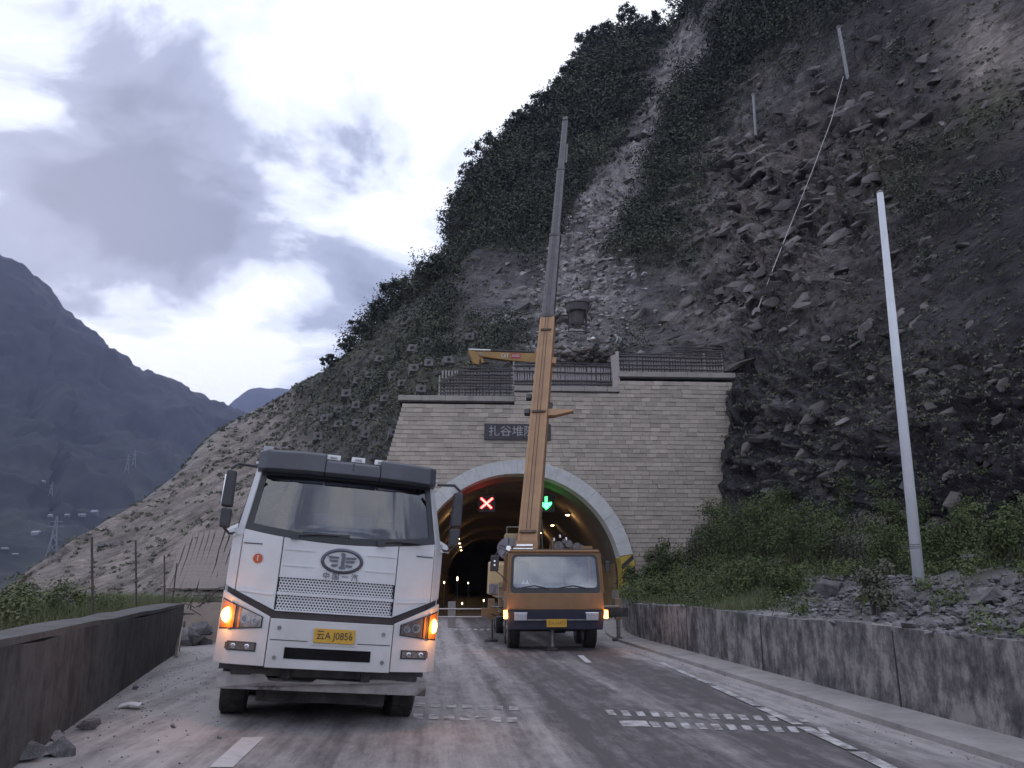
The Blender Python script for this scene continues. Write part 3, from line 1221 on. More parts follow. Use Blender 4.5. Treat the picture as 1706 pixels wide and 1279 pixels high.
MT = [mcol(-1500, 560, 1500), mcol(-900, 420, 1500), mcol(-400, 330, 1500), mcol(-150, 372, 1500), mcol(0, 430, 1500), mcol(70, 476, 1520), mcol(100, 520, 1540), mcol(160, 566, 1570),
      mcol(200, 592, 1600), mcol(250, 622, 1640), mcol(300, 640, 1680), mcol(350, 664, 1720), mcol(405, 691, 1760), mcol(470, 735, 1800), mcol(560, 790, 1850), mcol(700, 850, 1900)]
mt = Loft(MT, 330, 170)
mn = mt.normals()
amp = np.interp(np.linspace(0, 1, 170), [0, mt.kv[4], mt.kv[5], 1], [0.2, 1.0, 0.45, 0.3])[None, :]
rr = fbm(mt.g * 0.0045, 5, 101, 0.5, True)
rr = rr - rr.mean()
mt.g = mt.g + mn * ((rr * 55 + fbm(mt.g * 0.02, 4, 111, 0.55) * 24 + fbm(mt.g * 0.09, 3, 115) * 7) * amp)[..., None]
mt.finish()
mq = fbm(mt.g * 0.01, 5, 121)
mcl = mixc(np.broadcast_to(np.array([0.04, 0.042, 0.042]), mt.g.shape).copy(), np.array([0.085, 0.08, 0.078]), np.clip(mq * 1.2 - 0.1, 0, 0.8))
mcl = mixc(mcl, np.array([0.06, 0.068, 0.05]), np.clip(fbm(mt.g * 0.02, 4, 131) * 1.5, 0, 0.6) * smooth01(700, 860, mt.py))
mt_m = surf('forest_mountain', (1.25, 1.25, 1.25), (0.7, 0.7, 0.7), 0.03, 0.95, bump=1.0, bscale=0.05, attr='soil', detail=8, spec=0.1)
tag(mt.mesh('mountain', mt_m, mcl), kind='structure')
FP = [mcol(250, 760, 3900, 2400, 900), mcol(340, 712, 3900, 2400, 900), mcol(385, 672, 3900, 2400, 900), mcol(412, 654, 3900, 2400, 900), mcol(440, 646, 3900, 2400, 900), mcol(485, 656, 3900, 2400, 900),
      mcol(540, 690, 3900, 2400, 900), mcol(620, 740, 3900, 2400, 900)]
fp = Loft(FP, 80, 40)
fp.g = fp.g + fp.normals() * (fbm(fp.g * 0.004, 5, 141, 0.6) * 45)[..., None]
fp.finish()
tag(fp.mesh('far_peak', mt_m, np.broadcast_to(np.array([0.06, 0.065, 0.06]), fp.g.shape)), kind='structure')

# ================================================================== TUNNEL AND PORTAL
PC = P(862, 1000, 41.5)
PYAW = R(3.0)
portal = thing('tunnel_portal', 'stepped stone block tunnel portal with pale arch ring at the foot of the hill', 'tunnel portal', (PC.x, 41.5, 0.0), (0, 0, PYAW))
XP = xf_of(portal)
AR, AZ, AO = 5.3, 1.9, 6.0                   # arch radius, centre height, outer radius


def arch_half(z, r):
    return math.sqrt(max(0, r * r - (z - AZ) ** 2)) if z < AZ + r else 0.0


def xl(z):
    return -5.95 - 0.245 * (11.3 - z)


XR, XA, XB = 11.7, -0.15, 5.5
TOPS = ((-20, XA, 11.0), (XA, XB, 11.6), (XB, XR, 12.45))
stone_m = surf('split_face_stone', (0.50, 0.435, 0.37), (0.40, 0.35, 0.305), 0.5, 0.92, bump=0.35, bscale=9, c3=(0.29, 0.26, 0.235), island=0.14, detail=10)
mortar_m = surf('grey_mortar', (0.21, 0.19, 0.175), (0.16, 0.148, 0.138), 3, 0.95)
CH = 0.232
core = MB()
bricks = []
z = 0.0
row = 0
while z < 12.45:
    z1 = z + CH
    zm = z + CH / 2
    spans = []
    for a, b, top in TOPS:
        if z1 > top + 0.02:
            continue
        spans.append((max(a, xl(zm)), b))
    # join touching spans
    mer = []
    for s in spans:
        if s[1] - s[0] < 0.05:
            continue
        if mer and abs(mer[-1][1] - s[0]) < 1e-6:
            mer[-1] = (mer[-1][0], s[1])
        else:
            mer.append(s)
    h = arch_half(zm, AR + 0.35)
    fin = []
    for a, b in mer:
        if h > 0 and a < -h < b:
            fin.append((a, -h))
            if b > h:
                fin.append((h, b))
        elif h > 0 and a < h < b:
            fin.append((h, b))
        elif h > 0 and -h <= a and b <= h:
            pass
        else:
            fin.append((a, b))
    for a, b in fin:
        core.box(((a + b) / 2, 0.82, zm), (b - a, 1.6, CH))
        x = a - (0.25 if row % 2 else 0)
        while x < b:
            w = random.uniform(0.40, 0.62)
            x0, x1 = max(x, a), min(x + w, b)
            if x1 - x0 > 0.08:
                bricks.append((x0 + 0.005, x1 - 0.005, z + 0.011, z1 - 0.011))
            x += w
    z = z1
    row += 1
core.build('wall_core', mortar_m, portal)
unit = MB().box((0, 0, 0), (1, 1, 1)).build('brick', stone_m, portal)
unit_me = unit.data
bpy.data.objects.remove(unit)


def brick_seen(b):
    x, zq = (b[0] + b[1]) / 2, (b[2] + b[3]) / 2
    w = XP @ Vector((x, 0, zq))
    a, c_, _ = proj(np.array(w))
    if a < 760 and c_ > 740 or a > 1190 or c_ > 900:
        return False
    return not (850 < a < 925)


order = sorted(range(len(bricks)), key=lambda i: (-(brick_seen(bricks[i])), -(bricks[i][1] - bricks[i][0])))
rest = MB()
for k, i in enumerate(order):
    x0, x1, z0, z1 = bricks[i]
    dp = random.uniform(0.03, 0.085)
    if k < 300:
        o = bpy.data.objects.new('brick', unit_me)
        COL.objects.link(o)
        o.parent = portal
        o.location = ((x0 + x1) / 2, 0.02 - dp / 2 + 0.01, (z0 + z1) / 2)
        o.scale = (x1 - x0, dp + 0.02, z1 - z0)
    else:
        rest.box(((x0 + x1) / 2, 0.02 - dp / 2 + 0.01, (z0 + z1) / 2), (x1 - x0, dp + 0.02, z1 - z0))
tag(rest.build('brick_courses', stone_m, portal, fix=False), kind='stuff')
cop_m = surf('coping_stone', (0.38, 0.345, 0.315), (0.29, 0.265, 0.25), 1.4, 0.92, bump=0.4, c3=(0.2, 0.19, 0.185))
under_m = surf('coping_shadow_paint', (0.09, 0.085, 0.085), (0.06, 0.055, 0.055), 4, 0.95)  # shadow line under the coping, put in as a dark strip
for a, b, top in ((xl(11.3) - 0.35, XA - 0.01, 11.0), (XA, XB - 0.01, 11.6), (XB, XR + 0.2, 12.45)):
    x = a
    while x < b - 0.05:
        w = min(1.25, b - x)
        MB().box((x + w / 2, 0.62, top + 0.2), (w - 0.012, 1.5, 0.28)).build('coping_slab', cop_m, portal, bevel=0.02)
        x += w
    MB().box(((a + b) / 2, 0.62, top + 0.015), (b - a - 0.1, 1.35, 0.06)).build('coping_shadow_strip', under_m, portal)

# pale ring round the mouth, panel by panel, ending in hazard-striped feet
ring_m = surf('flaking_white_ring', (0.60, 0.605, 0.61), (0.50, 0.50, 0.505), 1.9, 0.75, bump=0.2, c3=(0.42, 0.42, 0.43), hi=0.66)
a0 = math.asin((3.15 - AZ) / AO)
NS = 22


def ring_seg(t0, t1, r0, r1, y0, y1, n=4):
    mb = MB()
    sec = []
    for k in range(n + 1):
        t = t0 + (t1 - t0) * k / n
        cs, sn = math.cos(t), math.sin(t)
        sec.append([(r0 * cs, y0, AZ + r0 * sn), (r1 * cs, y0, AZ + r1 * sn), (r1 * cs, y1, AZ + r1 * sn), (r0 * cs, y1, AZ + r0 * sn), (r0 * cs, y0, AZ + r0 * sn)])
    mb.grid(sec)
    mb.f += [(0, 1, 2, 3), tuple(n * 5 + q for q in (3, 2, 1, 0))]
    return mb


for k in range(NS):
    t0 = a0 + (math.pi - 2 * a0) * k / NS
    t1 = a0 + (math.pi - 2 * a0) * (k + 1) / NS
    j = random.uniform(-0.012, 0.012)
    ring_seg(t0 + 0.0007, t1 - 0.0007, AR, AO + j, -0.30 + j, 0.9).build('ring_panel', ring_m, portal)
haz_y = surf('hazard_yellow', (0.50, 0.36, 0.06), (0.40, 0.29, 0.06), 6, 0.8)
haz_k = surf('hazard_black', (0.03, 0.03, 0.03), (0.06, 0.055, 0.05), 6, 0.8)
abot = math.asin((-0.1 - AZ) / AO)
for s in (1, -1):
    def mir(t):
        return t if s == 1 else math.pi - t
    ft = ring_seg(mir(abot), mir(a0 - 0.004), AR, AO, -0.305, 0.9, 8).build('hazard_foot', haz_y, portal)
    t = abot
    while t < a0 - 0.05:
        mb = MB()
        q = []
        for (rr_, tt) in ((AR + 0.01, t), (AO - 0.01, t + 0.085), (AO - 0.01, t + 0.135), (AR + 0.01, t + 0.05)):
            tt = min(tt, a0 - 0.006)
            q.append((rr_ * math.cos(mir(tt)), -0.309, AZ + rr_ * math.sin(mir(tt))))
        mb.prism(q, (0, 0.0025, 0)).build('hazard_stripe', haz_k, ft)
        t += 0.105
# name board
pl = MB().box((0, 0, 0), (3.5, 0.08, 0.86)).build('name_board', surf('board_slate', (0.075, 0.07, 0.08), (0.05, 0.047, 0.055), 5, 0.8), portal, bevel=0.01)
pl.location = (0.02, -0.10, 9.42)
text('board_lettering', '扎谷堆隧道', 0.60, surf('faded_letter_paint', (0.42, 0.41, 0.42), (0.32, 0.31, 0.32), 9, 0.8), pl, Matrix.Translation((0, -0.045, 0.0)) @ FACE, 0.02, width=3.05)

# steel and timber rails standing on the three steps
rail_m = surf('weathered_rail', (0.06, 0.055, 0.06), (0.11, 0.10, 0.10), 3, 0.8, stretch=(0.3, 1, 1))
bar_m = surf('old_netting_bar', (0.40, 0.365, 0.365), (0.29, 0.27, 0.27), 5, 0.85)
post_m = surf('pale_post', (0.40, 0.36, 0.34), (0.3, 0.27, 0.26), 4, 0.85)


def rail_fence(label, x0, x1, zb, rails, posts, bars, rusty=None):
    t = thing('rail_fence', label, 'fence', portal.location + Matrix.Rotation(PYAW, 3, 'Z') @ Vector(((x0 + x1) / 2, 0.35, zb)), (0, 0, PYAW), 'fences on the portal steps')
    h = (x1 - x0) / 2
    for (zr_, a, b, thick) in rails:
        a, b = a if a is not None else -h, b if b is not None else h
        n = 8
        pts = []
        ph = random.random() * 6
        for k in range(n + 1):
            u = a + (b - a) * k / n
            pts.append((u, -0.06 + random.uniform(-0.02, 0.02), zr_ + 0.025 * math.sin(u * 0.8 + ph) + random.uniform(-0.01, 0.01)))
        MB().tube(pts, thick * 1.2, 6).build('rail', rail_m, t)
    for (u, hh, w) in posts:
        MB().box((u, 0, hh / 2), (w, 0.1, hh)).build('post', post_m, t)
    if bars:
        za, zb2, step = bars
        me = MB().box((0, 0, 0), (0.085, 0.02, zb2 - za)).build('upright_bar', bar_m, t)
        u = -h + step
        first = True
        while u < h - 0.05:
            o = me if first else me.copy()
            if not first:
                COL.objects.link(o)
            first = False
            o.location = (u + random.uniform(-0.03, 0.03), 0.03, (za + zb2) / 2 + random.uniform(-0.04, 0.04))
            o.rotation_euler = (0, random.uniform(-0.03, 0.03), 0)
            u += step
    return t


fA = rail_fence('rusted rail fence on the lowest, left step of the portal', -4.15, XA - 0.05, 11.35,
                [(0.05, None, None, 0.05), (0.27, None, None, 0.03), (0.46, None, None, 0.035), (0.62, None, None, 0.03), (0.80, None, None, 0.05), (0.98, -1.9, None, 0.035), (1.12, -1.6, None, 0.03),
                 (1.28, -1.2, None, 0.05), (1.47, -1.0, None, 0.04), (1.62, -0.9, None, 0.03)],
                [(-1.98, 1.2, 0.08), (1.95, 1.7, 0.1)], (0.05, 1.5, 0.16))
MB().bar((-2.0, -0.1, 0.75), (-0.6, -0.1, 1.5), 0.05, 0.08).build('brace', rail_m, fA)
fB = rail_fence('rail fence with close upright bars on the middle step of the portal', XA, XB - 0.05, 11.95,
                [(0.04, None, None, 0.04), (0.18, None, None, 0.035), (0.36, None, None, 0.05), (0.86, None, None, 0.04), (1.22, None, None, 0.045), (1.36, None, None, 0.03)],
                [(-2.8, 1.45, 0.08)], (0.2, 1.3, 0.13))
fC = rail_fence('tallest rail fence on the highest, right step of the portal', XB, XR - 0.3, 12.80,
                [(0.05, None, None, 0.05), (0.26, None, None, 0.035), (0.5, None, None, 0.035), (0.72, None, None, 0.04), (0.95, None, None, 0.05), (1.1, None, None, 0.03), (1.22, -0.3, None, 0.035), (1.36, 0.1, None, 0.04), (1.5, 0.2, None, 0.035)],
                [(1.9, 1.3, 0.07), (2.9, 1.4, 0.06)], (0.1, 1.05, 0.15))
ps = thing('broken_post', 'short pale broken concrete post between the middle and right fences', 'post', portal.location + Matrix.Rotation(PYAW, 3, 'Z') @ Vector((XB - 0.12, 0.12, 11.95)), (0, 0, PYAW))
pm = MB()
pm.hexa([(-0.2, -0.12, 0), (0.2, -0.12, 0), (0.2, 0.12, 0), (-0.2, 0.12, 0), (-0.24, -0.12, 1.75), (0.16, -0.12, 1.9), (0.16, 0.12, 1.85), (-0.24, 0.12, 1.8)])
pm.build('shaft', surf('pinkish_concrete', (0.46, 0.40, 0.38), (0.36, 0.32, 0.31), 4, 0.9, bump=0.3), ps)
MB().box((0.1, 0, 1.9), (0.14, 0.2, 0.22)).build('broken_tip', MATS['pinkish_concrete'], ps)

# ---- the bore
TL = 110.0
bore = MB()
sec = []
ab = math.asin((-0.05 - AZ) / AR)
for yq in np.concatenate([[0.85], np.arange(3, TL, 4.0), [TL]]):
    r_ = []
    for k in range(41):
        t = ab + (math.pi - 2 * ab) * k / 40
        r_.append(((AR + 0.02) * math.cos(t), yq, AZ + (AR + 0.02) * math.sin(t)))
    sec.append(r_)
bore.grid(sec)
bore.add([(-6, TL, -0.1), (6, TL, -0.1), (6, TL, 8), (-6, TL, 8)], [(0, 1, 2, 3)])
bo = bore.build('tunnel', surf('sooty_lining', (0.16, 0.135, 0.115), (0.10, 0.085, 0.075), 0.5, 0.9), smooth=True, fix=False)
bo.location, bo.rotation_euler = portal.location, portal.rotation_euler
tag(bo, kind='structure')
dado = MB()
for s in (-1, 1):
    dado = MB()
    r_ = []
    for yq in (1.2, TL):
        r_.append([(s * arch_half(zq, AR - 0.03), yq, zq) for zq in (0.0, 0.5, 1.2, 2.0, 2.7)])
    dado.grid(r_)
    d_ = dado.build('wall_tiling', surf('ochre_dado', (0.33, 0.24, 0.13), (0.26, 0.19, 0.11), 1.0, 0.7), bo, fix=False)
MB().add([(-5.2, 1.0, 0.004), (5.2, 1.0, 0.004), (5.2, TL, 0.004), (-5.2, TL, 0.004)], [(0, 1, 2, 3)]).build('tunnel_road', surf('tunnel_asphalt', (0.13, 0.12, 0.12), (0.09, 0.085, 0.085), 1.5, 0.6), bo)
sidew = surf('tunnel_walkway', (0.2, 0.19, 0.185), (0.15, 0.14, 0.14), 2, 0.9)
for s in (-1, 1):
    MB().box((s * 4.6, 56, 0.15), (0.75, 108, 0.3)).build('walkway', sidew, bo)

# lamps in the bore, each with its own light
lamp_on = emit('tunnel_lamp_glow', (1.0, 0.72, 0.36), 16.0)
n_l = 0
for s, nm in ((-1, 'left'), (1, 'right')):
    for k in range(7):
        yq = 7 + k * 9.0
        a = R(48)
        lp = XP @ Vector((s * (AR - 0.14) * math.cos(a), yq, AZ + (AR - 0.14) * math.sin(a)))
        ordn = ('first', 'second', 'third', 'fourth', 'fifth', 'sixth', 'seventh')[k]
        t = thing('tunnel_lamp', f'small lit lamp high on the {nm} tunnel lining, {ordn} from the mouth', 'lamp', lp, (0, 0, PYAW), 'lamps along the tunnel lining')
        MB().box((0, 0, 0.02), (0.3, 0.5, 0.12)).build('housing', dark_plastic, t)
        MB().box((0, 0, -0.06), (0.18, 0.36, 0.035)).build('diffuser', lamp_on, t)
        if k % 2 == 0:
            ld_ = bpy.data.lights.new('lamp_light', 'POINT')
            ld_.energy = 20.0
            ld_.color = (1.0, 0.55, 0.20)
            ld_.shadow_soft_size = 0.15
            lo_ = bpy.data.objects.new('lamp_light', ld_)
            COL.objects.link(lo_)
            lo_.parent = t
            lo_.location = (-s * 0.1, 0, -0.25)
# low marker lamps on the left tunnel side
mark_on = emit('marker_glow', (1.0, 0.75, 0.45), 9.0)
for k, (px, py, fw) in enumerate(((762, 964, 50), (780, 971, 55), (740, 970, 46), (806, 1000, 47), (770, 1005, 48))):
    c = P(px, py, fw)
    t = thing('marker_lamp', ('small upright glowing marker lamp inside the left tunnel side', 'glowing marker lamp deeper in the tunnel, right of the upright one', 'glowing marker lamp in the tunnel nearest the white truck', 'low glowing marker lamp beside the yellow crane', 'faint low marker lamp above the barrier rails')[k],
              'lamp', c, (0, 0, PYAW), 'marker lamps inside the tunnel')
    MB().box((0, 0, 0), (0.06, 0.05, 0.22 if k == 0 else 0.09)).build('glow', mark_on, t)
    MB().box((0, 0.06, -c.z / 2 + 0.02), (0.05, 0.04, c.z + 0.1)).build('stake', dark_plastic, t)

# lane signals
def signal(name, label, px, py, kind, col, strength):
    c = P(px, py, 45.0)
    t = thing(name, label, 'lane signal', c, (0, 0, PYAW), 'lane signals inside the tunnel mouth')
    MB().box((0, 0.1, 0), (1.0, 0.18, 1.0)).build('housing', dark_plastic, t, bevel=0.03)
    m_ = emit('signal_' + kind, col, strength)
    if kind == 'red':
        for s in (-1, 1):
            MB().bar((-0.3 * s, -0.012 + 0.004 * s, -0.3), (0.3 * s, -0.012 + 0.004 * s, 0.3), 0.012, 0.15, up=(0, 1, 0)).build('cross_bar', m_, t) if False else \
                MB().prism([(-0.3 * s - 0.06, 0, -0.24), (-0.3 * s + 0.0, 0, -0.32), (0.3 * s + 0.06, 0, 0.24), (0.3 * s, 0, 0.32)] if s == 1 else [(0.24 + 0.06, 0, -0.24), (0.24, 0, -0.32), (-0.36, 0, 0.24), (-0.3, 0, 0.32)], (0, 0.01 + 0.004 * s, 0)).build('cross_bar', m_, t)
    else:
        MB().prism([(-0.06, 0, 0.36), (0.06, 0, 0.36), (0.06, 0, 0.0), (0.30, 0, 0.06), (0.30, 0, -0.06), (0.0, 0, -0.36), (-0.30, 0, -0.06), (-0.30, 0, 0.06), (-0.06, 0, 0.0)], (0, 0.012, 0)).build('arrow', m_, t)
    for o_ in t.children:
        if o_.name.startswith(('cross', 'arrow')):
            o_.location = (0, -0.012, 0)
    hz = AZ + AR - c.z - 0.1
    MB().tube([(0, 0.1, 0.5), (0, 0.1, hz)], 0.03, 6).build('hanger', steel, t)
    return t


signal('lane_signal', 'lit red cross lane signal hanging in the tunnel mouth', 811, 838, 'red', (1.0, 0.035, 0.03), 19.0)
signal('lane_signal', 'lit green arrow lane signal hanging in the tunnel mouth', 910, 838, 'green', (0.03, 1.0, 0.10), 10.0)

# barrier of rails across the closed lane
b0, b1 = ground_at(752, 1046), ground_at(842, 1046)
t = thing('lane_barrier', 'two pale rails on posts barring the left lane at the tunnel', 'barrier', b0)
bd = b1 - b0
for zq in (0.42, 0.72):
    MB().tube([(-0.8, 0, zq), bd + Vector((0.2, 0, zq))], 0.025, 6).build('rail', surf('pale_rail', (0.6, 0.55, 0.52), (0.5, 0.46, 0.44), 4, 0.6), t)
for u in (0.0, 1.0):
    MB().box(bd * u + Vector((0, 0.06, 0.5)), (0.3 if u == 0 else 0.08, 0.08, 1.0)).build('post', surf('barrier_post', (0.3, 0.27, 0.25), (0.22, 0.2, 0.19), 4, 0.8), t)

# ---- painted markings: parts of the road
paint_m = surf('worn_road_paint', (0.50, 0.485, 0.485), (0.36, 0.345, 0.345), 4.0, 0.85, c3=(0.17, 0.155, 0.16), lo=0.42, hi=0.5, detail=10)
paint_fresh = surf('lane_dash_paint', (0.52, 0.505, 0.505), (0.44, 0.425, 0.425), 4.0, 0.85, c3=(0.28, 0.265, 0.27), lo=0.4, hi=0.6, detail=10)


def mark(pix, name='painted_mark'):
    mb = MB()
    q = []
    for (x, y) in pix:
        p = on_road(x, y)
        l = road_local((p.x, p.y, 0))
        q.append((l.x, l.y, float(road_z(p.x, p.y)) + (0.011 if name == 'edge_line' else 0.0065)))
    mb.add(q, [tuple(range(len(q)))])
    return mb.build(name, paint_fresh if name == 'lane_dash' else paint_m, road)


for i in range(14):                          # two rows of block markings, right lane
    x = 1008 + i * 24.5
    y = 1183 + i * 0.9
    if i in (12,):
        continue
    mark([(x, y), (x + 13, y + 0.3), (x + 20, y + 9), (x + 7, y + 8.7)], 'painted_dash')
for i in range(14):
    x = 1030 + i * 25.5
    y = 1201 + i * 0.9
    w = 46 if i == 0 else 14
    if i == 1:
        continue
    mark([(x, y), (x + w, y + 0.3), (x + w + 8, y + 10), (x + 8, y + 9.7)], 'painted_dash')
for i in range(7):
    x = 692 + i * 26
    mark([(x, 1171 + i), (x + 16, 1171.4 + i), (x + 16, 1178 + i), (x, 1177.6 + i)], 'painted_dash')
    mark([(x - 4, 1189 + i), (x + 13, 1189.4 + i), (x + 13, 1198 + i), (x - 4, 1197.6 + i)], 'painted_dash')
for i in range(7):
    x = 756 + i * 11
    mark([(x, 1047.5), (x + 6, 1047.6), (x + 6, 1050), (x, 1049.9)], 'painted_dash')
mark([(404, 1229), (440, 1229), (388, 1279), (348, 1279)], 'lane_dash')
mark([(404, 1279), (350, 1279), (300, 1330), (366, 1330)], 'lane_dash') if False else None
mark([(962, 1092), (972, 1092), (986, 1104), (976, 1104)], 'lane_dash')
# worn edge line of the right lane
for (xa, ya, xb, yb, w) in ((1100, 1104, 1180, 1139, 5), (1190, 1144, 1262, 1177, 7), (1268, 1180, 1330, 1208, 9), (1338, 1212, 1420, 1250, 11), (1428, 1254, 1500, 1290, 13)):
    mark([(xa - w, ya), (xa + w, ya), (xb + w, yb), (xb - w, yb)], 'edge_line')
# ================================================================== WHITE TRUCK
TX = P(541, 1060, 9.55).x
truck_z = float(road_z(TX, 10.4)) - 0.01
truck = thing('tipper_truck', 'white flat-fronted heavy truck with dark visor and flashing amber lamps', 'truck', (TX, 9.55, truck_z - 0.02), (0, R(4.0), R(15.0)))


def fyc(x, z):
    ax = abs(x)
    y = 0.03 * (ax / 0.67) ** 2 if ax < 0.67 else 0.03 + 0.30 * (ax - 0.67)
    if ax > 1.13:
        y += 1.1 * (ax - 1.13)
    if z > 2.17:
        y += (z - 2.17) * 0.36
    return y


def fxc(x, z):
    return x * (1 - 0.10 * max(0, z - 2.17) / 0.9)


def patch(x0, x1, zb, zt, nx=10, nz=6, off=0.0):
    zb_ = zb if callable(zb) else (lambda x: zb)
    zt_ = zt if callable(zt) else (lambda x: zt)
    rows = []
    for i in range(nx + 1):
        x = x0 + (x1 - x0) * i / nx
        r_ = []
        for j in range(nz + 1):
            z = zb_(x) + (zt_(x) - zb_(x)) * j / nz
            r_.append((fxc(x, z), fyc(x, z) - (off(x, z) if callable(off) else off), z))
        rows.append(r_)
    return MB().grid(rows)


def panel(name, mat, x0, x1, zb, zt, off=0.0, th=0.02, nx=10, nz=6, parent=truck, bevel=0.006):
    return patch(x0, x1, zb, zt, nx, nz, off).build(name, mat, parent, solid=th, bevel=bevel, smooth=False, fix=False)


ws_bot = lambda x: 2.19 - 0.105 * (1 - min(1, abs(x) / 1.13) ** 2)
cab_bot = lambda x: 1.30 + max(0, abs(x) - 0.67) * 0.42
bump_top = lambda x: 1.215 + max(0, abs(x) - 0.67) * 0.46
# front shell
up = panel('front_panel', paint_white, -0.665, 0.665, 1.685, ws_bot, nx=14)
for zc_ in (1.98, 1.80):
    for s in (-1, 1):
        patch(s * 0.30, s * 0.64, zc_, zc_ + 0.012, 6, 1, 0.014).build('crease', paint_white, up, solid=0.012, fix=False)
for s in (-1, 1):
    cp = panel('corner_panel', paint_white, s * 0.675, s * 1.125, cab_bot, ws_bot)
    patch(s * 0.70, s * 1.10, lambda x: 1.42 + abs(x) * 0.06, lambda x: 1.44 + abs(x) * 0.06, 6, 1, 0.016).build('crease', paint_white, cp, solid=0.014, fix=False)
    patch(s * 0.90, s * 1.11, 2.02, 2.032, 6, 1, 0.014).build('crease', dark_plastic, cp, solid=0.008, fix=False)
    panel('side_deflector', paint_white, s * 1.137, s * 1.25, cab_bot, 2.20, nx=6)
    MB().prism([(s * 1.22, 0.26, 2.10), (s * 1.335, 0.30, 2.10), (s * 1.335, 0.34, 2.15), (s * 1.22, 0.40, 2.22)], (0, 0.08, 0.05)).build('step_bracket', paint_white, truck, bevel=0.01)
panel('radiator_back', dark_plastic, -1.14, 1.14, 1.05, 2.05, off=-0.09, th=0.02)


def perforated(x0, x1, z0, z1, pitch):
    mb = MB()
    r_ = pitch / math.sqrt(3)
    rowh = 1.5 * r_
    nr = int((z1 - z0) / rowh) + 1
    nc = int((x1 - x0) / pitch) + 1
    for i in range(nr):
        for j in range(nc):
            cx_ = x0 + (j + (0.5 if i % 2 else 0)) * pitch
            cz_ = z0 + i * rowh
            outp, inp = [], []
            for k in range(6):
                a = math.pi / 6 + k * math.pi / 3
                X_, Z_ = cx_ + r_ * math.cos(a), cz_ + r_ * math.sin(a)
                outp.append((X_, Z_))
                inp.append((cx_ + r_ * 0.60 * math.cos(a), cz_ + r_ * 0.60 * math.sin(a)))
            vs_ = [(min(max(x, x0), x1), fyc(x, z) + 0.012, min(max(z, z0), z1)) for x, z in outp + inp]
            mb.add(vs_, [(k, (k + 1) % 6, 6 + (k + 1) % 6, 6 + k) for k in range(6)])
    return mb


for z0, z1 in ((1.315, 1.475), (1.51, 1.67)):
    gp = perforated(-0.655, 0.655, z0, z1, 0.0355).build('grille', paint_white, truck, fix=False)
    patch(-0.665, 0.665, z1, z1 + 0.018, 12, 1, 0.0).build('grille_frame', paint_white, gp, solid=0.02, fix=False)
    patch(-0.665, 0.665, z0 - 0.018, z0, 12, 1, 0.0).build('grille_frame', paint_white, gp, solid=0.02, fix=False)
panel('dark_band', surf('brown_black_trim', (0.055, 0.042, 0.042), (0.075, 0.06, 0.06), 6, 0.6), -1.22, 1.22, lambda x: bump_top(x) - 0.06, lambda x: cab_bot(x) + 0.04, off=-0.035, th=0.02, nx=16)

# emblem: oval ring with a winged figure 1, and the maker's four characters
em = bpy.data.objects.new('emblem', None)
ring = MB()
sec = []
for k in range(41):
    a = 2 * math.pi * k / 40
    cs, sn = math.cos(a), math.sin(a)
    sec.append([(0.245 * cs, 0, 0.145 * sn), (0.220 * cs, -0.018, 0.122 * sn), (0.208 * cs, 0, 0.112 * sn)])
ring.grid(sec)
emb = ring.build('emblem', emblem_m, truck, solid=0.004, fix=False)
bpy.data.objects.remove(em)
emb.location = (0.02, -0.022, 1.895)


def flat(name, pts, mat, parent, th=0.012, y=0.0):
    return MB().prism([(x, y, z) for x, z in pts], (0, -th, 0)).build(name, mat, parent)


flat('emblem_figure', [(-0.03, -0.085), (0.045, -0.085), (0.045, -0.07), (0.03, -0.062), (0.03, 0.085), (0.0, 0.10), (-0.02, 0.085), (-0.02, 0.07), (-0.008, 0.07), (-0.012, -0.062), (-0.03, -0.07)], emblem_m, emb)
for s in (-1, 1):
    for (z0, xo, xi, dr) in ((0.05, 0.165, 0.04, 0.0), (0.01, 0.15, 0.045, 0.0), (-0.035, 0.125, 0.045, -0.012)):
        flat('emblem_wing', [(s * xi, z0), (s * xo, z0 + 0.004 + dr), (s * (xo - 0.012), z0 - 0.02 + dr), (s * xi, z0 - 0.022)], emblem_m, emb)
text('maker_lettering', '中 国 一 汽', 0.085, emblem_m, truck, Matrix.Translation((0.02, -0.018, 1.715)) @ FACE, 0.008, width=0.40)
st = MB().lathe([(0.055, -0.004), (0.055, 0.0)], (0, 0, 0), 'y', 24).build('round_sticker', surf('red_orange_sticker', (0.50, 0.09, 0.03), (0.45, 0.08, 0.03), 8, 0.5), truck)
st.location = (-0.93, fyc(0.93, 1.86) - 0.018, 1.86)
st.rotation_euler = (0, 0, R(-16.7))
text('sticker_number', '1', 0.095, white_ink, st, Matrix.Translation((0, -0.006, 0)) @ FACE, 0.003)

# bumper and what sits in it
dirty_white = surf('dusty_bumper_paint', (0.60, 0.59, 0.60), (0.50, 0.48, 0.47), 1.7, 0.45, coat=0.2, c3=(0.42, 0.38, 0.35), hi=0.7)
bc = panel('bumper_centre', dirty_white, -0.69, 0.69, 0.69, 1.215, off=0.06, th=0.03, nx=14)
slot = patch(-0.50, 0.46, 0.795, 0.915, 8, 2, 0.078).build('bumper_slot', surf('slot_shade_black', (0.010, 0.009, 0.010), (0.016, 0.014, 0.015), 5, 0.9, spec=0.1), bc, solid=0.008, fix=False)  # flat patch; the shade inside the slot is its near-black colour
for x_, z_ in ((-0.585, 1.12), (0.585, 1.11), (-0.60, 0.80), (0.60, 0.80)):
    MB().lathe([(0.022, -0.012), (0.022, 0.0), (0.012, 0.004)], (x_, fyc(x_, z_) - 0.078, z_), 'y', 12).build('bolt_cap', steel, bc)
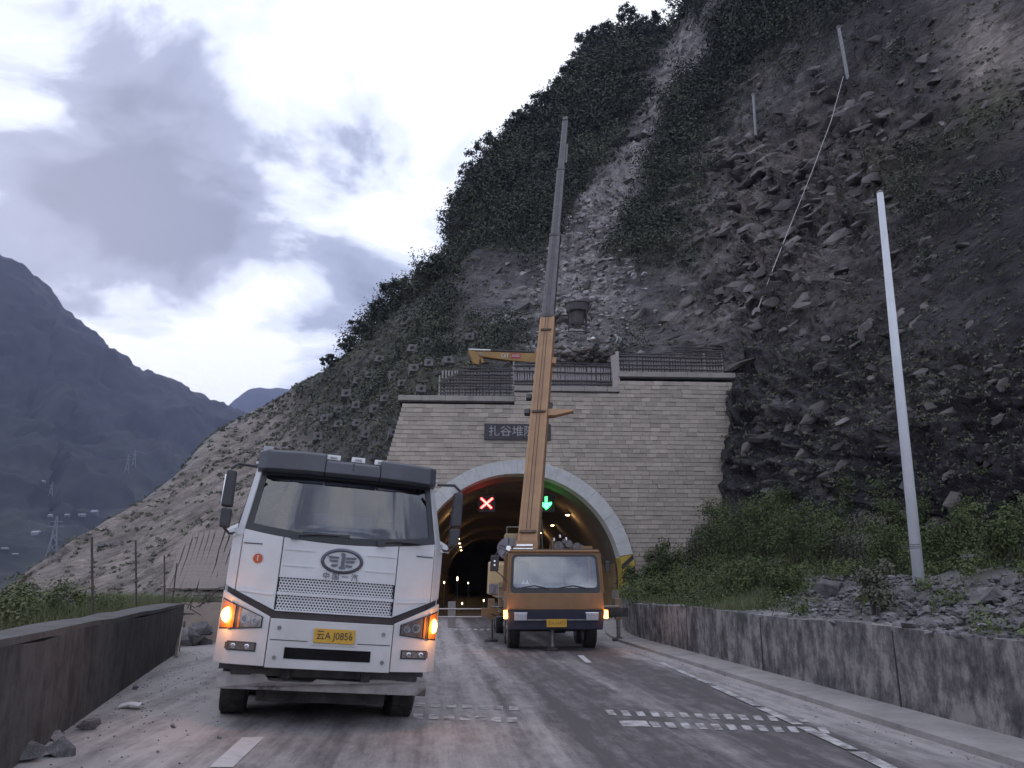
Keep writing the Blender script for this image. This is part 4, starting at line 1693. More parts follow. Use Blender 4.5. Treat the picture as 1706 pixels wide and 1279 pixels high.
for z_ in (0.985,):
    for a, b in ((-0.67, -0.26), (0.30, 0.67)):
        patch(a, b, z_, z_ + 0.008, 6, 1, 0.078).build('bumper_seam', dark_plastic, bc, solid=0.003, fix=False)
pb = patch(-0.225, 0.285, 0.955, 1.155, 6, 2, 0.079).build('plate_bracket', dirty_white, bc, solid=0.012, fix=False)
npl = MB().box((0, 0, 0), (0.46, 0.012, 0.155)).build('number_plate', plate_y, truck, bevel=0.004)
npl.location = (0.03, -0.097, 1.06)
text('plate_lettering', '云A J0856', 0.112, black_ink, npl, Matrix.Translation((0, -0.008, 0)) @ FACE, 0.003, width=0.40)
for s in (-1, 1):
    MB().lathe([(0.009, -0.005), (0.009, 0.0)], (s * 0.17, -0.007, 0.055), 'y', 8).build('plate_screw', steel, npl)

amber_hot = emit('hot_amber_lamp', (1.0, 0.40, 0.05), 22.0)
amber_glass = surf('amber_lens', (0.55, 0.22, 0.04), (0.48, 0.18, 0.03), 8, 0.25)
reflector = surf('lamp_reflector', (0.55, 0.5, 0.47), (0.3, 0.27, 0.26), 14, 0.2, metal=0.8)
for s in (-1, 1):
    bs_ = panel('bumper_corner', dirty_white, s * 0.70, s * 1.25, 0.70, bump_top, off=0.06, th=0.03, nx=10)
    hb = lambda x: 1.115 - (abs(x) - 0.78) * 0.10
    ht = lambda x: 1.215 + (abs(x) - 0.78) * 0.38
    hl = patch(s * 0.775, s * 1.246, lambda x: hb(x) - 0.012, lambda x: ht(x) + 0.012, 8, 3, 0.078).build('headlight', dark_plastic, truck, solid=0.01, fix=False)
    patch(s * 0.79, s * 1.05, lambda x: hb(x), lambda x: ht(x), 5, 2, 0.087).build('reflector', reflector, hl, solid=0.004, fix=False)
    for xq, rq in ((0.86, 0.036), (0.97, 0.05)):
        zq = (hb(xq) + ht(xq)) / 2
        MB().lathe([(rq, 0.0), (rq, -0.012), (rq * 0.75, -0.012), (rq * 0.7, 0.0)], (s * xq, fyc(xq, zq) - 0.092, zq), 'y', 16).build('lamp_bowl', chrome, hl)
    x_in = 1.09 if s == -1 else 1.13
    patch(s * x_in, s * 1.243, lambda x: hb(x) + 0.005, lambda x: ht(x) - 0.005, 5, 3, 0.092).build('amber_housing', amber_glass, hl, solid=0.006, fix=False)
    xl_ = 1.165 if s == -1 else 1.195
    rl_ = (0.072, 0.085) if s == -1 else (0.045, 0.085)
    zl_ = (hb(xl_) + ht(xl_)) / 2
    dm = MB()
    dm.grid([[(s * xl_ + rl_[0] * math.cos(a) * math.cos(b), fyc(xl_, zl_) - 0.095 - 0.035 * math.sin(b), zl_ + rl_[1] * math.sin(a) * math.cos(b)) for a in np.linspace(0, 2 * math.pi, 19)] for b in np.linspace(0, math.pi / 2, 5)])
    dm.build('indicator_lit', amber_hot, hl, smooth=True, fix=False)
    patch(s * (x_in - 0.065), s * (x_in - 0.045), lambda x: hb(x), lambda x: ht(x), 1, 2, 0.094).build('amber_divider', amber_glass, hl, solid=0.006, fix=False)
    patch(s * 0.785, s * 1.245, lambda x: hb(x), lambda x: ht(x), 8, 3, 0.108).build('lens', lens_m, hl, fix=False)
    il = bpy.data.lights.new('indicator_light', 'POINT')
    il.energy = 6.0
    il.color = (1.0, 0.36, 0.05)
    il.shadow_soft_size = 0.06
    io = bpy.data.objects.new('indicator_light', il)
    COL.objects.link(io)
    io.parent = hl
    io.location = (s * 1.20, fyc(1.2, 1.2) - 0.22, 1.20)
    fg = patch(s * 0.81, s * 1.17, 0.845, 0.945, 6, 2, 0.078).build('fog_lamp', dark_plastic, truck, solid=0.008, fix=False)
    patch(s * 0.83, s * 1.15, 0.86, 0.93, 6, 1, 0.084).build('reflector', reflector, fg, solid=0.003, fix=False)
    for xq in (0.91, 1.06):
        MB().lathe([(0.028, 0.0), (0.028, -0.010), (0.018, -0.012)], (s * xq, fyc(xq, 0.895) - 0.088, 0.895), 'y', 14).build('lamp_bowl', chrome, fg)
# battered lower beam under the bumper
chip = surf('chipped_beam_paint', (0.42, 0.40, 0.39), (0.30, 0.28, 0.27), 3.0, 0.8, bump=0.4, c3=(0.09, 0.075, 0.07), hi=0.53)
gb = MB()
prof = [(-1.19, 0.42), (1.19, 0.42), (1.19, 0.59), (0.52, 0.59), (0.46, 0.555), (-0.1, 0.57), (-0.16, 0.53), (-0.62, 0.53), (-0.68, 0.60), (-1.19, 0.60)]
gb.prism([(x, 0.10 + 0.12 * abs(x), z) for x, z in prof], (0, 0.07, 0)).build('lower_beam', chip, truck, bevel=0.012)
MB().box((0, 0.45, 0.66), (2.1, 0.5, 0.16)).build('beam_shadow_pan', chassis_m, truck)  # added dark box standing in for the shade behind the beam
for x_ in (-0.45, 0.45):
    MB().box((x_, 0.20, 0.64), (0.1, 0.12, 0.16)).build('beam_hanger', chassis_m, truck)

# windscreen and dark surround
ws_top = lambda x: 2.955
sur = patch(-1.12, 1.12, lambda x: ws_bot(x) - 0.005, ws_top, 16, 8, 0.0)
# the dark surround is a frame: four strips
fr = surf('black_frit', (0.02, 0.02, 0.025), (0.03, 0.03, 0.035), 5, 0.35)
patch(-1.125, 1.125, lambda x: ws_bot(x), lambda x: ws_bot(x) + 0.085, 16, 1, 0.004).build('screen_sill', fr, truck, solid=0.012, fix=False)
patch(-1.125, 1.125, 2.87, 2.985, 16, 1, 0.004).build('screen_header', fr, truck, solid=0.012, fix=False)
for s in (-1, 1):
    patch(s * 1.055, s * 1.125, ws_bot, 2.985, 2, 8, 0.004).build('screen_pillar_trim', fr, truck, solid=0.012, fix=False)
    patch(s * 1.127, s * 1.20, 2.12, 2.985, 2, 8, 0.0).build('screen_pillar', paint_white, truck, solid=0.03, fix=False)
wsg = patch(-1.085, 1.085, lambda x: ws_bot(x) + 0.04, 2.90, 16, 8, 0.0).build('windscreen', glass_m, truck, smooth=True, fix=False)
for s, x0, x1 in ((1, -0.55, -0.05), (1, 0.45, 0.95)):
    wp = MB()
    a = Vector((x0, fyc(x0, 2.15) - 0.045, 2.155))
    b_ = Vector((x1, fyc(x1, 2.2) - 0.045, 2.185))
    wp.tube([a, (a + b_) / 2 + Vector((0, -0.02, 0.01)), b_], 0.012, 6)
    wo_ = wp.build('wiper', dark_plastic, truck)
    MB().box((x0, a.y + 0.01, 2.135), (0.09, 0.05, 0.06)).build('wiper_pivot', dark_plastic, wo_)
    MB().box(((x0 + x1) / 2 + 0.1, fyc(0.3, 2.2) - 0.03, 2.185), (0.55, 0.012, 0.03)).build('wiper_blade', dark_plastic, wo_)

# visor in three pieces with marker lamps on its lower middle piece
visor_m = surf('charcoal_visor', (0.07, 0.072, 0.09), (0.055, 0.056, 0.07), 3, 0.42)


def visor(x0, x1, zt, name='visor_wing', of=0.20):
    m_ = MB()
    rows = []
    for i in range(9):
        x = x0 + (x1 - x0) * i / 8
        y = fyc(x, 2.95) - of
        X_ = fxc(x, 2.95)
        rows.append([(X_, y + 0.14, 2.90), (X_, y, 2.925), (X_, y + 0.035, zt - 0.03), (X_, y + 0.08, zt), (X_, y + 0.75, zt + 0.02), (X_, y + 0.75, 2.90), (X_, y + 0.14, 2.90)])
    m_.grid(rows)
    m_.f.append(tuple(range(6)))
    m_.f.append(tuple(8 * 7 + q for q in reversed(range(6))))
    return m_.build(name, visor_m, truck, bevel=0.012)


visor(-1.20, -0.335, 3.165)
visor(0.40, 1.20, 3.155)
vc = visor(-0.33, 0.395, 3.085, 'visor_centre', 0.205)
for x_, z_ in ((0.03, 3.05), (0.03, 2.99)):
    MB().lathe([(0.012, -0.008), (0.012, 0)], (x_, fyc(0, 2.95) - 0.19, z_), 'y', 8).build('rivet', dark_plastic, vc)
ml_w = surf('marker_white', (0.78, 0.78, 0.80), (0.7, 0.7, 0.72), 8, 0.35)
for x_ in (-0.215, 0.085, 0.37):
    t_ = MB().box((0, 0, 0), (0.165, 0.07, 0.062)).build('marker_lamp', ml_w, truck, bevel=0.006)
    t_.location = (x_, fyc(x_, 2.95) - 0.03, 3.135)
    MB().box((0, -0.038, -0.004), (0.085, 0.006, 0.026)).build('marker_lens', surf('marker_grey', (0.25, 0.25, 0.27), (0.4, 0.4, 0.4), 30, 0.3), t_)
    MB().box((0, 0, -0.04), (0.1, 0.05, 0.03)).build('marker_foot', dark_plastic, t_)
# left top corner cap
MB().box((-1.0, 0.42, 3.17), (0.12, 0.2, 0.07)).build('roof_cap', surf('light_grey_cap', (0.35, 0.36, 0.4), (0.3, 0.3, 0.34), 4, 0.5), truck, bevel=0.01)

# cab shell: roof, rear wall, sides with door windows, floor
inner_m = surf('cab_trim', (0.10, 0.10, 0.115), (0.075, 0.075, 0.085), 3, 0.9)
roof_pts = [[(x * 0.9, y, 3.0 + 0.06 * (1 - (x / 1.25) ** 2)) for x in np.linspace(-1.25, 1.25, 9)] for y in (0.38, 1.2, 2.0)]
MB().grid(roof_pts).build('cab_roof', paint_white, truck, solid=0.03, fix=False)
MB().box((0, 2.0, 2.0), (2.3, 0.05, 2.0)).build('cab_rear_wall', inner_m, truck)
MB().box((0, 1.15, 1.32), (2.2, 1.7, 0.06)).build('cab_floor', inner_m, truck)
for s in (-1, 1):
    d_ = MB().grid([[(s * 1.25, y, z) for z in (0.98, 1.6, 2.18)] for y in (0.46, 1.2, 2.02)]).build('door', paint_white, truck, solid=0.03, fix=False)
    MB().box((s * 1.28, 1.5, 1.75), (0.03, 0.18, 0.05)).build('door_handle', dark_plastic, d_)
    MB().grid([[(s * (1.25 - 0.135 * (z - 2.18) / 0.84), y + (z - 2.18) * (0.36 if y < 0.6 else 0.0), z) for z in (2.18, 2.6, 3.0)] for y in (0.55, 1.2, 1.85)]).build('door_window', glass_m, d_, fix=False)
    MB().bar((s * 1.24, 1.93, 2.18), (s * 1.12, 1.93, 3.0), 0.16, 0.05).build('rear_pillar', paint_white, truck)
    # mirrors
    mr = bpy.data.objects
    arm = MB().tube([(s * 1.10, 0.22, 2.93), (s * 1.30, 0.12, 2.93), (s * 1.38, 0.12, 2.86)], 0.018, 8)
    m1 = MB().hexa([(s * 1.30, 0.12, 2.42), (s * 1.43, 0.10, 2.42), (s * 1.43, 0.26, 2.42), (s * 1.30, 0.26, 2.42), (s * 1.31, 0.12, 2.85), (s * 1.42, 0.10, 2.85), (s * 1.42, 0.24, 2.85), (s * 1.31, 0.24, 2.85)]).build('mirror', dark_plastic, truck, bevel=0.025)
    arm.build('mirror_arm', dark_plastic, m1)
    MB().hexa([(s * 1.30, 0.12, 2.18), (s * 1.41, 0.10, 2.18), (s * 1.41, 0.25, 2.18), (s * 1.30, 0.25, 2.18), (s * 1.30, 0.12, 2.40), (s * 1.42, 0.10, 2.40), (s * 1.42, 0.25, 2.40), (s * 1.30, 0.25, 2.40)]).build('lower_mirror', dark_plastic, m1, bevel=0.02)
    MB().tube([(s * 1.38, 0.16, 2.2), (s * 1.30, 0.25, 2.12), (s * 1.24, 0.34, 2.14)], 0.016, 8).build('mirror_stay', dark_plastic, m1)
    MB().box((s * 1.385, 0.258, 2.63), (0.12, 0.006, 0.36)).build('mirror_glass', chrome, m1)
# inside: dash, seats, wheel, a sheet of card on the dash, curtain by the right pillar
MB().hexa([(-1.08, 0.20, 1.75), (1.08, 0.20, 1.75), (1.08, 0.75, 1.75), (-1.08, 0.75, 1.75), (-1.06, 0.18, 2.13), (1.06, 0.18, 2.13), (1.06, 0.62, 2.20), (-1.06, 0.62, 2.20)]).build('dashboard', inner_m, truck)
for x_ in (-0.62, 0.62):
    s_ = MB().box((x_, 1.35, 1.75), (0.5, 0.5, 0.16)).build('seat', inner_m, truck, bevel=0.03)
    MB().box((x_, 1.62, 2.15), (0.5, 0.14, 0.75)).build('seat_back', inner_m, s_, bevel=0.05)
    MB().box((x_, 1.62, 2.62), (0.27, 0.12, 0.2)).build('headrest', inner_m, s_, bevel=0.05)
sw = MB()
sec = []
for k in range(25):
    a = 2 * math.pi * k / 24
    sec.append([(0.62 + (0.22 + 0.016 * math.cos(b)) * math.cos(a), 0.82 - 0.10 * math.sin(a) + 0.016 * math.sin(b), 2.17 + 0.19 * math.sin(a) * (1 + 0.05 * math.cos(b))) for b in np.linspace(0, 2 * math.pi, 7)])
sw.grid(sec).build('steering_wheel', dark_plastic, truck)
card = MB().box((0, 0, 0), (0.72, 0.01, 0.26)).build('dash_card', surf('pale_card', (0.26, 0.26, 0.28), (0.2, 0.2, 0.22), 5, 0.7), truck)
card.location = (0.0, 0.40, 2.34)
card.rotation_euler = (R(-18), 0, 0)
MB().box((0.13, -0.007, -0.02), (0.26, 0.004, 0.14)).build('card_print', surf('card_grey', (0.2, 0.2, 0.22), (0.25, 0.25, 0.27), 30, 0.8), card)
for s in (-1, 1):
    cu = MB()  # panels added inside the side windows to block the sky behind them
    cu.grid([[(s * (1.17 - 0.12 * z_) + 0.025 * math.sin(k * 1.9), 0.58 + 0.11 * k + 0.36 * z_ * (1 - k / 12), 2.16 + z_) for z_ in (0, 0.25, 0.5, 0.8)] for k in range(13)])
    cu.build('side_blocker', surf('grey_blocker', (0.075, 0.075, 0.09), (0.06, 0.06, 0.07), 6, 0.95), truck, solid=0.01, fix=False)
cu = MB()
cu.grid([[(0.86 + 0.02 * math.sin(k * 1.9) + 0.05 * z_, 0.55 + 0.03 * k, 2.10 + z_) for z_ in (0, 0.25, 0.5, 0.8)] for k in range(10)])
cu.build('cab_curtain', surf('dark_curtain', (0.035, 0.033, 0.04), (0.05, 0.045, 0.05), 6, 0.95), truck, solid=0.01, fix=False)
MB().lathe([(0.11, 0), (0.13, 0.02), (0.1, 0.05)], (-0.86, 0.5, 2.60), 'y', 16).build('cab_fan', inner_m, truck)

# wheels, chassis, tipper body
def wheel(parent, c, r_, w, name='wheel'):
    prof_ = [(r_ * 0.62, -w / 2 + 0.01), (r_ * 0.92, -w / 2), (r_, -w / 2 + 0.04), (r_ * 1.003, 0), (r_, w / 2 - 0.04), (r_ * 0.92, w / 2), (r_ * 0.62, w / 2 - 0.01)]
    t_ = MB().lathe(prof_, (0, 0, 0), 'x', 32).build(name, rubber, parent, smooth=False)
    t_.location = c
    rm = MB().lathe([(r_ * 0.60, -w / 2 - 0.004), (r_ * 0.60, -w / 2 + 0.06), (r_ * 0.22, -w / 2 + 0.05), (r_ * 0.2, -w / 2 - 0.03), (r_ * 0.05, -w / 2 - 0.03)], (0, 0, 0), 'x', 24).build('rim', steel, t_)
    rm2 = MB().lathe([(r_ * 0.60, w / 2 + 0.004), (r_ * 0.60, w / 2 - 0.06), (r_ * 0.22, w / 2 - 0.05), (r_ * 0.2, w / 2 + 0.03), (r_ * 0.05, w / 2 + 0.03)], (0, 0, 0), 'x', 24).build('rim', steel, t_)
    for k in range(0, 40):                   # tread blocks
        pass
    tr = MB()
    for k in range(36):
        a = 2 * math.pi * k / 36
        for q_ in (-0.3, 0.0, 0.3):
            rot = Matrix.Rotation(a, 3, 'X')
            tr.box(rot @ Vector((q_ * w, 0, r_ * 1.0)), (w * 0.22, r_ * 0.11, 0.02), rot)
    tr.build('tread', rubber, t_, fix=False)
    return t_


for s in (-1, 1):
    wheel(truck, (s * 1.02, 1.38, 0.50), 0.50, 0.31)
    wheel(truck, (s * 1.02, 3.1, 0.50), 0.50, 0.31)
    for y_ in (5.9, 7.2):
        wheel(truck, (s * 0.93, y_, 0.50), 0.50, 0.56)
    MB().box((s * 0.42, 4.3, 0.95), (0.09, 8.2, 0.28)).build('chassis_rail', chassis_m, truck)
    ma_ = MB()
    ma_.grid([[(s * x_, 1.38 + 0.62 * math.cos(a), 0.52 + 0.62 * math.sin(a)) for x_ in (0.82, 1.22)] for a in np.linspace(0.1, math.pi - 0.1, 10)])
    ma_.build('mudguard', dark_plastic, truck, solid=0.015, fix=False)
MB().box((0, 1.38, 0.42), (1.7, 0.2, 0.22)).build('front_axle', chassis_m, truck)
for s in (-1, 1):
    MB().box((s * 1.0, 2.1, 0.55), (0.42, 0.03, 0.78)).build('mud_flap', rubber, truck)  # flaps added to cut the light passing under the truck
    MB().box((s * 0.98, 4.4, 0.72), (0.55, 1.5, 0.62)).build('fuel_tank' if s == 1 else 'battery_box', chassis_m, truck, bevel=0.05)
MB().box((0, 1.35, 0.34), (1.5, 1.5, 0.16)).build('shade_pan', chassis_m, truck)  # added low dark box that deepens the shade under the truck
MB().box((0, 3.4, 0.55), (1.6, 2.4, 0.6)).build('gearbox', chassis_m, truck, bevel=0.04)
MB().box((0, 1.4, 0.72), (1.1, 1.5, 0.86)).build('engine', chassis_m, truck, bevel=0.03)
tip = MB()
body_m = surf('tipper_green_grey', (0.12, 0.13, 0.14), (0.09, 0.095, 0.1), 2, 0.7, c3=(0.2, 0.17, 0.15))
tip.box((0, 5.4, 1.28), (2.3, 6.0, 0.1)).build('tipper_floor', body_m, truck)
MB().box((0, 2.42, 2.0), (2.3, 0.06, 1.5)).build('tipper_front', body_m, truck)
for s in (-1, 1):
    MB().box((s * 1.15, 5.4, 2.0), (0.06, 6.0, 1.4)).build('tipper_side', body_m, truck)
    for k in range(7):
        MB().box((s * 1.20, 2.8 + k * 0.85, 2.0), (0.06, 0.1, 1.36)).build('tipper_rib', body_m, truck)
MB().box((0, 8.42, 1.98), (2.3, 0.06, 1.4)).build('tailgate', body_m, truck)

# ================================================================== TRUCK CRANE
cr_c = P(926, 1030, 21.6)
CR = thing('truck_crane', 'ochre truck crane with its long telescopic boom raised, standing before the tunnel', 'crane', (cr_c.x, 21.6, -0.02), (0, 0, R(3.5)))
CRX = xf_of(CR)
CRI = CRX.inverted()


def cfx(x, z):
    return x * (1 - 0.045 * max(0, z - 1.45))


def cfy(z):
    return 0.10 * max(0, z - 1.45)


def rrect(x0, x1, z0, z1, r_, n=5):
    out_ = []
    for (cx_, cz_, a0_) in ((x1 - r_, z0 + r_, -90), (x1 - r_, z1 - r_, 0), (x0 + r_, z1 - r_, 90), (x0 + r_, z0 + r_, 180)):
        for k in range(n + 1):
            a = R(a0_ + 90 * k / n)
            out_.append((cx_ + r_ * math.cos(a), cz_ + r_ * math.sin(a)))
    return out_


def cpt(x, z, off=0.0):
    return (cfx(x, z), cfy(z) - off, z)


def annulus(outer, inner, off):
    mb = MB()
    n = len(outer)
    mb.v = [cpt(x, z, off) for x, z in outer] + [cpt(x, z, off) for x, z in inner]
    mb.f = [(i, (i + 1) % n, n + (i + 1) % n, n + i) for i in range(n)]
    return mb


wo_o = rrect(-1.19, 1.19, 1.46, 2.46, 0.12)
wo_i = rrect(-1.12, 1.12, 1.60, 2.40, 0.10)
full = []
for (x, z) in wo_o:                          # outer boundary of the front shell, pushed out from the opening
    full.append((max(-1.25, min(1.25, x * 1.06)), 2.54 if z > 2.3 else (1.10 if z < 1.62 else z)))
annulus(full, wo_o, 0.0).build('cab_front', crane_panel, CR, solid=0.02)
annulus(wo_o, wo_i, 0.008).build('windscreen_seal', fr, CR, solid=0.02)
wg = MB()
wg.v = [cpt(x, z, 0.0) for x, z in wo_i]
wg.f = [tuple(range(len(wo_i)))]
wg.build('windscreen', glass('crane_glass', 2.7, (0.75, 0.8, 0.9)), CR, fix=False)
for s in (-1, 1):
    sd = MB()
    sd.grid([[(s * cfx(1.25, z), y + cfy(z) * (1 if y < 0.5 else 0), z) for z in (0.95, 1.5)] for y in (0.0, 1.0, 1.95)])
    d_ = sd.build('door', crane_panel, CR, solid=0.03, fix=False)
    MB().grid([[(s * cfx(1.24, z), y + cfy(z) * (1 if y < 0.5 else 0), z) for z in (1.5, 2.4)] for y in (0.12, 1.0, 1.8)]).build('door_window', glass_m, d_, fix=False)
    MB().bar((s * 1.24, 0.06, 1.5), (s * 1.185, 0.14, 2.5), 0.06, 0.10).build('front_pillar', crane_panel, CR)
    MB().bar((s * 1.24, 1.9, 1.5), (s * 1.185, 1.9, 2.5), 0.06, 0.12).build('rear_pillar', crane_panel, CR)
MB().box((0, 1.02, 2.54), (2.40, 1.95, 0.07)).build('cab_roof', crane_panel, CR, bevel=0.03)
MB().box((0, 0.16, 2.585), (2.36, 0.05, 0.03)).build('roof_lip', rust, CR)
MB().box((0, 1.95, 1.75), (2.42, 0.04, 1.5)).build('cab_rear_wall', surf('cab_grey_trim', (0.3, 0.3, 0.34), (0.22, 0.22, 0.26), 3, 0.9), CR)
MB().box((0, 1.0, 1.12), (2.4, 1.9, 0.05)).build('cab_floor', inner_m, CR)
MB().hexa([(-1.1, 0.12, 1.2), (1.1, 0.12, 1.2), (1.1, 0.5, 1.2), (-1.1, 0.5, 1.2), (-1.1, 0.12, 1.62), (1.1, 0.12, 1.62), (1.1, 0.45, 1.68), (-1.1, 0.45, 1.68)]).build('dashboard', surf('pale_teal_dash', (0.22, 0.27, 0.28), (0.16, 0.2, 0.21), 3, 0.8), CR)
for x_ in (-0.82, 0.62):
    s_ = MB().box((x_, 1.1, 1.45), (0.5, 0.5, 0.16)).build('seat', inner_m, CR, bevel=0.03)
    MB().box((x_, 1.35, 1.9), (0.48, 0.14, 0.8)).build('seat_back', inner_m, s_, bevel=0.06)
for x0_, x1_ in ((-0.9, -0.2), (0.1, 0.85)):
    w_ = MB().tube([(x0_, -0.035, 1.60), ((x0_ + x1_) / 2, -0.05, 1.66), (x1_, -0.04, 1.58)], 0.014, 6).build('wiper', dark_plastic, CR)
for x_ in (-0.82, -0.72):
    MB().prism([(x_ - 0.06, 0.3, 1.69), (x_ + 0.06, 0.3, 1.69), (x_, 0.3, 1.80)], (0, 0.02, 0)).build('dash_paper', white_ink, CR)
# belt line panel, bumper and lamps
MB().hexa([(-1.27, -0.03, 1.04), (1.27, -0.03, 1.04), (1.27, 0.2, 1.04), (-1.27, 0.2, 1.04), (-1.255, -0.022, 1.47), (1.255, -0.022, 1.47), (1.255, 0.2, 1.47), (-1.255, 0.2, 1.47)]).build('front_panel', crane_panel, CR, bevel=0.02)
MB().hexa([(-1.20, -0.16, 0.55), (1.20, -0.16, 0.55), (1.24, 0.25, 0.55), (-1.24, 0.25, 0.55), (-1.27, -0.12, 1.035), (1.27, -0.12, 1.035), (1.27, 0.25, 1.035), (-1.27, 0.25, 1.035)]).build('bumper', navy, CR, bevel=0.03)
MB().box((0, -0.175, 0.80), (1.5, 0.02, 0.03)).build('bumper_strip', steel, CR)
for s in (-1, 1):
    h_ = MB().box((s * 0.93, -0.145, 0.88), (0.36, 0.06, 0.22)).build('headlight', chrome, CR, bevel=0.02)
    MB().box((s * 0.93, -0.178, 0.88), (0.31, 0.012, 0.18)).build('lens', surf('clear_lamp_glass', (0.6, 0.62, 0.68), (0.42, 0.43, 0.47), 18, 0.12, metal=0.5), h_, bevel=0.01)
    xi = -1.31 if s == -1 else 1.31
    i_ = MB().box((xi, -0.03, 0.93), (0.10, 0.10, 0.21)).build('indicator', amber_on, CR, bevel=0.015)
    il = bpy.data.lights.new('indicator_light', 'POINT')
    il.energy = 3.5
    il.color = (1.0, 0.38, 0.06)
    il.shadow_soft_size = 0.05
    io = bpy.data.objects.new('indicator_light', il)
    COL.objects.link(io)
    io.parent = i_
    io.location = (xi * 1.02, -0.22, 0.93)
npl = MB().box((0, 0, 0), (0.52, 0.012, 0.20)).build('number_plate', plate_y, CR, bevel=0.004)
npl.location = (0.0, -0.19, 0.72)
text('plate_lettering', '云A·16453', 0.12, surf('plate_ink', (0.24, 0.14, 0.03), (0.2, 0.11, 0.03), 20, 0.7), npl, Matrix.Translation((0, -0.008, 0)) @ FACE, 0.003, width=0.44)
jk = MB().tube([(-0.08, 0.12, 0.58), (-0.08, 0.12, 0.10)], 0.05, 10).build('front_jack', steel, CR)
MB().lathe([(0.16, 0.0), (0.16, 0.05), (0.06, 0.09)], (-0.08, 0.12, 0.03), 'z', 14).build('jack_foot', chassis_m, jk)
MB().box((-0.3, 0.1, 0.60), (0.6, 0.2, 0.07)).build('jack_plate', steel, CR)
for s in (-1, 1):
    for y_ in (1.25, 2.75, 7.9, 9.3):
        wheel(CR, (s * (1.04 if y_ < 4 else 0.95), y_, 0.53), 0.53, 0.32 if y_ < 4 else 0.58)
    MB().box((s * 0.45, 5.8, 0.98), (0.12, 11.0, 0.34)).build('chassis_rail', chassis_m, CR)
    MB().box((s * 1.0, 6.6, 1.26), (0.5, 8.8, 0.06)).build('deck', crane_panel, CR)
MB().box((0, 1.25, 0.53), (1.7, 0.18, 0.18)).build('front_axle', chassis_m, CR)
# outriggers: right front one run out, left one half out
for s, ext in ((1, 2.32), (-1, 1.55)):
    y_ = 3.6
    MB().box((s * ext / 2 + s * 0.2, y_, 0.86), (abs(ext) + 0.2, 0.26, 0.26)).build('outrigger_beam', chassis_m if s == 1 else crane_panel, CR, bevel=0.01)
    jb = MB().box((s * ext, y_, 0.95), (0.2, 0.22, 0.62)).build('jack_box', surf('grimy_ochre', (0.28, 0.19, 0.11), (0.2, 0.14, 0.09), 4, 0.7), CR, bevel=0.01)
    MB().tube([(s * ext, y_, 0.7), (s * ext, y_, 0.06)], 0.06, 10).build('jack_leg', steel, jb)
    MB().lathe([(0.2, 0.0), (0.2, 0.05), (0.08, 0.1)], (s * ext, y_, 0.03), 'z', 14).build('jack_foot', chassis_m, jb)
    MB().tube([(s * 1.28, y_ - 0.14, 1.03), (s * ext, y_ - 0.14, 1.04)], 0.018, 6).build('hose', surf('pale_hose', (0.5, 0.45, 0.42), (0.4, 0.36, 0.34), 4, 0.7), jb)
    hs = MB().tube([(s * 1.28, y_ - 0.15, 0.74), (s * (ext * 0.75), y_ - 0.15, 0.68), (s * ext, y_ - 0.13, 0.82)], 0.02, 6).build('hose', rubber, jb)
MB().box((2.28, 3.75, 1.25), (0.22, 0.1, 0.5)).build('outrigger_board', surf('grimy_board', (0.22, 0.19, 0.16), (0.15, 0.13, 0.11), 4, 0.9), CR)
# turntable and the works on it
MB().lathe([(1.0, 0), (1.0, 0.22), (0.9, 0.24)], (0, 6.2, 1.29), 'z', 32).build('slew_ring', chassis_m, CR)
MB().box((0, 6.2, 1.62), (1.7, 2.9, 0.2)).build('turntable', crane_panel, CR, bevel=0.02)
for s in (-1, 1):
    MB().prism([(s * 0.42, 4.4, 1.7), (s * 0.42, 6.9, 1.7), (s * 0.42, 5.1, 3.05), (s * 0.42, 4.5, 3.05)], (s * 0.05, 0, 0)).build('boom_cheek', crane_panel, CR)
oc = MB().hexa([(-1.62, 4.2, 1.36), (-0.72, 4.2, 1.36), (-0.72, 5.9, 1.36), (-1.62, 5.9, 1.36), (-1.58, 4.25, 2.32), (-0.74, 4.25, 2.32), (-0.74, 5.7, 2.42), (-1.58, 5.7, 2.42)]).build('operator_cab', surf('cream_ochre', (0.55, 0.40, 0.20), (0.45, 0.32, 0.17), 2, 0.6), CR, bevel=0.06)
MB().box((-1.17, 4.20, 1.55), (0.86, 0.06, 0.30)).build('cab_grille', surf('grey_lilac_grille', (0.32, 0.29, 0.33), (0.16, 0.14, 0.17), 16, 0.7), oc)
for k in range(4):
    MB().box((-1.45 + k * 0.19, 4.16, 1.55), (0.05, 0.03, 0.26)).build('grille_slat', steel, oc)
MB().box((-1.20, 3.30, 1.3), (0.3, 0.4, 0.9)).build('side_ladder_box', surf('grimy_ochre2', (0.33, 0.23, 0.13), (0.22, 0.16, 0.1), 4, 0.7), CR, bevel=0.02)
for k in range(4):
    MB().tube([(-1.42, 3.08, 0.75 + 0.28 * k), (-1.12, 3.08, 0.75 + 0.28 * k)], 0.018, 6).build('ladder_rung', steel, CR)
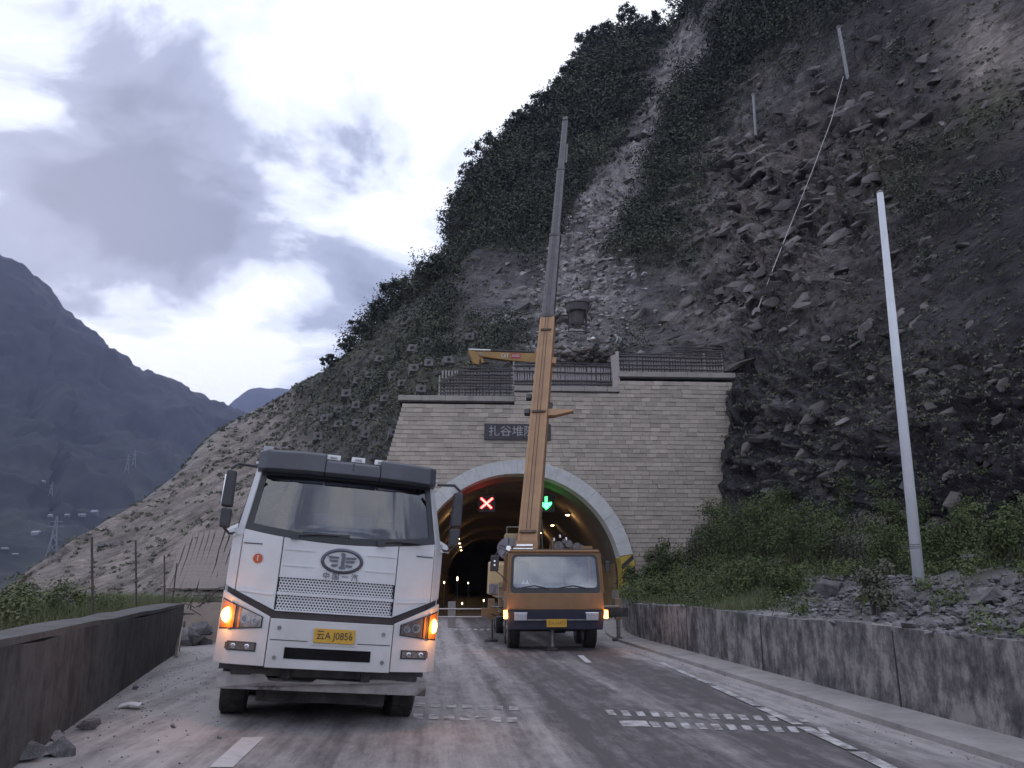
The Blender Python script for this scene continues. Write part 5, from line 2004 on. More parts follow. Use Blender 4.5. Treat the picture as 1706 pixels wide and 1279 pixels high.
# winch drum with spoked cheek
wd = MB().lathe([(0.34, 0), (0.34, 0.04), (0.2, 0.05), (0.2, 0.6), (0.34, 0.61), (0.34, 0.65)], (-0.98, 4.45, 2.80), 'y', 28).build('winch_drum', surf('drum_grey', (0.26, 0.25, 0.28), (0.17, 0.16, 0.18), 5, 0.5, metal=0.4), CR)
for k in range(5):
    a = k * math.pi * 2 / 5 + 0.3
    MB().bar((-0.98, 4.44, 2.80), (-0.98 + 0.31 * math.cos(a), 4.44, 2.80 + 0.31 * math.sin(a)), 0.03, 0.03, up=(0, 1, 0)).build('spoke', dark_plastic, wd)
MB().lathe([(0.08, -0.05), (0.08, 0.0)], (-0.98, 4.45, 2.80), 'y', 12).build('drum_hub', chrome, wd)
MB().box((-0.70, 5.0, 3.10), (0.75, 0.8, 0.34)).build('oil_tank', surf('khaki_tank', (0.36, 0.28, 0.15), (0.28, 0.22, 0.12), 2, 0.6), CR, bevel=0.03)
for a, b in (((-1.02, 4.7, 3.27), (-1.02, 4.7, 3.48)), ((-0.3, 4.7, 3.27), (-0.3, 4.7, 3.48)), ((-1.02, 4.7, 3.48), (-0.3, 4.7, 3.48))):
    MB().tube([a, b], 0.018, 6).build('handrail', steel, CR)
eng = MB().box((0.98, 5.0, 2.60), (0.95, 1.0, 0.62)).build('hoist_gearbox', surf('oily_grey', (0.19, 0.17, 0.17), (0.10, 0.09, 0.09), 5, 0.6, bump=0.5), CR, bevel=0.05)
for (x_, y_, z_, r_) in ((0.62, 4.46, 2.86, 0.16), (0.95, 4.44, 2.94, 0.12), (1.22, 4.5, 2.84, 0.14), (0.8, 4.42, 3.02, 0.07)):
    MB().lathe([(r_, 0), (r_, 0.12), (r_ * 0.5, 0.14)], (x_, y_ - 0.08, z_), 'y', 16).build('gear_cover', MATS['oily_grey'], eng)
MB().box((1.35, 4.9, 2.82), (0.75, 0.9, 0.10)).build('gear_deck', crane_panel, CR, bevel=0.01)
for (x_, z_) in ((0.72, 3.2), (0.92, 3.12), (0.52, 3.1)):
    MB().lathe([(0.05, 0), (0.05, 0.07), (0.02, 0.1)], (x_, 4.8, z_ - 0.05), 'z', 10).build('filler_cap', chrome, eng)
# mirrors of the carrier cab
mi = MB().hexa([(-1.72, -0.02, 2.02), (-1.50, -0.02, 2.02), (-1.50, 0.06, 2.02), (-1.72, 0.06, 2.02), (-1.70, -0.02, 2.42), (-1.47, -0.02, 2.44), (-1.47, 0.06, 2.44), (-1.70, 0.06, 2.42)]).build('mirror', surf('dark_maroon_shell', (0.05, 0.035, 0.045), (0.035, 0.025, 0.03), 5, 0.4), CR, bevel=0.02)
MB().tube([(-1.58, 0.02, 2.04), (-1.40, 0.02, 1.9), (-1.24, 0.06, 1.72)], 0.015, 6).build('mirror_arm', dark_plastic, mi)
MB().tube([(-1.58, 0.02, 2.44), (-1.45, 0.04, 2.62), (-1.2, 0.1, 2.5)], 0.012, 6).build('mirror_stay', dark_plastic, mi)
for z_ in (2.18, 2.28):
    MB().lathe([(0.025, -0.01), (0.025, 0)], (-1.60, -0.022, z_), 'y', 10).build('mirror_stud', chrome, mi)
m2 = MB().hexa([(1.38, 0.3, 2.0), (1.52, 0.3, 2.0), (1.52, 0.38, 2.0), (1.38, 0.38, 2.0), (1.38, 0.3, 2.3), (1.52, 0.3, 2.3), (1.52, 0.38, 2.3), (1.38, 0.38, 2.3)]).build('mirror', dark_plastic, CR, bevel=0.02)
MB().tube([(1.45, 0.34, 2.28), (1.3, 0.3, 2.42), (1.19, 0.2, 2.42)], 0.012, 6).build('mirror_arm', dark_plastic, m2)

# the boom: four telescoping box sections
B0, B1 = P(881, 903, 26.2), P(942, 204, 49.0)
bdir = (B1 - B0).normalized()
side = bdir.cross(Vector((0, 0, 1))).normalized()
nrm = side.cross(bdir).normalized()
BL = (B1 - B0).length


def boom_at_y(py):
    lo, hi = 0.0, 1.0
    for _ in range(40):
        m_ = (lo + hi) / 2
        _, y_, _ = proj(np.array(B0 + (B1 - B0) * m_))
        if y_ > py:
            lo = m_
        else:
            hi = m_
    return lo * BL


def bp(s_, u, w):
    return B0 + bdir * s_ + side * u + nrm * w


def boombox(s0, s1, w, h, name, mat, parent=CR, bevel=0.05):
    mb = MB()
    # flat top and a rounded under-side, as telescopic booms have
    pr = [(-w / 2, h * 0.38), (w / 2, h * 0.38), (w / 2, -h * 0.25), (w * 0.32, -h * 0.5), (-w * 0.32, -h * 0.5), (-w / 2, -h * 0.25)]
    mb.prism([bp(s0, u, q_) for u, q_ in pr], bdir * (s1 - s0))
    return mb.build(name, mat, parent, bevel=bevel, xf=CRI)


S = [0.0, boom_at_y(535), boom_at_y(398), boom_at_y(287), BL]
W = [(0.66, 0.86), (0.54, 0.74), (0.46, 0.64), (0.38, 0.54)]
base = boombox(-0.4, S[1], *W[0], 'boom_base_section', crane_paint)
for u in (-0.27, 0.27):                      # stiffening strips down the back of the base section
    mb = MB()
    mb.bar(bp(-0.3, u, W[0][1] * 0.38 + 0.012), bp(S[1] - 0.15, u, W[0][1] * 0.38 + 0.012), 0.09, 0.03, up=nrm)
    mb.build('boom_strip', crane_paint, base, xf=CRI)
for py, wk in ((697, 0.70), (560, 0.62), (898, 0.7)):
    s_ = boom_at_y(py)
    MB().bar(bp(s_, -wk / 2 + 0.08, 0.36), bp(s_, wk / 2 - 0.08, 0.36), 0.10, 0.07, up=nrm).build('boom_band', rust, base, xf=CRI)
for i in (1, 2, 3):
    sec_ = boombox(S[i] - 0.02, S[i + 1], *W[i], 'boom_section', boom_dark, bevel=0.03)
    boombox(S[i] - 0.14, S[i] + 0.10, W[i - 1][0] + 0.06, W[i - 1][1] + 0.06, 'section_collar', surf('collar_dark', (0.05, 0.045, 0.045), (0.08, 0.07, 0.065), 4, 0.6), sec_, bevel=0.02)
# boom head and sheaves
hd_ = boombox(BL - 0.1, BL + 0.45, 0.34, 0.7, 'boom_head', boom_dark, bevel=0.02)
for u in (-0.1, 0.1):
    q = CRI @ bp(BL + 0.35, u, -0.25)
    MB().lathe([(0.2, -0.03), (0.2, 0.03)], q, 'x', 18).build('sheave', steel, hd_)
bx = MB().bar(bp(S[3] + 1.2, 0.27, 0.05), bp(S[3] + 4.2, 0.25, 0.05), 0.12, 0.12, up=nrm).build('jib_stay', boom_dark, CR, xf=CRI)
# side fittings: hook-like bracket on the right, lamps on the left
s_ = boom_at_y(697)
br = MB()
br.prism([bp(s_ - 0.1, 0.33, 0.1), bp(s_ - 0.1, 0.62, 0.1), bp(s_ + 0.12, 1.30, 0.1), bp(s_ + 0.20, 1.30, 0.1), bp(s_ + 0.28, 0.6, 0.1), bp(s_ + 0.3, 0.33, 0.1)], nrm * 0.14)
br.build('jib_bracket', crane_paint, CR, xf=CRI, bevel=0.015)
MB().bar(bp(s_ + 0.1, 0.36, 0.1), bp(s_ + 0.75, 0.40, 0.1), 0.16, 0.14, up=nrm).build('bracket_clamp', chassis_m, CR, xf=CRI)
s2 = boom_at_y(605)
MB().bar(bp(s2 - 0.25, 0.37, 0.1), bp(s2 + 0.15, 0.40, 0.1), 0.22, 0.16, up=nrm).build('cable_guide', crane_paint, CR, xf=CRI)
for py in (665, 690):
    s_ = boom_at_y(py)
    MB().bar(bp(s_ - 0.12, -0.48, 0.1), bp(s_ + 0.16, -0.48, 0.1), 0.22, 0.18, up=nrm).build('work_lamp', dark_plastic, CR, xf=CRI, bevel=0.03)
    MB().bar(bp(s_, -0.40, 0.1), bp(s_, -0.30, 0.1), 0.05, 0.05, up=nrm).build('lamp_bracket', chassis_m, CR, xf=CRI)
# luffing ram under the boom and the foot fittings
MB().tube([CRI @ bp(5.5, 0, -0.45), Vector((0, 6.9, 1.75))], 0.13, 12).build('luffing_ram', steel, CR)
ft_ = MB().bar(bp(-0.95, 0, 0.1), bp(-0.3, 0, 0.1), 0.74, 0.7, up=nrm).build('boom_foot', crane_panel, CR, xf=CRI, bevel=0.03)
fc = CRI @ bp(-0.55, -0.05, 0.5)
for k, (dx, dz, w_) in enumerate(((0, 0.0, 0.5), (-0.05, -0.12, 0.62), (0.05, -0.24, 0.56))):
    MB().box((fc.x + dx, fc.y - 0.05 * k, fc.z + dz), (w_, 0.08, 0.06)).build('foot_crossbar', chrome if k < 2 else rust, ft_)
MB().tube([CRI @ bp(-0.6, 0.5, 0.35), CRI @ bp(0.6, 0.42, 0.4)], 0.025, 6).build('foot_hose', rubber, ft_)
# hoist ropes run along the boom's back
for u in (-0.06, 0.06):
    MB().tube([CRI @ bp(0.2, u, 0.42), CRI @ bp(BL + 0.3, u, 0.36)], 0.012, 5).build('hoist_rope', chassis_m, CR)

# ---- concrete bucket slung from the boom
bk = P(962, 527, 49.6)
bucket = thing('concrete_bucket', 'dark open-topped concrete bucket slung from the crane in front of the slope', 'bucket', bk)
bkm = surf('grimy_bucket', (0.11, 0.10, 0.105), (0.07, 0.062, 0.062), 4, 0.85)
cone = MB()
cone.lathe([(0.76, 0.80), (0.72, 0.30), (0.52, 0.22), (0.42, -0.55), (0.38, -0.55), (0.48, 0.2), (0.68, 0.32), (0.72, 0.80)], (0, 0, 0), 'z', 28).build('hopper', bkm, bucket)
rim = MB()
sec = [[((0.78 + 0.03 * math.cos(b)) * math.cos(a), (0.78 + 0.03 * math.cos(b)) * math.sin(a), 0.8 + 0.03 * math.sin(b)) for b in np.linspace(0, 2 * math.pi, 7)] for a in np.linspace(0, 2 * math.pi, 29)]
rim.grid(sec).build('rim', chassis_m, bucket)
for sx in (-1, 1):
    for sy in (-1, 1):
        MB().bar((sx * 0.56, sy * 0.4, -0.95), (sx * 0.56, sy * 0.4, 0.4), 0.07, 0.07).build('leg', chassis_m, bucket)
for sy in (-1, 1):
    for zq in (-0.62, -0.9):
        MB().bar((-0.56, sy * 0.4, zq), (0.56, sy * 0.4, zq), 0.06, 0.06).build('cross_bar', chassis_m, bucket)
MB().box((0, 0, -0.64), (0.5, 0.5, 0.12)).build('gate', steel, bucket)
hookp = Vector(B1 + bdir * 0.4) - bk
for a in (0.5, 2.6, 4.7):
    MB().tube([(0.74 * math.cos(a), 0.74 * math.sin(a), 0.8), (0, 0, 2.6)], 0.012, 5).build('sling', chassis_m, bucket)
MB().tube([(0, 0, 2.55), hookp + Vector((0, 0, -0.3))], 0.012, 5).build('hoist_rope', chassis_m, bucket)
MB().box((0, 0, 2.6), (0.16, 0.1, 0.26)).build('hook_block', chassis_m, bucket, bevel=0.02)

# ================================================================== EXCAVATOR ARM ABOVE THE PORTAL
ex0, ex1 = P(786, 592, 44.4), P(905, 594, 45.0)
ex = thing('excavator', 'yellow excavator arm lying level behind the portal rails, left of the crane boom', 'excavator', ex0)
ev = ex1 - ex0
ea = math.atan2(ev.y, ev.x)
ex.rotation_euler = (0, 0, ea)
EL = math.hypot(ev.x, ev.y)
ex_m = surf('excavator_yellow', (0.40, 0.235, 0.075), (0.32, 0.185, 0.065), 1.5, 0.6)
stick = MB().prism([(0.30, -0.2, 0.20), (2.2, -0.2, 0.22), (EL, -0.2, 0.22), (EL, -0.2, -0.34), (2.3, -0.2, -0.27), (0.40, -0.2, -0.08)], (0, 0.4, 0)).build('stick', ex_m, ex, bevel=0.02)
MB().prism([(-0.22, -0.17, 0.26), (0.25, -0.17, 0.20), (0.50, -0.17, -0.02), (0.40, -0.17, -0.58), (0.08, -0.17, -0.50)], (0, 0.34, 0)).build('bucket_link', ex_m, ex, bevel=0.02)
MB().prism([(0.42, -0.14, 0.0), (0.56, -0.14, 0.0), (0.72, -0.14, -0.42), (0.55, -0.14, -0.48)], (0, 0.28, 0)).build('bucket_ear', ex_m, ex, bevel=0.02)
MB().lathe([(0.1, -0.24), (0.1, 0.24)], (0.48, 0, 0.04), 'y', 14).build('pivot_pin', steel, ex)
MB().tube([(-0.2, 0, 0.36), (1.1, 0, 0.36)], 0.045, 10).build('ram_rod', surf('polished_rod', (0.85, 0.85, 0.87), (0.75, 0.75, 0.77), 4, 0.25, metal=0.5), ex)
MB().tube([(1.1, 0, 0.36), (3.3, 0, 0.34)], 0.075, 12).build('ram_barrel', chassis_m, ex)
text('maker_lettering', 'CAT', 0.34, white_ink, ex, Matrix.Translation((1.9, -0.206, 0.0)) @ FACE, 0.006, width=0.42)
rb = MB().box((2.55, -0.205, 0.02), (0.55, 0.008, 0.32)).build('red_decal', surf('decal_red', (0.42, 0.06, 0.08), (0.36, 0.05, 0.07), 5, 0.6), ex)
text('model_lettering', '324D', 0.2, white_ink, rb, Matrix.Translation((2.55, -0.212, 0.03)) @ FACE, 0.004, width=0.44)
MB().prism([(EL - 0.5, -0.22, 0.40), (EL + 0.25, -0.22, 0.1), (EL + 1.1, -0.22, -1.9), (EL + 0.5, -0.22, -2.0), (EL - 0.35, -0.22, -0.5)], (0, 0.44, 0)).build('main_boom', ex_m, ex, bevel=0.03)
# ================================================================== PLANTS, ROCKS, SMALL THINGS
leaf_dark = leafmat('dark_hill_leaf', (0.032, 0.040, 0.034), (0.085, 0.096, 0.070))
leaf_grey = leafmat('grey_hill_leaf', (0.085, 0.09, 0.07), (0.155, 0.158, 0.115))
leaf_green = leafmat('green_bank_leaf', (0.045, 0.060, 0.026), (0.125, 0.155, 0.062))
leaf_left = leafmat('pale_green_leaf', (0.07, 0.085, 0.04), (0.17, 0.19, 0.095))
leaf_grass = leafmat('grass_blade', (0.075, 0.09, 0.038), (0.18, 0.20, 0.10))
bark = surf('dark_bark', (0.07, 0.06, 0.05), (0.045, 0.04, 0.035), 6, 0.95)
rockmat = surf('broken_grey_rock', (0.20, 0.19, 0.195), (0.11, 0.105, 0.11), 2.5, 0.92, bump=0.6, bscale=8, island=0.4, c3=(0.32, 0.31, 0.31))

# ---- scrub over the hillside
gg = hill.g.reshape(-1, 3)
vw = np.clip(veg, 0, 1.3).reshape(-1)
px_, py_, dd_ = hill.px.reshape(-1), hill.py.reshape(-1), hill.d.reshape(-1)
cell = np.linalg.norm(np.cross(np.gradient(hill.g, axis=0), np.gradient(hill.g, axis=1)), axis=-1).reshape(-1)
ok = (px_ > -40) & (px_ < 1760) & (py_ > -60) & (py_ < 1010) & (dd_ > 24)
pf = np.where(ok, cell * vw ** 1.5 / np.clip(dd_, 30, None) ** 1.2, 0)
pf /= pf.sum()
pf = np.where(ok, cell * np.clip(vw - 0.25, 0, None) ** 1.6 / np.clip(dd_, 30, None) ** 1.2, 0)
pf /= pf.sum()
NB = 3000
ki = rng.choice(len(gg), NB, replace=False, p=pf)
dist = dd_[ki]
rad = (0.5 + 1.9 * rng.random(NB) ** 2.2) * np.clip(dist / 80, 0.33, 1.25)
cen = gg[ki] + np.stack([np.zeros(NB), np.zeros(NB), rad * 0.55], 1)
lsz = dist / 1330 * 2.5
cnt = np.clip((rad / lsz) ** 2 * 2.5, 40, 520).astype(int)
kind_ = (rng.random(NB) * 3).astype(int)
for kq, (mq_, lab) in enumerate(((leaf_dark, 'dark scrub covering the steep hillside above the portal'), (leafmat('blackish_hill_leaf', (0.026, 0.032, 0.027), (0.07, 0.078, 0.058)), 'blackish evergreen scrub among the dark scrub of the hillside'),
                                (leafmat('olive_hill_leaf', (0.046, 0.053, 0.04), (0.115, 0.124, 0.084)), 'olive-grey scrub among the dark scrub of the hillside'))):
    mk_ = kind_ == kq
    lv, lf = leaves(cen[mk_], rad[mk_], cnt[mk_], lsz[mk_], 0.9, 5 + kq, 0.6)
    tag(npmesh('hillside_scrub', lv, lf, mq_), lab, None, kind='stuff')
# thin grass and weeds on the open parts
pf2 = np.where(((px_ > -40) & (px_ < 1760) & (py_ > -60) & (py_ < 1010) & (dd_ > 14)) & (dd_ < 140), cell * np.clip(0.15 + 0.9 * midgrass + 0.9 * greenband + 0.03 * flank * (1 - cut) + 0.45 * cliff, 0, 1.2).reshape(-1) / np.clip(dd_, 14, None) ** 1.7, 0)
pf2 /= pf2.sum()
NG = 7500
kg = rng.choice(len(gg), NG, replace=False, p=pf2)
dist = dd_[kg]
gsz = dist / 1330 * 2.4
gv, gf = leaves(gg[kg] + np.array([0, 0, 0.05]), (0.25 + 0.35 * rng.random(NG)) * np.clip(dist / 70, 0.25, 1.3), np.full(NG, 16), gsz, 0.5, 6, 0.1, 2.4)
tag(npmesh('hillside_weeds', gv, gf, leaf_grey), 'thin grey-green weeds on the open slope', None, kind='stuff')

# ---- trees one can tell apart along the skyline and on the slope
def tree(name, label, base, h, spread, lsize, n_leaf, mat, seed, group, lean=0.0, bare=False):
    g_ = random.Random(seed)
    t = thing(name, label, 'tree', base, (0, 0, g_.uniform(0, 6)), group)
    tk = MB()
    top = Vector((lean * h, 0, h * 0.7))
    tk.tube([(0, 0, -0.3), (lean * h * 0.3 + g_.uniform(-.05, .05) * h, g_.uniform(-.04, .04) * h, h * 0.35), top], [h * 0.032, h * 0.022, h * 0.008], 6)
    cl, rd, ct = [], [], []
    for k in range(9 if not bare else 6):
        a = g_.uniform(0, 6.28)
        z0 = h * g_.uniform(0.28, 0.68)
        r_ = spread * g_.uniform(0.35, 1.0) * (1.15 - 0.5 * z0 / h)
        tip_ = Vector((lean * z0 + r_ * math.cos(a), r_ * math.sin(a), z0 + h * g_.uniform(0.06, 0.24)))
        tk.tube([(lean * z0 * 0.6, 0, z0 * 0.85), tip_], [h * 0.012, h * 0.004], 5)
        cl.append(tip_)
        rd.append(spread * g_.uniform(0.22, 0.42))
        ct.append(n_leaf // 10)
    cl.append(top + Vector((0, 0, h * 0.12)))
    rd.append(spread * 0.35)
    ct.append(n_leaf // 9)
    tk.build('trunk', bark, t, fix=False)
    v_, f_ = leaves(np.array(cl), np.array(rd), ct, np.full(len(cl), lsize), 0.8, seed, 0.2)
    npmesh('crown', v_, f_, mat, t)
    return t


sky_trees = [(545, 616, 1.7), (572, 585, 2.0), (594, 563, 2.2), (622, 532, 2.4), (645, 508, 2.8), (664, 494, 2.4), (686, 478, 4.2), (706, 470, 2.2), (726, 448, 2.0), (750, 424, 4.5), (757, 392, 3.2),
             (762, 365, 3.6), (770, 335, 3.4), (784, 310, 3.4), (803, 285, 4.6), (822, 262, 3.6), (838, 238, 4.0), (856, 222, 3.4), (878, 205, 3.2), (898, 185, 3.8), (916, 166, 4.0), (936, 146, 3.6),
             (952, 125, 3.6), (968, 98, 4.2), (980, 80, 4.2), (1003, 66, 3.8), (1022, 62, 5.0), (1046, 52, 4.6), (1066, 52, 4.2), (1090, 48, 3.8), (1112, 44, 4.6), (1136, 26, 5.6), (1150, 2, 5.4)]
ORD = ['first', 'second', 'third', 'fourth', 'fifth', 'sixth', 'seventh', 'eighth', 'ninth', 'tenth', 'eleventh', 'twelfth', 'thirteenth', 'fourteenth', 'fifteenth', 'sixteenth', 'seventeenth', 'eighteenth', 'nineteenth', 'twentieth']
for i, (tx_, ty_, h_) in enumerate(sky_trees):
    b_ = hill_at(tx_ + 3, ty_ + 6)
    half = len(sky_trees) // 2
    if i < half:
        lab = f'small dark tree on the hill skyline, {ORD[i]} going up from the valley end'
    else:
        lab = f'dark bushy tree on the upper hill skyline, {ORD[len(sky_trees) - 1 - i]} going down from the top'
    if tx_ == 686:
        lab = 'thin spindly tree standing clear of the skyline above the anchor blocks'
    if tx_ == 1112:
        lab = 'sparse nearly bare tree on the skyline near the top of the hill'
    h_ *= 1.55
    tree('ridge_tree', lab, b_, h_, h_ * 0.42, b_.y / 1330 * 2.6, 220 if tx_ in (686, 1112) else 800, leaf_dark, 100 + i, 'trees along the hill skyline', lean=-0.12, bare=tx_ == 1112)

# ---- big shrubs on the right bank and behind the left wall
def shrub(label, base, r_, h_, n_, mat, seed, lsz_, group, name='shrub'):
    g_ = random.Random(seed)
    t = thing(name, label, 'shrub', base, (0, 0, 0), group)
    st_ = MB()
    cl, rd, ct = [], [], []
    for k in range(9):
        a, q_ = g_.uniform(0, 6.28), g_.uniform(0.15, 0.85)
        tip_ = Vector((r_ * q_ * math.cos(a), r_ * q_ * math.sin(a), h_ * g_.uniform(0.35, 0.95)))
        st_.tube([(0.1 * math.cos(a), 0.1 * math.sin(a), -0.15), tip_ * 0.6 + Vector((0, 0, 0.05)), tip_], [0.02, 0.012, 0.005], 5)
        cl += [tip_, tip_ * 0.62]
        rd += [r_ * g_.uniform(0.25, 0.45), r_ * g_.uniform(0.25, 0.42)]
        ct += [n_ // 18, n_ // 18]
    st_.build('stem', bark, t, fix=False)
    v_, f_ = leaves(np.array(cl), np.array(rd), ct, np.full(len(cl), lsz_), 0.9, seed, 0.15, 2.0)
    npmesh('foliage', v_, f_, mat, t)
    return t


BUSH = [  # pixel of the foot, radius, height, how it reads
    (1075, 968, 0.9, 1.0, 'low green shrub at the foot of the arch beside the hazard stripes'),
    (1110, 955, 1.1, 1.3, 'rounded green shrub against the right end of the portal wall'),
    (1150, 950, 1.3, 1.6, 'dark bush in front of the right portal wall near its corner'),
    (1190, 940, 1.5, 2.0, 'tall dark bush where the portal wall meets the cliff'),
    (1235, 940, 1.4, 1.8, 'dense dark shrub at the foot of the cliff just right of the portal'),
    (1280, 935, 1.3, 1.7, 'large bush with pale flower heads at the cliff foot'),
    (1330, 940, 1.3, 1.8, 'broad green bush in the middle of the right bank'),
    (1240, 985, 0.9, 0.8, 'low grassy shrub on the wall edge beside the flat stones'),
    (1305, 990, 0.9, 1.0, 'green shrub hanging over the middle of the retaining wall'),
    (1375, 945, 1.2, 1.7, 'dark bush behind the square rock on the bank'),
    (1425, 950, 1.2, 1.6, 'very dark bush in the shade left of the pale pole'),
    (1475, 1025, 0.55, 1.15, 'grey-green shrub growing in front of the rubble left of the pole'),
    (1480, 955, 1.1, 1.5, 'dark bush directly behind the foot of the pale pole'),
    (1570, 945, 1.1, 1.5, 'dark bush on the bank just right of the pale pole'),
    (1625, 930, 1.1, 1.6, 'bush above the rubble heap near the right edge'),
    (1690, 935, 1.1, 1.7, 'bush at the far right edge of the bank'),
    (1105, 990, 0.5, 0.5, 'bright green weed clump on the wall near the crane'),
    (1530, 900, 1.3, 1.8, 'dim bush against the cliff, higher up behind the pale pole'),
    (1420, 890, 1.4, 1.9, 'dim bush against the cliff above the dark bushes'),
    (1640, 870, 1.3, 1.8, 'dim bush high against the cliff near the right edge'),
    (1330, 880, 1.4, 1.7, 'dim bush against the cliff above the broad green one'),
]
for i, (bx_, by_, r_, h_, lab) in enumerate(BUSH):
    b_ = bank_at(bx_, by_)
    sc2 = np.clip(b_.y / 26, 0.62, 1.2) * 1.12
    shrub(lab, b_, r_ * sc2, h_ * sc2, 5200, leaf_green if i not in (11, 2, 10) else leaf_grey, 300 + i, max(0.03, b_.y / 1330 * 1.9), 'shrubs on the right bank')
LB = [(5, 985, 13, 1.0, 0.8, 'tall grassy bush behind the parapet at the left edge'), (75, 985, 16, 0.9, 0.85, 'green bush behind the parapet beside the tall left one'), (118, 1000, 19, 0.6, 0.6, 'low bush in front of the pale concrete block'),
      (172, 1000, 19, 0.6, 0.85, 'dark bush behind the tallest rebar stake'), (218, 985, 22, 0.6, 0.75, 'dark bush between the rebar stakes')]
for i, (bx_, by_, fw, r_, h_, lab) in enumerate(LB):
    p_ = P(bx_, by_, fw)
    b_ = Vector((p_.x, p_.y, verge_z(p_.x, p_.y)))
    shrub(lab, b_, r_, h_, 6500, leaf_left, 400 + i, 0.032, 'shrubs behind the left parapet')

# grass on the bank and the verge
def grass_on(pts, name, label, seed, hh, mat):
    g_ = np.random.default_rng(seed)
    n = len(pts)
    a = g_.uniform(0, 6.28, n)
    h_ = hh * (0.5 + g_.random(n))
    wdt = 0.005 + 0.006 * g_.random(n)
    dx = np.stack([np.cos(a), np.sin(a), np.zeros(n)], 1)
    ln_ = np.stack([g_.normal(0, 0.35, n), g_.normal(0, 0.35, n), np.ones(n)], 1) * h_[:, None]
    v_ = np.stack([pts - dx * wdt[:, None], pts + dx * wdt[:, None], pts + ln_ * 0.6 + dx * (wdt * 0.6)[:, None], pts + ln_], 1).reshape(-1, 3)
    return tag(npmesh(name, v_, np.arange(4 * n).reshape(-1, 4), mat), label, None, kind='stuff')


# tangled low growth over the bank: nobody could count it
bw = np.where((bd_ > 8) & (bpx > 1030) & (bpx < 1760), np.clip(0.6 + fbm(bank_v * 0.35, 3, 77) * 1.2, 0, 1), 0) * np.where((bpx > 1340) & (bpy_ > 965), 0.10, 1.0) * np.where((bpx < 1340) & (bpy_ > 985), 0.35, 1.0)
bw /= bw.sum()
kb = rng.choice(len(bank_v), 900, p=bw)
bdist = bd_[kb]
br_ = (0.22 + 0.4 * rng.random(900)) * np.clip(bdist / 24, 0.6, 1.5)
uv_, uf_ = leaves(bank_v[kb] + np.stack([rng.normal(0, 0.2, 900), rng.normal(0, 0.3, 900), br_ * 0.4], 1), br_, np.full(900, 130), np.maximum(0.03, bdist / 1330 * 2.0), 0.8, 9, 0.3, 2.2)
tag(npmesh('bank_undergrowth', uv_, uf_, leaf_green), 'tangled green undergrowth covering the right bank', None, kind='stuff')
bm_ = fbm(bank_v * 0.6, 3, 55)
wgt = np.where((bd_ > 8) & (bpx > 1020) & (bpx < 1760), np.clip(0.35 + bm_ * 1.4, 0, 1), 0)
wgt = wgt * np.where(bpx > 1350, 0.06, 1.0)
wgt /= wgt.sum()
k_ = rng.choice(len(bank_v), 34000, p=wgt)
gp_ = bank_v[k_] + np.stack([rng.normal(0, 0.12, 34000), rng.normal(0, 0.2, 34000), np.full(34000, -0.03)], 1)
grass_on(gp_, 'bank_grass', 'short grass on the right bank', 3, 0.24, leaf_grass)
vpx, vpy, vd = proj(v)
vw_ = np.where((vd > 6) & (vpx > -120) & (vpx < 420) & (v[:, 1] < 45), np.clip(0.5 + fbm(v * 0.4, 3, 66) * 1.5, 0, 1) / np.maximum(vd, 6), 0)
vw_ /= vw_.sum()
k_ = rng.choice(len(v), 40000, p=vw_)
gp_ = v[k_] + np.stack([rng.normal(0, 0.3, 40000), rng.normal(0, 0.4, 40000), np.full(40000, -0.03)], 1)
gp_ = gp_[gp_[:, 0] < LW0.x + (gp_[:, 1] - LW0.y) * (ld.x / ld.y) - 0.6]
grass_on(gp_, 'verge_grass', 'grass on the verge behind the left parapet', 4, 0.55, leaf_grass)

# ---- rocks
def rock_mesh(seed):
    g_ = random.Random(seed)
    bm = bmesh.new()
    pts = [Vector((g_.gauss(0, 1), g_.gauss(0, 1), g_.gauss(0, 1))).normalized() for _ in range(15)]
    sx, sy, sz = g_.uniform(0.8, 1.2), g_.uniform(0.6, 1.0), g_.uniform(0.4, 0.75)
    for q_ in pts:
        bm.verts.new((q_.x * sx * g_.uniform(0.85, 1.05), q_.y * sy, q_.z * sz))
    bmesh.ops.convex_hull(bm, input=bm.verts)
    me = bpy.data.meshes.new('rock')
    bm.to_mesh(me)
    bm.free()
    me.materials.append(rockmat)
    return me


RM = [rock_mesh(k) for k in range(9)]


def rock(p_, s_, label, group, seed, name='rock'):
    g_ = random.Random(seed)
    o_ = bpy.data.objects.new(name, RM[g_.randrange(9)])
    COL.objects.link(o_)
    o_.location = p_
    o_.scale = (s_ * g_.uniform(0.8, 1.2), s_ * g_.uniform(0.8, 1.2), s_ * g_.uniform(0.7, 1.1))
    o_.rotation_euler = (g_.uniform(-0.5, 0.5), g_.uniform(-0.5, 0.5), g_.uniform(0, 6.3))
    return tag(o_, label, 'rock', group)


n_r = 0
for k in range(95):                          # rubble tipped along the wall top, larger and denser round the pole
    if k < 60:
        rx_, ry_ = random.uniform(1490, 1740), random.uniform(975, 1052)
    elif k < 80:
        rx_, ry_ = random.uniform(1370, 1480), random.uniform(990, 1022)
    else:
        rx_, ry_ = random.uniform(1120, 1270), random.uniform(965, 1004)
    b_ = bank_at(rx_, ry_)
    s_ = random.uniform(0.07, 0.20) if k < 60 else random.uniform(0.08, 0.2)
    lab = ('broken grey stone in the rubble heap round the foot of the pale pole' if k < 60 else 'broken grey stone lying on the wall top left of the pole' if k < 80 else 'flat grey stone lying on the wall top near the tunnel')
    rock(b_ + Vector((random.uniform(-.15, .15), random.uniform(-.2, .2), s_ * 0.2)), s_, lab, ('rubble round the pole', 'stones left of the pole', 'stones near the tunnel end of the wall')[0 if k < 60 else 1 if k < 80 else 2], k)
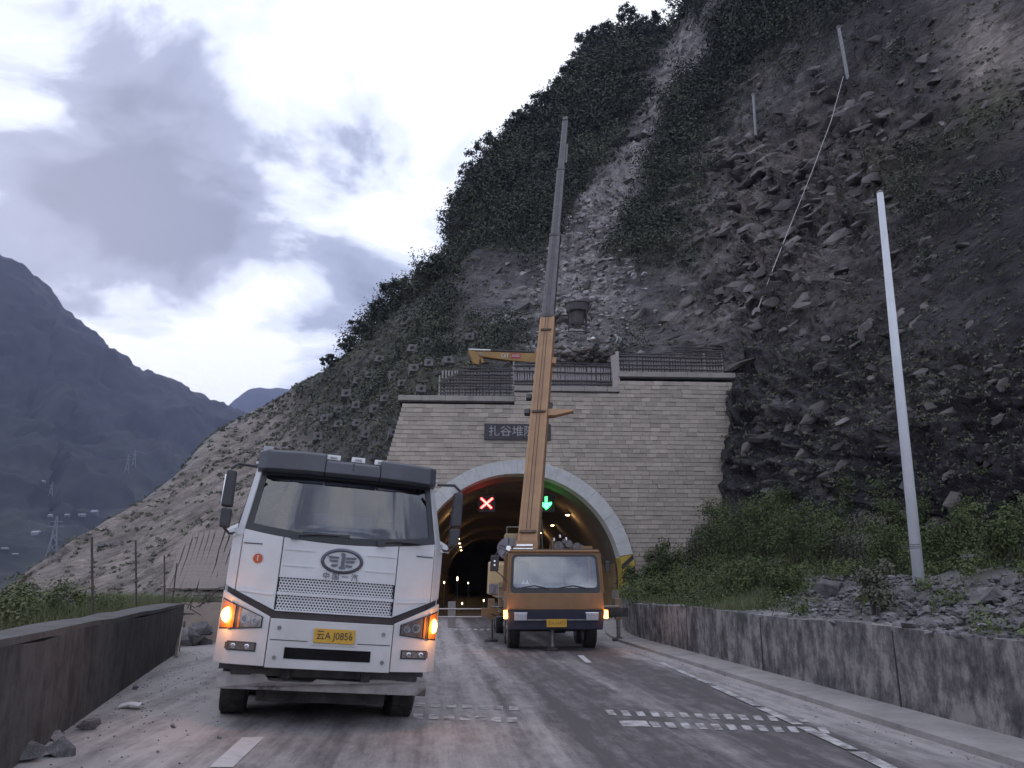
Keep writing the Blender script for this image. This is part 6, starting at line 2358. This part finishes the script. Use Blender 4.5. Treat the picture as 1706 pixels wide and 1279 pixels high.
rock(bank_at(1392, 995) + Vector((0, 0, 0.18)), 0.36, 'large square pale rock standing on the wall top among dark bushes', None, 901)
rock(bank_at(1660, 1000) + Vector((0, 0, 0.12)), 0.40, 'largest pale slab of rock in the rubble near the right edge', None, 902)
rock(bank_at(1150, 955) + Vector((0, 0, 0.2)), 0.75, 'dark mossy boulder in the bushes before the portal wall', None, 903)
# small chippings: too many to count
cv, cf = [], []
kk = 0
wr = np.where((bd_ > 7) & (bpx > 1340) & (bpx < 1760) & (bpy_ > 960), 1.0, np.where((bd_ > 7) & (bpx > 1060) & (bpy_ > 970), 0.35, 0.0))
wr /= wr.sum()
for k in rng.choice(len(bank_v), 4200, p=wr):
    p_ = Vector(bank_v[k]) + Vector((random.gauss(0, 0.15), random.gauss(0, 0.3), 0.01))
    s_ = random.uniform(0.02, 0.085)
    me = RM[random.randrange(9)]
    rot = Matrix.Rotation(random.uniform(0, 6.3), 3, 'Z') @ Matrix.Rotation(random.uniform(-0.6, 0.6), 3, 'X')
    n0 = len(cv)
    for w_ in me.vertices:
        cv.append(tuple(p_ + rot @ (w_.co * s_)))
    for pl_ in me.polygons:
        cf.append(tuple(n0 + i_ for i_ in pl_.vertices))
cm = MB()
cm.v, cm.f = cv, cf
tag(cm.build('rubble_chippings', rockmat, fix=False), 'small stone chippings spread along the top of the right wall', None, kind='stuff')
# debris on the scree behind the rails and on the slope
dv = MB()
for k in range(700):
    tpx = random.gauss(975, 55)
    tpy = random.uniform(330, 590)
    tpx += (480 - tpy) * 0.18
    q_ = hill_at(tpx, tpy)
    s_ = random.uniform(0.10, 0.42) * q_.y / 60
    me = RM[random.randrange(9)]
    rot = Matrix.Rotation(random.uniform(0, 6.3), 3, 'Z') @ Matrix.Rotation(random.uniform(-0.6, 0.6), 3, 'X')
    dv.add([tuple(q_ + rot @ (w_.co * s_)) for w_ in me.vertices], [tuple(pl_.vertices) for pl_ in me.polygons])
tag(dv.build('scree_stones', surf('pale_scree_stone', (0.36, 0.34, 0.335), (0.24, 0.225, 0.225), 1.2, 0.95, island=0.3), fix=False), 'pale loose stones in the rockfall gully above the portal', None, kind='stuff')

# broken ledges standing proud of the rock faces: bedded slabs, too many to count
lw = (cell.reshape(face.shape) * (0.9 * np.clip(face, 0, 1) + 0.16 * cliff * (1 - 0.7 * greenband) + 0.30 * scree + 0.06 * (1 - flank)) / np.clip(hill.d, 15, None) ** 1.5).reshape(-1)
lw = np.where((px_ > 640) & (px_ < 1760) & (py_ > -60) & (py_ < 960) & (dd_ > 15), lw, 0)
lw /= lw.sum()
NL = 3000
kl = rng.choice(len(gg), NL, replace=False, p=lw)
nn_ = hn.reshape(-1, 3)[kl]
lm = MB()
big_rm = []
for me in RM:
    big_rm.append(([w_.co.copy() for w_ in me.vertices], [tuple(pl_.vertices) for pl_ in me.polygons]))
for k, n_ in zip(kl, nn_):
    q_ = Vector(gg[k]) - Vector(n_) * 0.22 * dd_[k] / 50
    s_ = (0.18 + 1.0 * random.random() ** 2.6) * min(1.25, max(0.32, dd_[k] / 55))
    vs_, fs_ = big_rm[random.randrange(9)]
    rot = Matrix.Rotation(R(-22 + random.gauss(0, 12)), 3, 'Y') @ Matrix.Rotation(R(random.gauss(10, 14)), 3, 'X') @ Matrix.Rotation(random.uniform(-0.7, 0.7), 3, 'Z')
    sx_, sz_ = random.uniform(0.9, 1.6), random.uniform(0.55, 1.1)
    lm.add([tuple(q_ + rot @ Vector((w_.x * s_ * sx_, w_.y * s_ * 0.8, w_.z * s_ * sz_))) for w_ in vs_], fs_)
led_m = surf('bedded_ledge_rock', (0.165, 0.148, 0.143), (0.095, 0.087, 0.088), 0.7, 0.95, bump=0.9, bscale=3, island=0.4, c3=(0.24, 0.22, 0.21), detail=9, spec=0.15)
tag(lm.build('rock_ledges', led_m, fix=False), 'broken bedded ledges on the rock faces of the hillside', None, kind='stuff')

# rocks and litter at the left road edge
for k, (x_, y_, s_, lab) in enumerate(((105, 1258, 0.17, 'rounded brownish stone on the road in the near left corner'), (40, 1262, 0.26, 'flat pale rock slab in the near left corner'), (145, 1215, 0.13, 'pale stone against the foot of the left parapet'),
                                       (95, 1232, 0.12, 'small dark stone between the two near left rocks'), (290, 1212, 0.045, 'small dark stone on the road left of the white truck'), (365, 1230, 0.035, 'tiny dark stone beside the painted lane dash'),
                                       (225, 1148, 0.07, 'small stone at the parapet foot halfway along'))):
    p_ = on_road(x_, y_)
    p_.z = float(road_z(p_.x, p_.y)) + s_ * 0.3
    rock(p_, s_, lab, None, 950 + k)
p_ = on_road(196, 1181)
lt = MB().grid([[(0, 0, 0), (0.0, 0.10, 0.03), (0.02, 0.2, 0.01)], [(0.12, 0.01, 0.03), (0.11, 0.09, 0.05), (0.13, 0.19, 0.02)], [(0.25, 0, 0.01), (0.24, 0.11, 0.035), (0.26, 0.17, 0.0)]]).build('paper_litter', surf('crumpled_white', (0.7, 0.69, 0.72), (0.55, 0.54, 0.57), 9, 0.8), solid=0.006, fix=False)
lt.location = p_ + Vector((0, 0, 0.02))
tag(lt, 'crumpled piece of white litter on the road by the left parapet', 'litter')

# grit lying on the road, thickest along both edges: too much to count
gm = MB()
for k in range(760):
    if k < 380:
        sq = random.uniform(-3, 9.3)
        w_ = LW0 + ld * sq - ln * abs(random.gauss(0, 0.9))
    elif k < 600:
        w_ = RN * (5.5 - abs(random.gauss(0, 0.5))) + RD * random.uniform(6, 24)
    else:
        w_ = RN * random.uniform(-4, 5) + RD * random.uniform(6, 30)
    s_ = random.uniform(0.004, 0.014) * (1.6 if random.random() < 0.08 else 1.0)
    vs_, fs_ = big_rm[random.randrange(9)]
    z_ = float(road_z(w_.x, w_.y)) + s_ * 0.4
    gm.add([(w_.x + q_.x * s_, w_.y + q_.y * s_, z_ + q_.z * s_) for q_ in vs_], fs_)
tag(gm.build('road_grit', rockmat, fix=False), 'loose grit scattered on the dusty road', None, kind='stuff')

# ---- pale pole on the bank
pb_ = P(1533, 992, 14.0)
pt_ = P(1466, 321, 14.0)
pole = thing('lamp_pole', 'tall plain pale steel pole standing in the rubble on the right bank', 'pole', pb_)
MB().tube([(0, 0, -0.4), (pt_ - pb_) * 0.5, pt_ - pb_], [0.098, 0.08, 0.058], 16).build('shaft', surf('pale_galvanised', (0.68, 0.70, 0.74), (0.58, 0.60, 0.64), 1.5, 0.5), pole, smooth=True)
MB().lathe([(0.06, -0.01), (0.066, 0.02), (0.02, 0.05)], pt_ - pb_, 'z', 14).build('cap', steel, pole)
mk = surf('pole_scrawl', (0.12, 0.12, 0.13), (0.2, 0.2, 0.21), 20, 0.8)
q_ = (pt_ - pb_) * 0.105
for k in range(3):
    MB().lathe([(0.0965, -0.006), (0.0965, 0.006)], q_ + Vector((0, 0, 0.03 * k)), 'z', 16).build('wire_wrap', mk, pole)

# ---- anchor blocks on the left of the slope
ANC = [(748, 607), (713, 610), (685, 618), (652, 627), (702, 654), (638, 666), (624, 687), (591, 677), (562, 683), (542, 696), (561, 709), (593, 705), (609, 729), (654, 726), (529, 728), (591, 636), (611, 628),
       (709, 571), (745, 571), (783, 567), (842, 565), (661, 593), (683, 584), (630, 601), (576, 655), (668, 640)]
ANC.sort(key=lambda a: (round(a[1] / 34), a[0]))
anc_m = surf('anchor_concrete', (0.155, 0.152, 0.155), (0.10, 0.098, 0.10), 4, 0.9, bump=0.4)
proto = None
rows_ = {}
for a in ANC:
    rows_.setdefault(round(a[1] / 34), []).append(a)
rk = sorted(rows_)
rown = {r_: n_ for r_, n_ in zip(rk, ['top', 'second', 'third', 'fourth', 'fifth', 'bottom', 'lowest'])}
for r_ in rk:
    for i_, (ax_, ay_) in enumerate(rows_[r_]):
        q_ = hill_at(ax_, ay_)
        lab = f'square concrete anchor block on the left slope, {ORD[i_]} from the left in the {rown[r_]} row'
        if proto is None:
            proto = thing('anchor_block', lab, 'anchor block', (0, 0, 0), (0, 0, 0), 'anchor blocks on the slope left of the crane boom')
            MB().hexa([(-0.42, 0.35, -0.4), (0.42, 0.35, -0.4), (0.42, 0.35, 0.42), (-0.42, 0.35, 0.42), (-0.36, -0.3, -0.34), (0.36, -0.3, -0.34), (0.36, -0.3, 0.36), (-0.36, -0.3, 0.36)]).build('pad', anc_m, proto, bevel=0.02)
            MB().box((0, -0.32, 0), (0.26, 0.06, 0.26)).build('bearing_plate', chassis_m, proto)
            MB().lathe([(0.07, -0.16), (0.09, -0.05), (0.09, 0)], (0, -0.33, 0), 'y', 10).build('anchor_head', rust, proto)
            t = proto
        else:
            t = copy_tree(proto)
            t['label'] = lab
        t.location = q_ + Vector((0, -0.12, 0.1))
        sc3 = 0.85 + 0.08 * random.uniform(-1, 1)
        t.scale = (sc3 * q_.y / 52,) * 3
        t.rotation_euler = (R(-24 + random.uniform(-8, 8)), R(random.uniform(-8, 8)), R(random.uniform(-14, 18)))

# ---- rockfall net: posts, net, rope
def net_post(label, xa, ya, xb, yb):
    b_ = hill_at(xb, yb)
    tp = P(xa, ya, b_.y - 0.5)
    t = thing('net_post', label, 'post', b_, (0, 0, 0), 'posts of the rockfall net')
    MB().bar((0, 0, -0.4), tp - b_, 0.20, 0.20, up=(0, 1, 0)).build('shaft', surf('pale_steel_post', (0.40, 0.40, 0.42), (0.32, 0.32, 0.34), 3, 0.6), t)
    MB().box(tp - b_, (0.28, 0.28, 0.12)).build('head', steel, t)
    return b_, tp


n0b, n0t = net_post('left, upright pale post of the rockfall net on the slope', 1255, 158, 1256, 222)
n1b, n1t = net_post('right, leaning pale post of the rockfall net higher on the slope', 1397, 45, 1409, 125)
net = thing('rockfall_net', 'faint wire rockfall net hanging between the two posts on the slope', 'net', n0b)
wire = surf('net_wire', (0.11, 0.11, 0.115), (0.08, 0.08, 0.085), 4, 0.7)
NX, NZ = 26, 10


def netp(u, w):
    a = n0b * (1 - u) + n1b * u
    b_ = n0t * (1 - u) + n1t * u
    q_ = a * (1 - w) + b_ * w
    return q_ + Vector((0, -0.3, -1.2 * math.sin(math.pi * u) * (0.3 + 0.7 * w))) - n0b


wm = MB()
for i_ in range(NX + 1):
    wm.tube([netp(i_ / NX, j_ / NZ) for j_ in range(NZ + 1)], 0.016, 4)
for j_ in range(NZ + 1):
    wm.tube([netp(i_ / NX, j_ / NZ) for i_ in range(NX + 1)], 0.010 if 0 < j_ < NZ else 0.02, 4)
tag(wm.build('mesh_wires', wire, net, fix=False), kind='stuff')
MB().tube([netp(k_ / 26, 1.0) + Vector((0, -0.02, 0.04)) for k_ in range(27)], 0.03, 5).build('top_cable', wire, net)
# support rope down the slope
rope_px = [(1405, 127), (1385, 200), (1352, 288), (1318, 372), (1290, 442), (1262, 516)]
pts = []
for (x_, y_) in rope_px:
    q_ = hill_at(x_, y_)
    pts.append(P(x_, y_, q_.y - 2.2))
ro = thing('support_rope', 'long pale rope running down the rock face from the right net post', 'rope', pts[-1])
MB().tube([q_ - pts[-1] for q_ in pts], 0.028, 6).build('strand', surf('pale_rope', (0.5, 0.48, 0.47), (0.4, 0.385, 0.38), 5, 0.8), ro)
MB().box((0, 0.3, 0), (0.25, 0.7, 0.25)).build('ground_anchor', concrete, ro)

# ---- workers above the middle fence
def worker(label, px, py, fwd, joints, bones, rad, cols, seat_y, head_m, helmet):
    """joints in metres relative to the feet; one continuous skinned body"""
    b_ = P(px, py, fwd)
    t = thing('person', label, 'person', b_, (0, 0, 0), 'workers above the portal')
    names = list(joints)
    me = bpy.data.meshes.new('body')
    me.from_pydata([joints[n_] for n_ in names], [(names.index(a), names.index(c)) for a, c in bones], [])
    o_ = bpy.data.objects.new('body', me)
    COL.objects.link(o_)
    sk = o_.modifiers.new('skin', 'SKIN')
    for i_, n_ in enumerate(names):
        sv_ = me.skin_vertices[0].data[i_]
        sv_.radius = (rad[n_], rad[n_])
        sv_.use_root = n_ == 'pelvis'
    sb = o_.modifiers.new('sub', 'SUBSURF')
    sb.levels = sb.render_levels = 1
    dg = bpy.context.evaluated_depsgraph_get()
    m2_ = bpy.data.meshes.new_from_object(o_.evaluated_get(dg))
    bpy.data.objects.remove(o_)
    mats = [surf('work_trousers', (0.035, 0.036, 0.045), (0.05, 0.05, 0.06), 5, 0.95), cols, surf('skin_tone', (0.28, 0.17, 0.12), (0.24, 0.14, 0.1), 8, 0.7)]
    m2_.materials.clear()
    for m_ in mats:
        m2_.materials.append(m_)
    zone = {n_: (2 if n_ in ('head', 'crown', 'neck', 'hand_l', 'hand_r') else 1 if n_ in ('chest', 'waist', 'sh_l', 'sh_r', 'el_l', 'el_r') else 0) for n_ in names}
    for pg in m2_.polygons:
        c_ = pg.center
        best = min(names, key=lambda n_: (Vector(joints[n_]) - c_).length - rad[n_])
        pg.material_index = zone[best]
        pg.use_smooth = True
    ob = bpy.data.objects.new('body', m2_)
    COL.objects.link(ob)
    ob.parent = t
    hd = Vector(joints['crown'])
    MB().lathe([(0.145, -0.02), (0.14, 0.02), (0.12, 0.08), (0.07, 0.125), (0.01, 0.14)] if helmet else [(0.105, -0.06), (0.12, 0.0), (0.1, 0.06), (0.04, 0.09)], hd - Vector((0, 0, 0.03)), 'z', 14).build('helmet' if helmet else 'hair', head_m, t, smooth=True)
    return t


J1 = {'pelvis': (0.30, 0, 0.34), 'waist': (0.22, -0.02, 0.48), 'chest': (0.10, -0.05, 0.66), 'neck': (0.02, -0.08, 0.78), 'head': (-0.03, -0.12, 0.88), 'crown': (-0.05, -0.13, 0.98), 'sh_l': (0.08, -0.22, 0.70), 'el_l': (-0.05, -0.32, 0.48), 'hand_l': (-0.2, -0.3, 0.30),
      'sh_r': (0.10, 0.12, 0.70), 'el_r': (-0.06, 0.12, 0.46), 'hand_r': (-0.22, 0.02, 0.30), 'knee_l': (-0.08, -0.16, 0.42), 'foot_l': (0.12, -0.18, 0.05), 'toe_l': (-0.04, -0.2, 0.03), 'knee_r': (0.02, 0.14, 0.38), 'foot_r': (0.45, 0.16, 0.05), 'toe_r': (0.30, 0.18, 0.03)}
BN = [('pelvis', 'waist'), ('waist', 'chest'), ('chest', 'neck'), ('neck', 'head'), ('head', 'crown'), ('chest', 'sh_l'), ('sh_l', 'el_l'), ('el_l', 'hand_l'), ('chest', 'sh_r'), ('sh_r', 'el_r'), ('el_r', 'hand_r'),
      ('pelvis', 'knee_l'), ('knee_l', 'foot_l'), ('foot_l', 'toe_l'), ('pelvis', 'knee_r'), ('knee_r', 'foot_r'), ('foot_r', 'toe_r')]
RD_ = {'pelvis': 0.15, 'waist': 0.14, 'chest': 0.15, 'neck': 0.06, 'head': 0.09, 'crown': 0.08, 'sh_l': 0.075, 'el_l': 0.05, 'hand_l': 0.04, 'sh_r': 0.075, 'el_r': 0.05, 'hand_r': 0.04, 'knee_l': 0.075, 'foot_l': 0.05, 'toe_l': 0.045, 'knee_r': 0.075, 'foot_r': 0.05, 'toe_r': 0.045}
dark_shirt = surf('dark_work_shirt', (0.05, 0.055, 0.06), (0.075, 0.08, 0.085), 5, 0.95)
pale_shirt = surf('pale_work_shirt', (0.36, 0.35, 0.36), (0.28, 0.275, 0.28), 5, 0.95)
worker('crouching person in dark clothes and a white helmet above the middle fence', 990, 592, 44.6, J1, BN, RD_, dark_shirt, 0, surf('white_helmet', (0.8, 0.8, 0.8), (0.72, 0.72, 0.72), 5, 0.4), True)
J2 = {'pelvis': (0.30, 0, 0.80), 'waist': (0.18, -0.02, 0.95), 'chest': (0.0, -0.04, 1.06), 'neck': (-0.16, -0.06, 1.12), 'head': (-0.26, -0.08, 1.16), 'crown': (-0.33, -0.08, 1.22), 'sh_l': (-0.02, -0.22, 1.04), 'el_l': (-0.10, -0.28, 0.80), 'hand_l': (-0.22, -0.24, 0.58),
      'sh_r': (0.0, 0.14, 1.04), 'el_r': (-0.08, 0.2, 0.8), 'hand_r': (-0.2, 0.14, 0.58), 'knee_l': (0.12, -0.16, 0.45), 'foot_l': (0.28, -0.18, 0.06), 'toe_l': (0.12, -0.2, 0.03), 'knee_r': (0.26, 0.14, 0.44), 'foot_r': (0.42, 0.16, 0.06), 'toe_r': (0.27, 0.18, 0.03)}
worker('bending person in a pale shirt and dark trousers beside the broken post', 1030, 592, 44.8, J2, BN, RD_, pale_shirt, 0, surf('black_hair', (0.02, 0.018, 0.018), (0.03, 0.028, 0.028), 8, 0.8), False)

# debris heap behind the middle fence
hp = MB()
for k in range(60):
    q_ = P(random.uniform(925, 1035), random.uniform(578, 604), random.uniform(44.6, 46.5))
    s_ = random.uniform(0.15, 0.45)
    me = RM[random.randrange(9)]
    hp.add([tuple(q_ + w_.co * s_) for w_ in me.vertices], [tuple(pl_.vertices) for pl_ in me.polygons])
tag(hp.build('debris_heap', surf('brown_debris', (0.16, 0.135, 0.12), (0.10, 0.088, 0.08), 2, 0.95, bump=0.5), fix=False), 'brown rock debris heaped behind the middle portal fence', None, kind='stuff')

# ---- rebar stakes along the parapet and the scrap beyond its end
stake_m = surf('dark_rebar', (0.06, 0.05, 0.048), (0.09, 0.075, 0.07), 9, 0.85)
STK = [(153, 895, 167, 1062, 'tallest thin dark rebar stake behind the left parapet'), (226, 900, 236, 1038, 'second thin rebar stake along the left parapet'), (274, 925, 280, 1020, 'third thin rebar stake along the left parapet'),
       (295, 938, 299, 1012, 'shortest rebar stake at the far end of the left parapet')]
for (xa, ya, xb, yb, lab) in STK:
    # foot just behind the parapet
    best = None
    for sq in np.linspace(0, 12, 200):
        w_ = LW0 + ld * sq + ln * 0.55
        a_, _, _ = proj(np.array((w_.x, w_.y, 1.2)))
        if best is None or abs(a_ - xb) < best[0]:
            best = (abs(a_ - xb), w_)
    w_ = best[1]
    foot = Vector((w_.x, w_.y, 0.4))
    tp = P(xa, ya, w_.y)
    t = thing('rebar_stake', lab, 'stake', foot, (0, 0, 0), 'rebar stakes along the left parapet')
    MB().tube([(0, 0, -0.3), (tp - foot) * 0.5, tp - foot], 0.017, 6).build('rod', stake_m, t)
    MB().tube([(tp - foot) * 0.62 + Vector((-0.03, 0, 0)), (tp - foot) * 0.62 + Vector((0.03, 0, 0.02))], 0.022, 6).build('tie', rust, t)
# leaning plank at the wall end
pa, pb2 = on_road(293, 1096), P(302, 1042, 18.6)
t = thing('leaning_plank', 'pale plank leaning against the far end of the left parapet', 'plank', pa)
MB().bar((0, 0, 0.0), pb2 - pa + Vector((0, 0, 0.1)), 0.10, 0.03, up=(0, 1, 0)).build('board', surf('pale_wood', (0.42, 0.36, 0.30), (0.34, 0.29, 0.24), 5, 0.85, stretch=(1, 1, 0.2)), t)
# stack of sheets and tangled bars
sh_m = surf('stacked_sheet', (0.30, 0.24, 0.20), (0.22, 0.175, 0.15), 2, 0.85)
sp_ = P(335, 1072, 20.5)
t = thing('sheet_stack', 'leaning stack of corrugated sheets behind the truck at the road edge', 'sheets', Vector((sp_.x, sp_.y, 0.2)), (0, 0, R(8)))
for k in range(9):
    MB().grid([[(-0.75 + 0.09 * k + 0.02 * math.sin(j_ * 2.0), 0.1 * k + 0.3 * i_ * 0.2, 0.0 + 0.62 * i_) for i_ in range(3)] for j_ in (0, 1)] if False else
              [[(-0.9 + j_ * 0.16, 0.12 * k + i_ * 0.22 + 0.025 * (j_ % 2), i_ * 0.42 + 0.02 * k) for i_ in range(3)] for j_ in range(11)]).build('sheet', sh_m, t, solid=0.015, fix=False)
t = thing('scrap_bars', 'tangle of bent rebar on the heap at the end of the left parapet', 'scrap', P(312, 1005, 20.0) - Vector((0, 0, 0.35)))
for k in range(16):
    a = Vector((random.uniform(-0.5, 0.5), random.uniform(-0.5, 0.5), random.uniform(0, 0.5)))
    b_ = a + Vector((random.uniform(-0.7, 0.7), random.uniform(-0.4, 0.4), random.uniform(-0.1, 0.45)))
    MB().tube([a, (a + b_) / 2 + Vector((random.uniform(-.15, .15), 0, random.uniform(0, .25))), b_], 0.014, 5).build('bent_bar', stake_m, t)
for k in range(14):
    o_ = bpy.data.objects.new('heap_stone', RM[k % 9])
    COL.objects.link(o_)
    o_.parent = t
    o_.location = (random.uniform(-0.8, 0.7), random.uniform(-0.4, 0.4), random.uniform(-0.75, -0.05))
    o_.scale = (random.uniform(0.2, 0.38),) * 3
    o_.rotation_euler = (random.uniform(0, 3), random.uniform(0, 3), random.uniform(0, 3))
# pale concrete blocks behind the parapet
cb = P(135, 985, 24.0)
t = thing('concrete_block', 'pale broken concrete block wall standing in the grass behind the parapet', 'block', Vector((cb.x, cb.y, verge_z(cb.x, cb.y))))
for (x_, w_, h_) in ((-0.6, 0.55, 1.0), (0.02, 0.6, 0.85), (0.65, 0.5, 0.6)):
    MB().box((x_, 0, h_ / 2), (w_, 0.4, h_)).build('block', concrete, t, bevel=0.03)
for k, (x_, y_, f_) in enumerate(((185, 968, 30), (205, 969, 31), (258, 975, 27), (170, 910, 60), (190, 906, 62))):
    q_ = P(x_, y_, f_)
    if f_ < 50:
        q_.z = verge_z(q_.x, q_.y) + 0.1
    else:
        q_ = hill_at(x_, y_)
    rock(q_, 0.28 if f_ < 50 else 0.6, ('pale stone on the verge just right of the tallest stake', 'second pale stone on the verge between two stakes', 'pale stone on the verge near the third stake', 'pale boulder on the spoil slope above the tallest stake', 'upper pale boulder on the spoil slope')[k], None, 980 + k)

# diagonal boards shoring the earth cut behind the truck
for k in range(11):
    x_ = 296 + k * 9
    ln_pts = []
    for t_ in np.linspace(0, 1, 6):
        q_ = hill_at(x_ - 14 + 30 * t_, 985 - (88 + 2 * k) * t_)
        ln_pts.append(q_ + Vector((0, -0.28, 0.14)))
    a_ = ln_pts[0]
    t = MB()
    rows_b = []
    for q_ in ln_pts:
        rows_b.append([tuple(q_ - a_ + Vector((-0.15, 0, 0))), tuple(q_ - a_ + Vector((0.15, -0.03, 0)))])
    t.grid(rows_b)
    o_ = t.build('shoring_board', surf('earthy_board', (0.25, 0.205, 0.185), (0.18, 0.15, 0.14), 2.5, 0.9), solid=0.08, fix=False)
    o_.location = a_
    tag(o_, f'slanting earth-brown board on the cut left of the truck, {ORD[k]} from the left', 'board', 'shoring boards on the earth cut')

# ---- across the valley: pylons and houses
def pylon(label, px, py, hpx):
    b_ = mt.at(px, py)
    h_ = hpx / 1330 * b_.y
    t = thing('pylon', label, 'pylon', b_, (0, 0, R(20)), 'power pylons across the valley')
    m_ = surf('pylon_steel', (0.20, 0.205, 0.22), (0.16, 0.165, 0.18), 0.2, 0.6)
    w_ = h_ * 0.12
    r_ = h_ * 0.014
    for sx in (-1, 1):
        for sy in (-1, 1):
            MB().tube([(sx * w_, sy * w_, -h_ * 0.1), (sx * w_ * 0.35, sy * w_ * 0.35, h_ * 0.6), (sx * w_ * 0.1, sy * w_ * 0.1, h_)], r_, 4).build('leg', m_, t)
    for k, (za, zb2) in enumerate(((0, 0.3), (0.3, 0.55), (0.55, 0.8))):
        wa, wb = w_ * (1 - za * 1.05), w_ * (1 - zb2 * 1.05)
        MB().tube([(-wa, -wa, za * h_), (wb, -wb, zb2 * h_)], r_ * 0.7, 4).build('brace', m_, t)
        MB().tube([(wa, -wa, za * h_), (-wb, -wb, zb2 * h_)], r_ * 0.7, 4).build('brace', m_, t)
    for zq, l_ in ((0.72, 0.2), (0.86, 0.15)):
        MB().tube([(-h_ * l_, 0, zq * h_), (h_ * l_, 0, zq * h_)], r_, 4).build('arm', m_, t)


pylon('taller of the two pale pylons standing together across the valley', 226, 772, 28)
pylon('left, lower one of the paired pylons across the valley', 215, 784, 30)
pylon('small faint pylon alone across the valley, left of the pair', 83, 824, 22)
pylon('tall pale pylon rising just above the spoil slope at the left', 86, 918, 62)


def house(label, px, py, wpx, hpx, dpx, col):
    b_ = mt.at(px, py)
    k = b_.y / 1330
    w_, h_ = wpx * k, hpx * k
    t = thing('house', label, 'house', b_ - Vector((0, 0, h_ * 0.3)), (0, 0, R(-8)), 'houses across the valley')
    wm_ = surf('far_wall_' + col, *((0.30, 0.30, 0.32), (0.24, 0.24, 0.26)) if col == 'pale' else ((0.17, 0.17, 0.19), (0.13, 0.13, 0.15)), 0.2, 0.9)
    MB().box((0, 0, h_ * 0.4), (w_, dpx * k, h_ * 0.8)).build('wall', wm_, t)
    MB().prism([(-w_ * 0.54, -dpx * k * 0.58, h_ * 0.8), (-w_ * 0.54, dpx * k * 0.58, h_ * 0.8), (-w_ * 0.54, 0, h_ * 1.25)], (w_ * 1.08, 0, 0)).build('roof', surf('far_roof', (0.34, 0.35, 0.39), (0.27, 0.28, 0.31), 0.3, 0.6), t)
    for q_ in (-0.25, 0.25):
        MB().box((q_ * w_, -dpx * k * 0.5 - 0.05 * k, h_ * 0.4), (w_ * 0.12, 0.3 * k, h_ * 0.3)).build('window', dark_plastic, t)


house('small white-roofed house across the valley near the left edge', 60, 889, 13, 6, 8, 'pale')
house('long pale shed across the valley right of the tall pylon', 135, 857, 22, 4, 6, 'pale')
house('pale house at the right end of the valley row', 158, 854, 10, 7, 6, 'grey')
house('small house just left of the tall pylon top', 79, 857, 6, 4, 5, 'pale')
house('tiny house between the tall pylon and the long shed', 112, 858, 7, 4, 5, 'grey')
house('faint house higher on the far slope beside the small pylon', 75, 804, 6, 4, 5, 'grey')
house('low grey roof at the left edge of the valley floor', 8, 918, 14, 3, 6, 'grey')
house('low grey roof in the valley, second from the left edge', 27, 919, 9, 3, 6, 'grey')

# ================================================================== HAZE
hz = MB().box((-400, 2700, 395), (9600, 7000, 900)).build('haze', bpy.data.materials.new('valley_haze'), fix=True)
hm = hz.data.materials[0]
hm.use_nodes = True
hm.node_tree.nodes.clear()
vo = hm.node_tree.nodes.new('ShaderNodeVolumePrincipled')
vo.inputs['Color'].default_value = (0.54, 0.62, 1.0, 1)
vo.inputs['Density'].default_value = HAZE
vo.inputs['Anisotropy'].default_value = 0.0
ho = hm.node_tree.nodes.new('ShaderNodeOutputMaterial')
hm.node_tree.links.new(vo.outputs[0], ho.inputs['Volume'])
hz.display_type = 'WIRE'
tag(hz, kind='stuff')
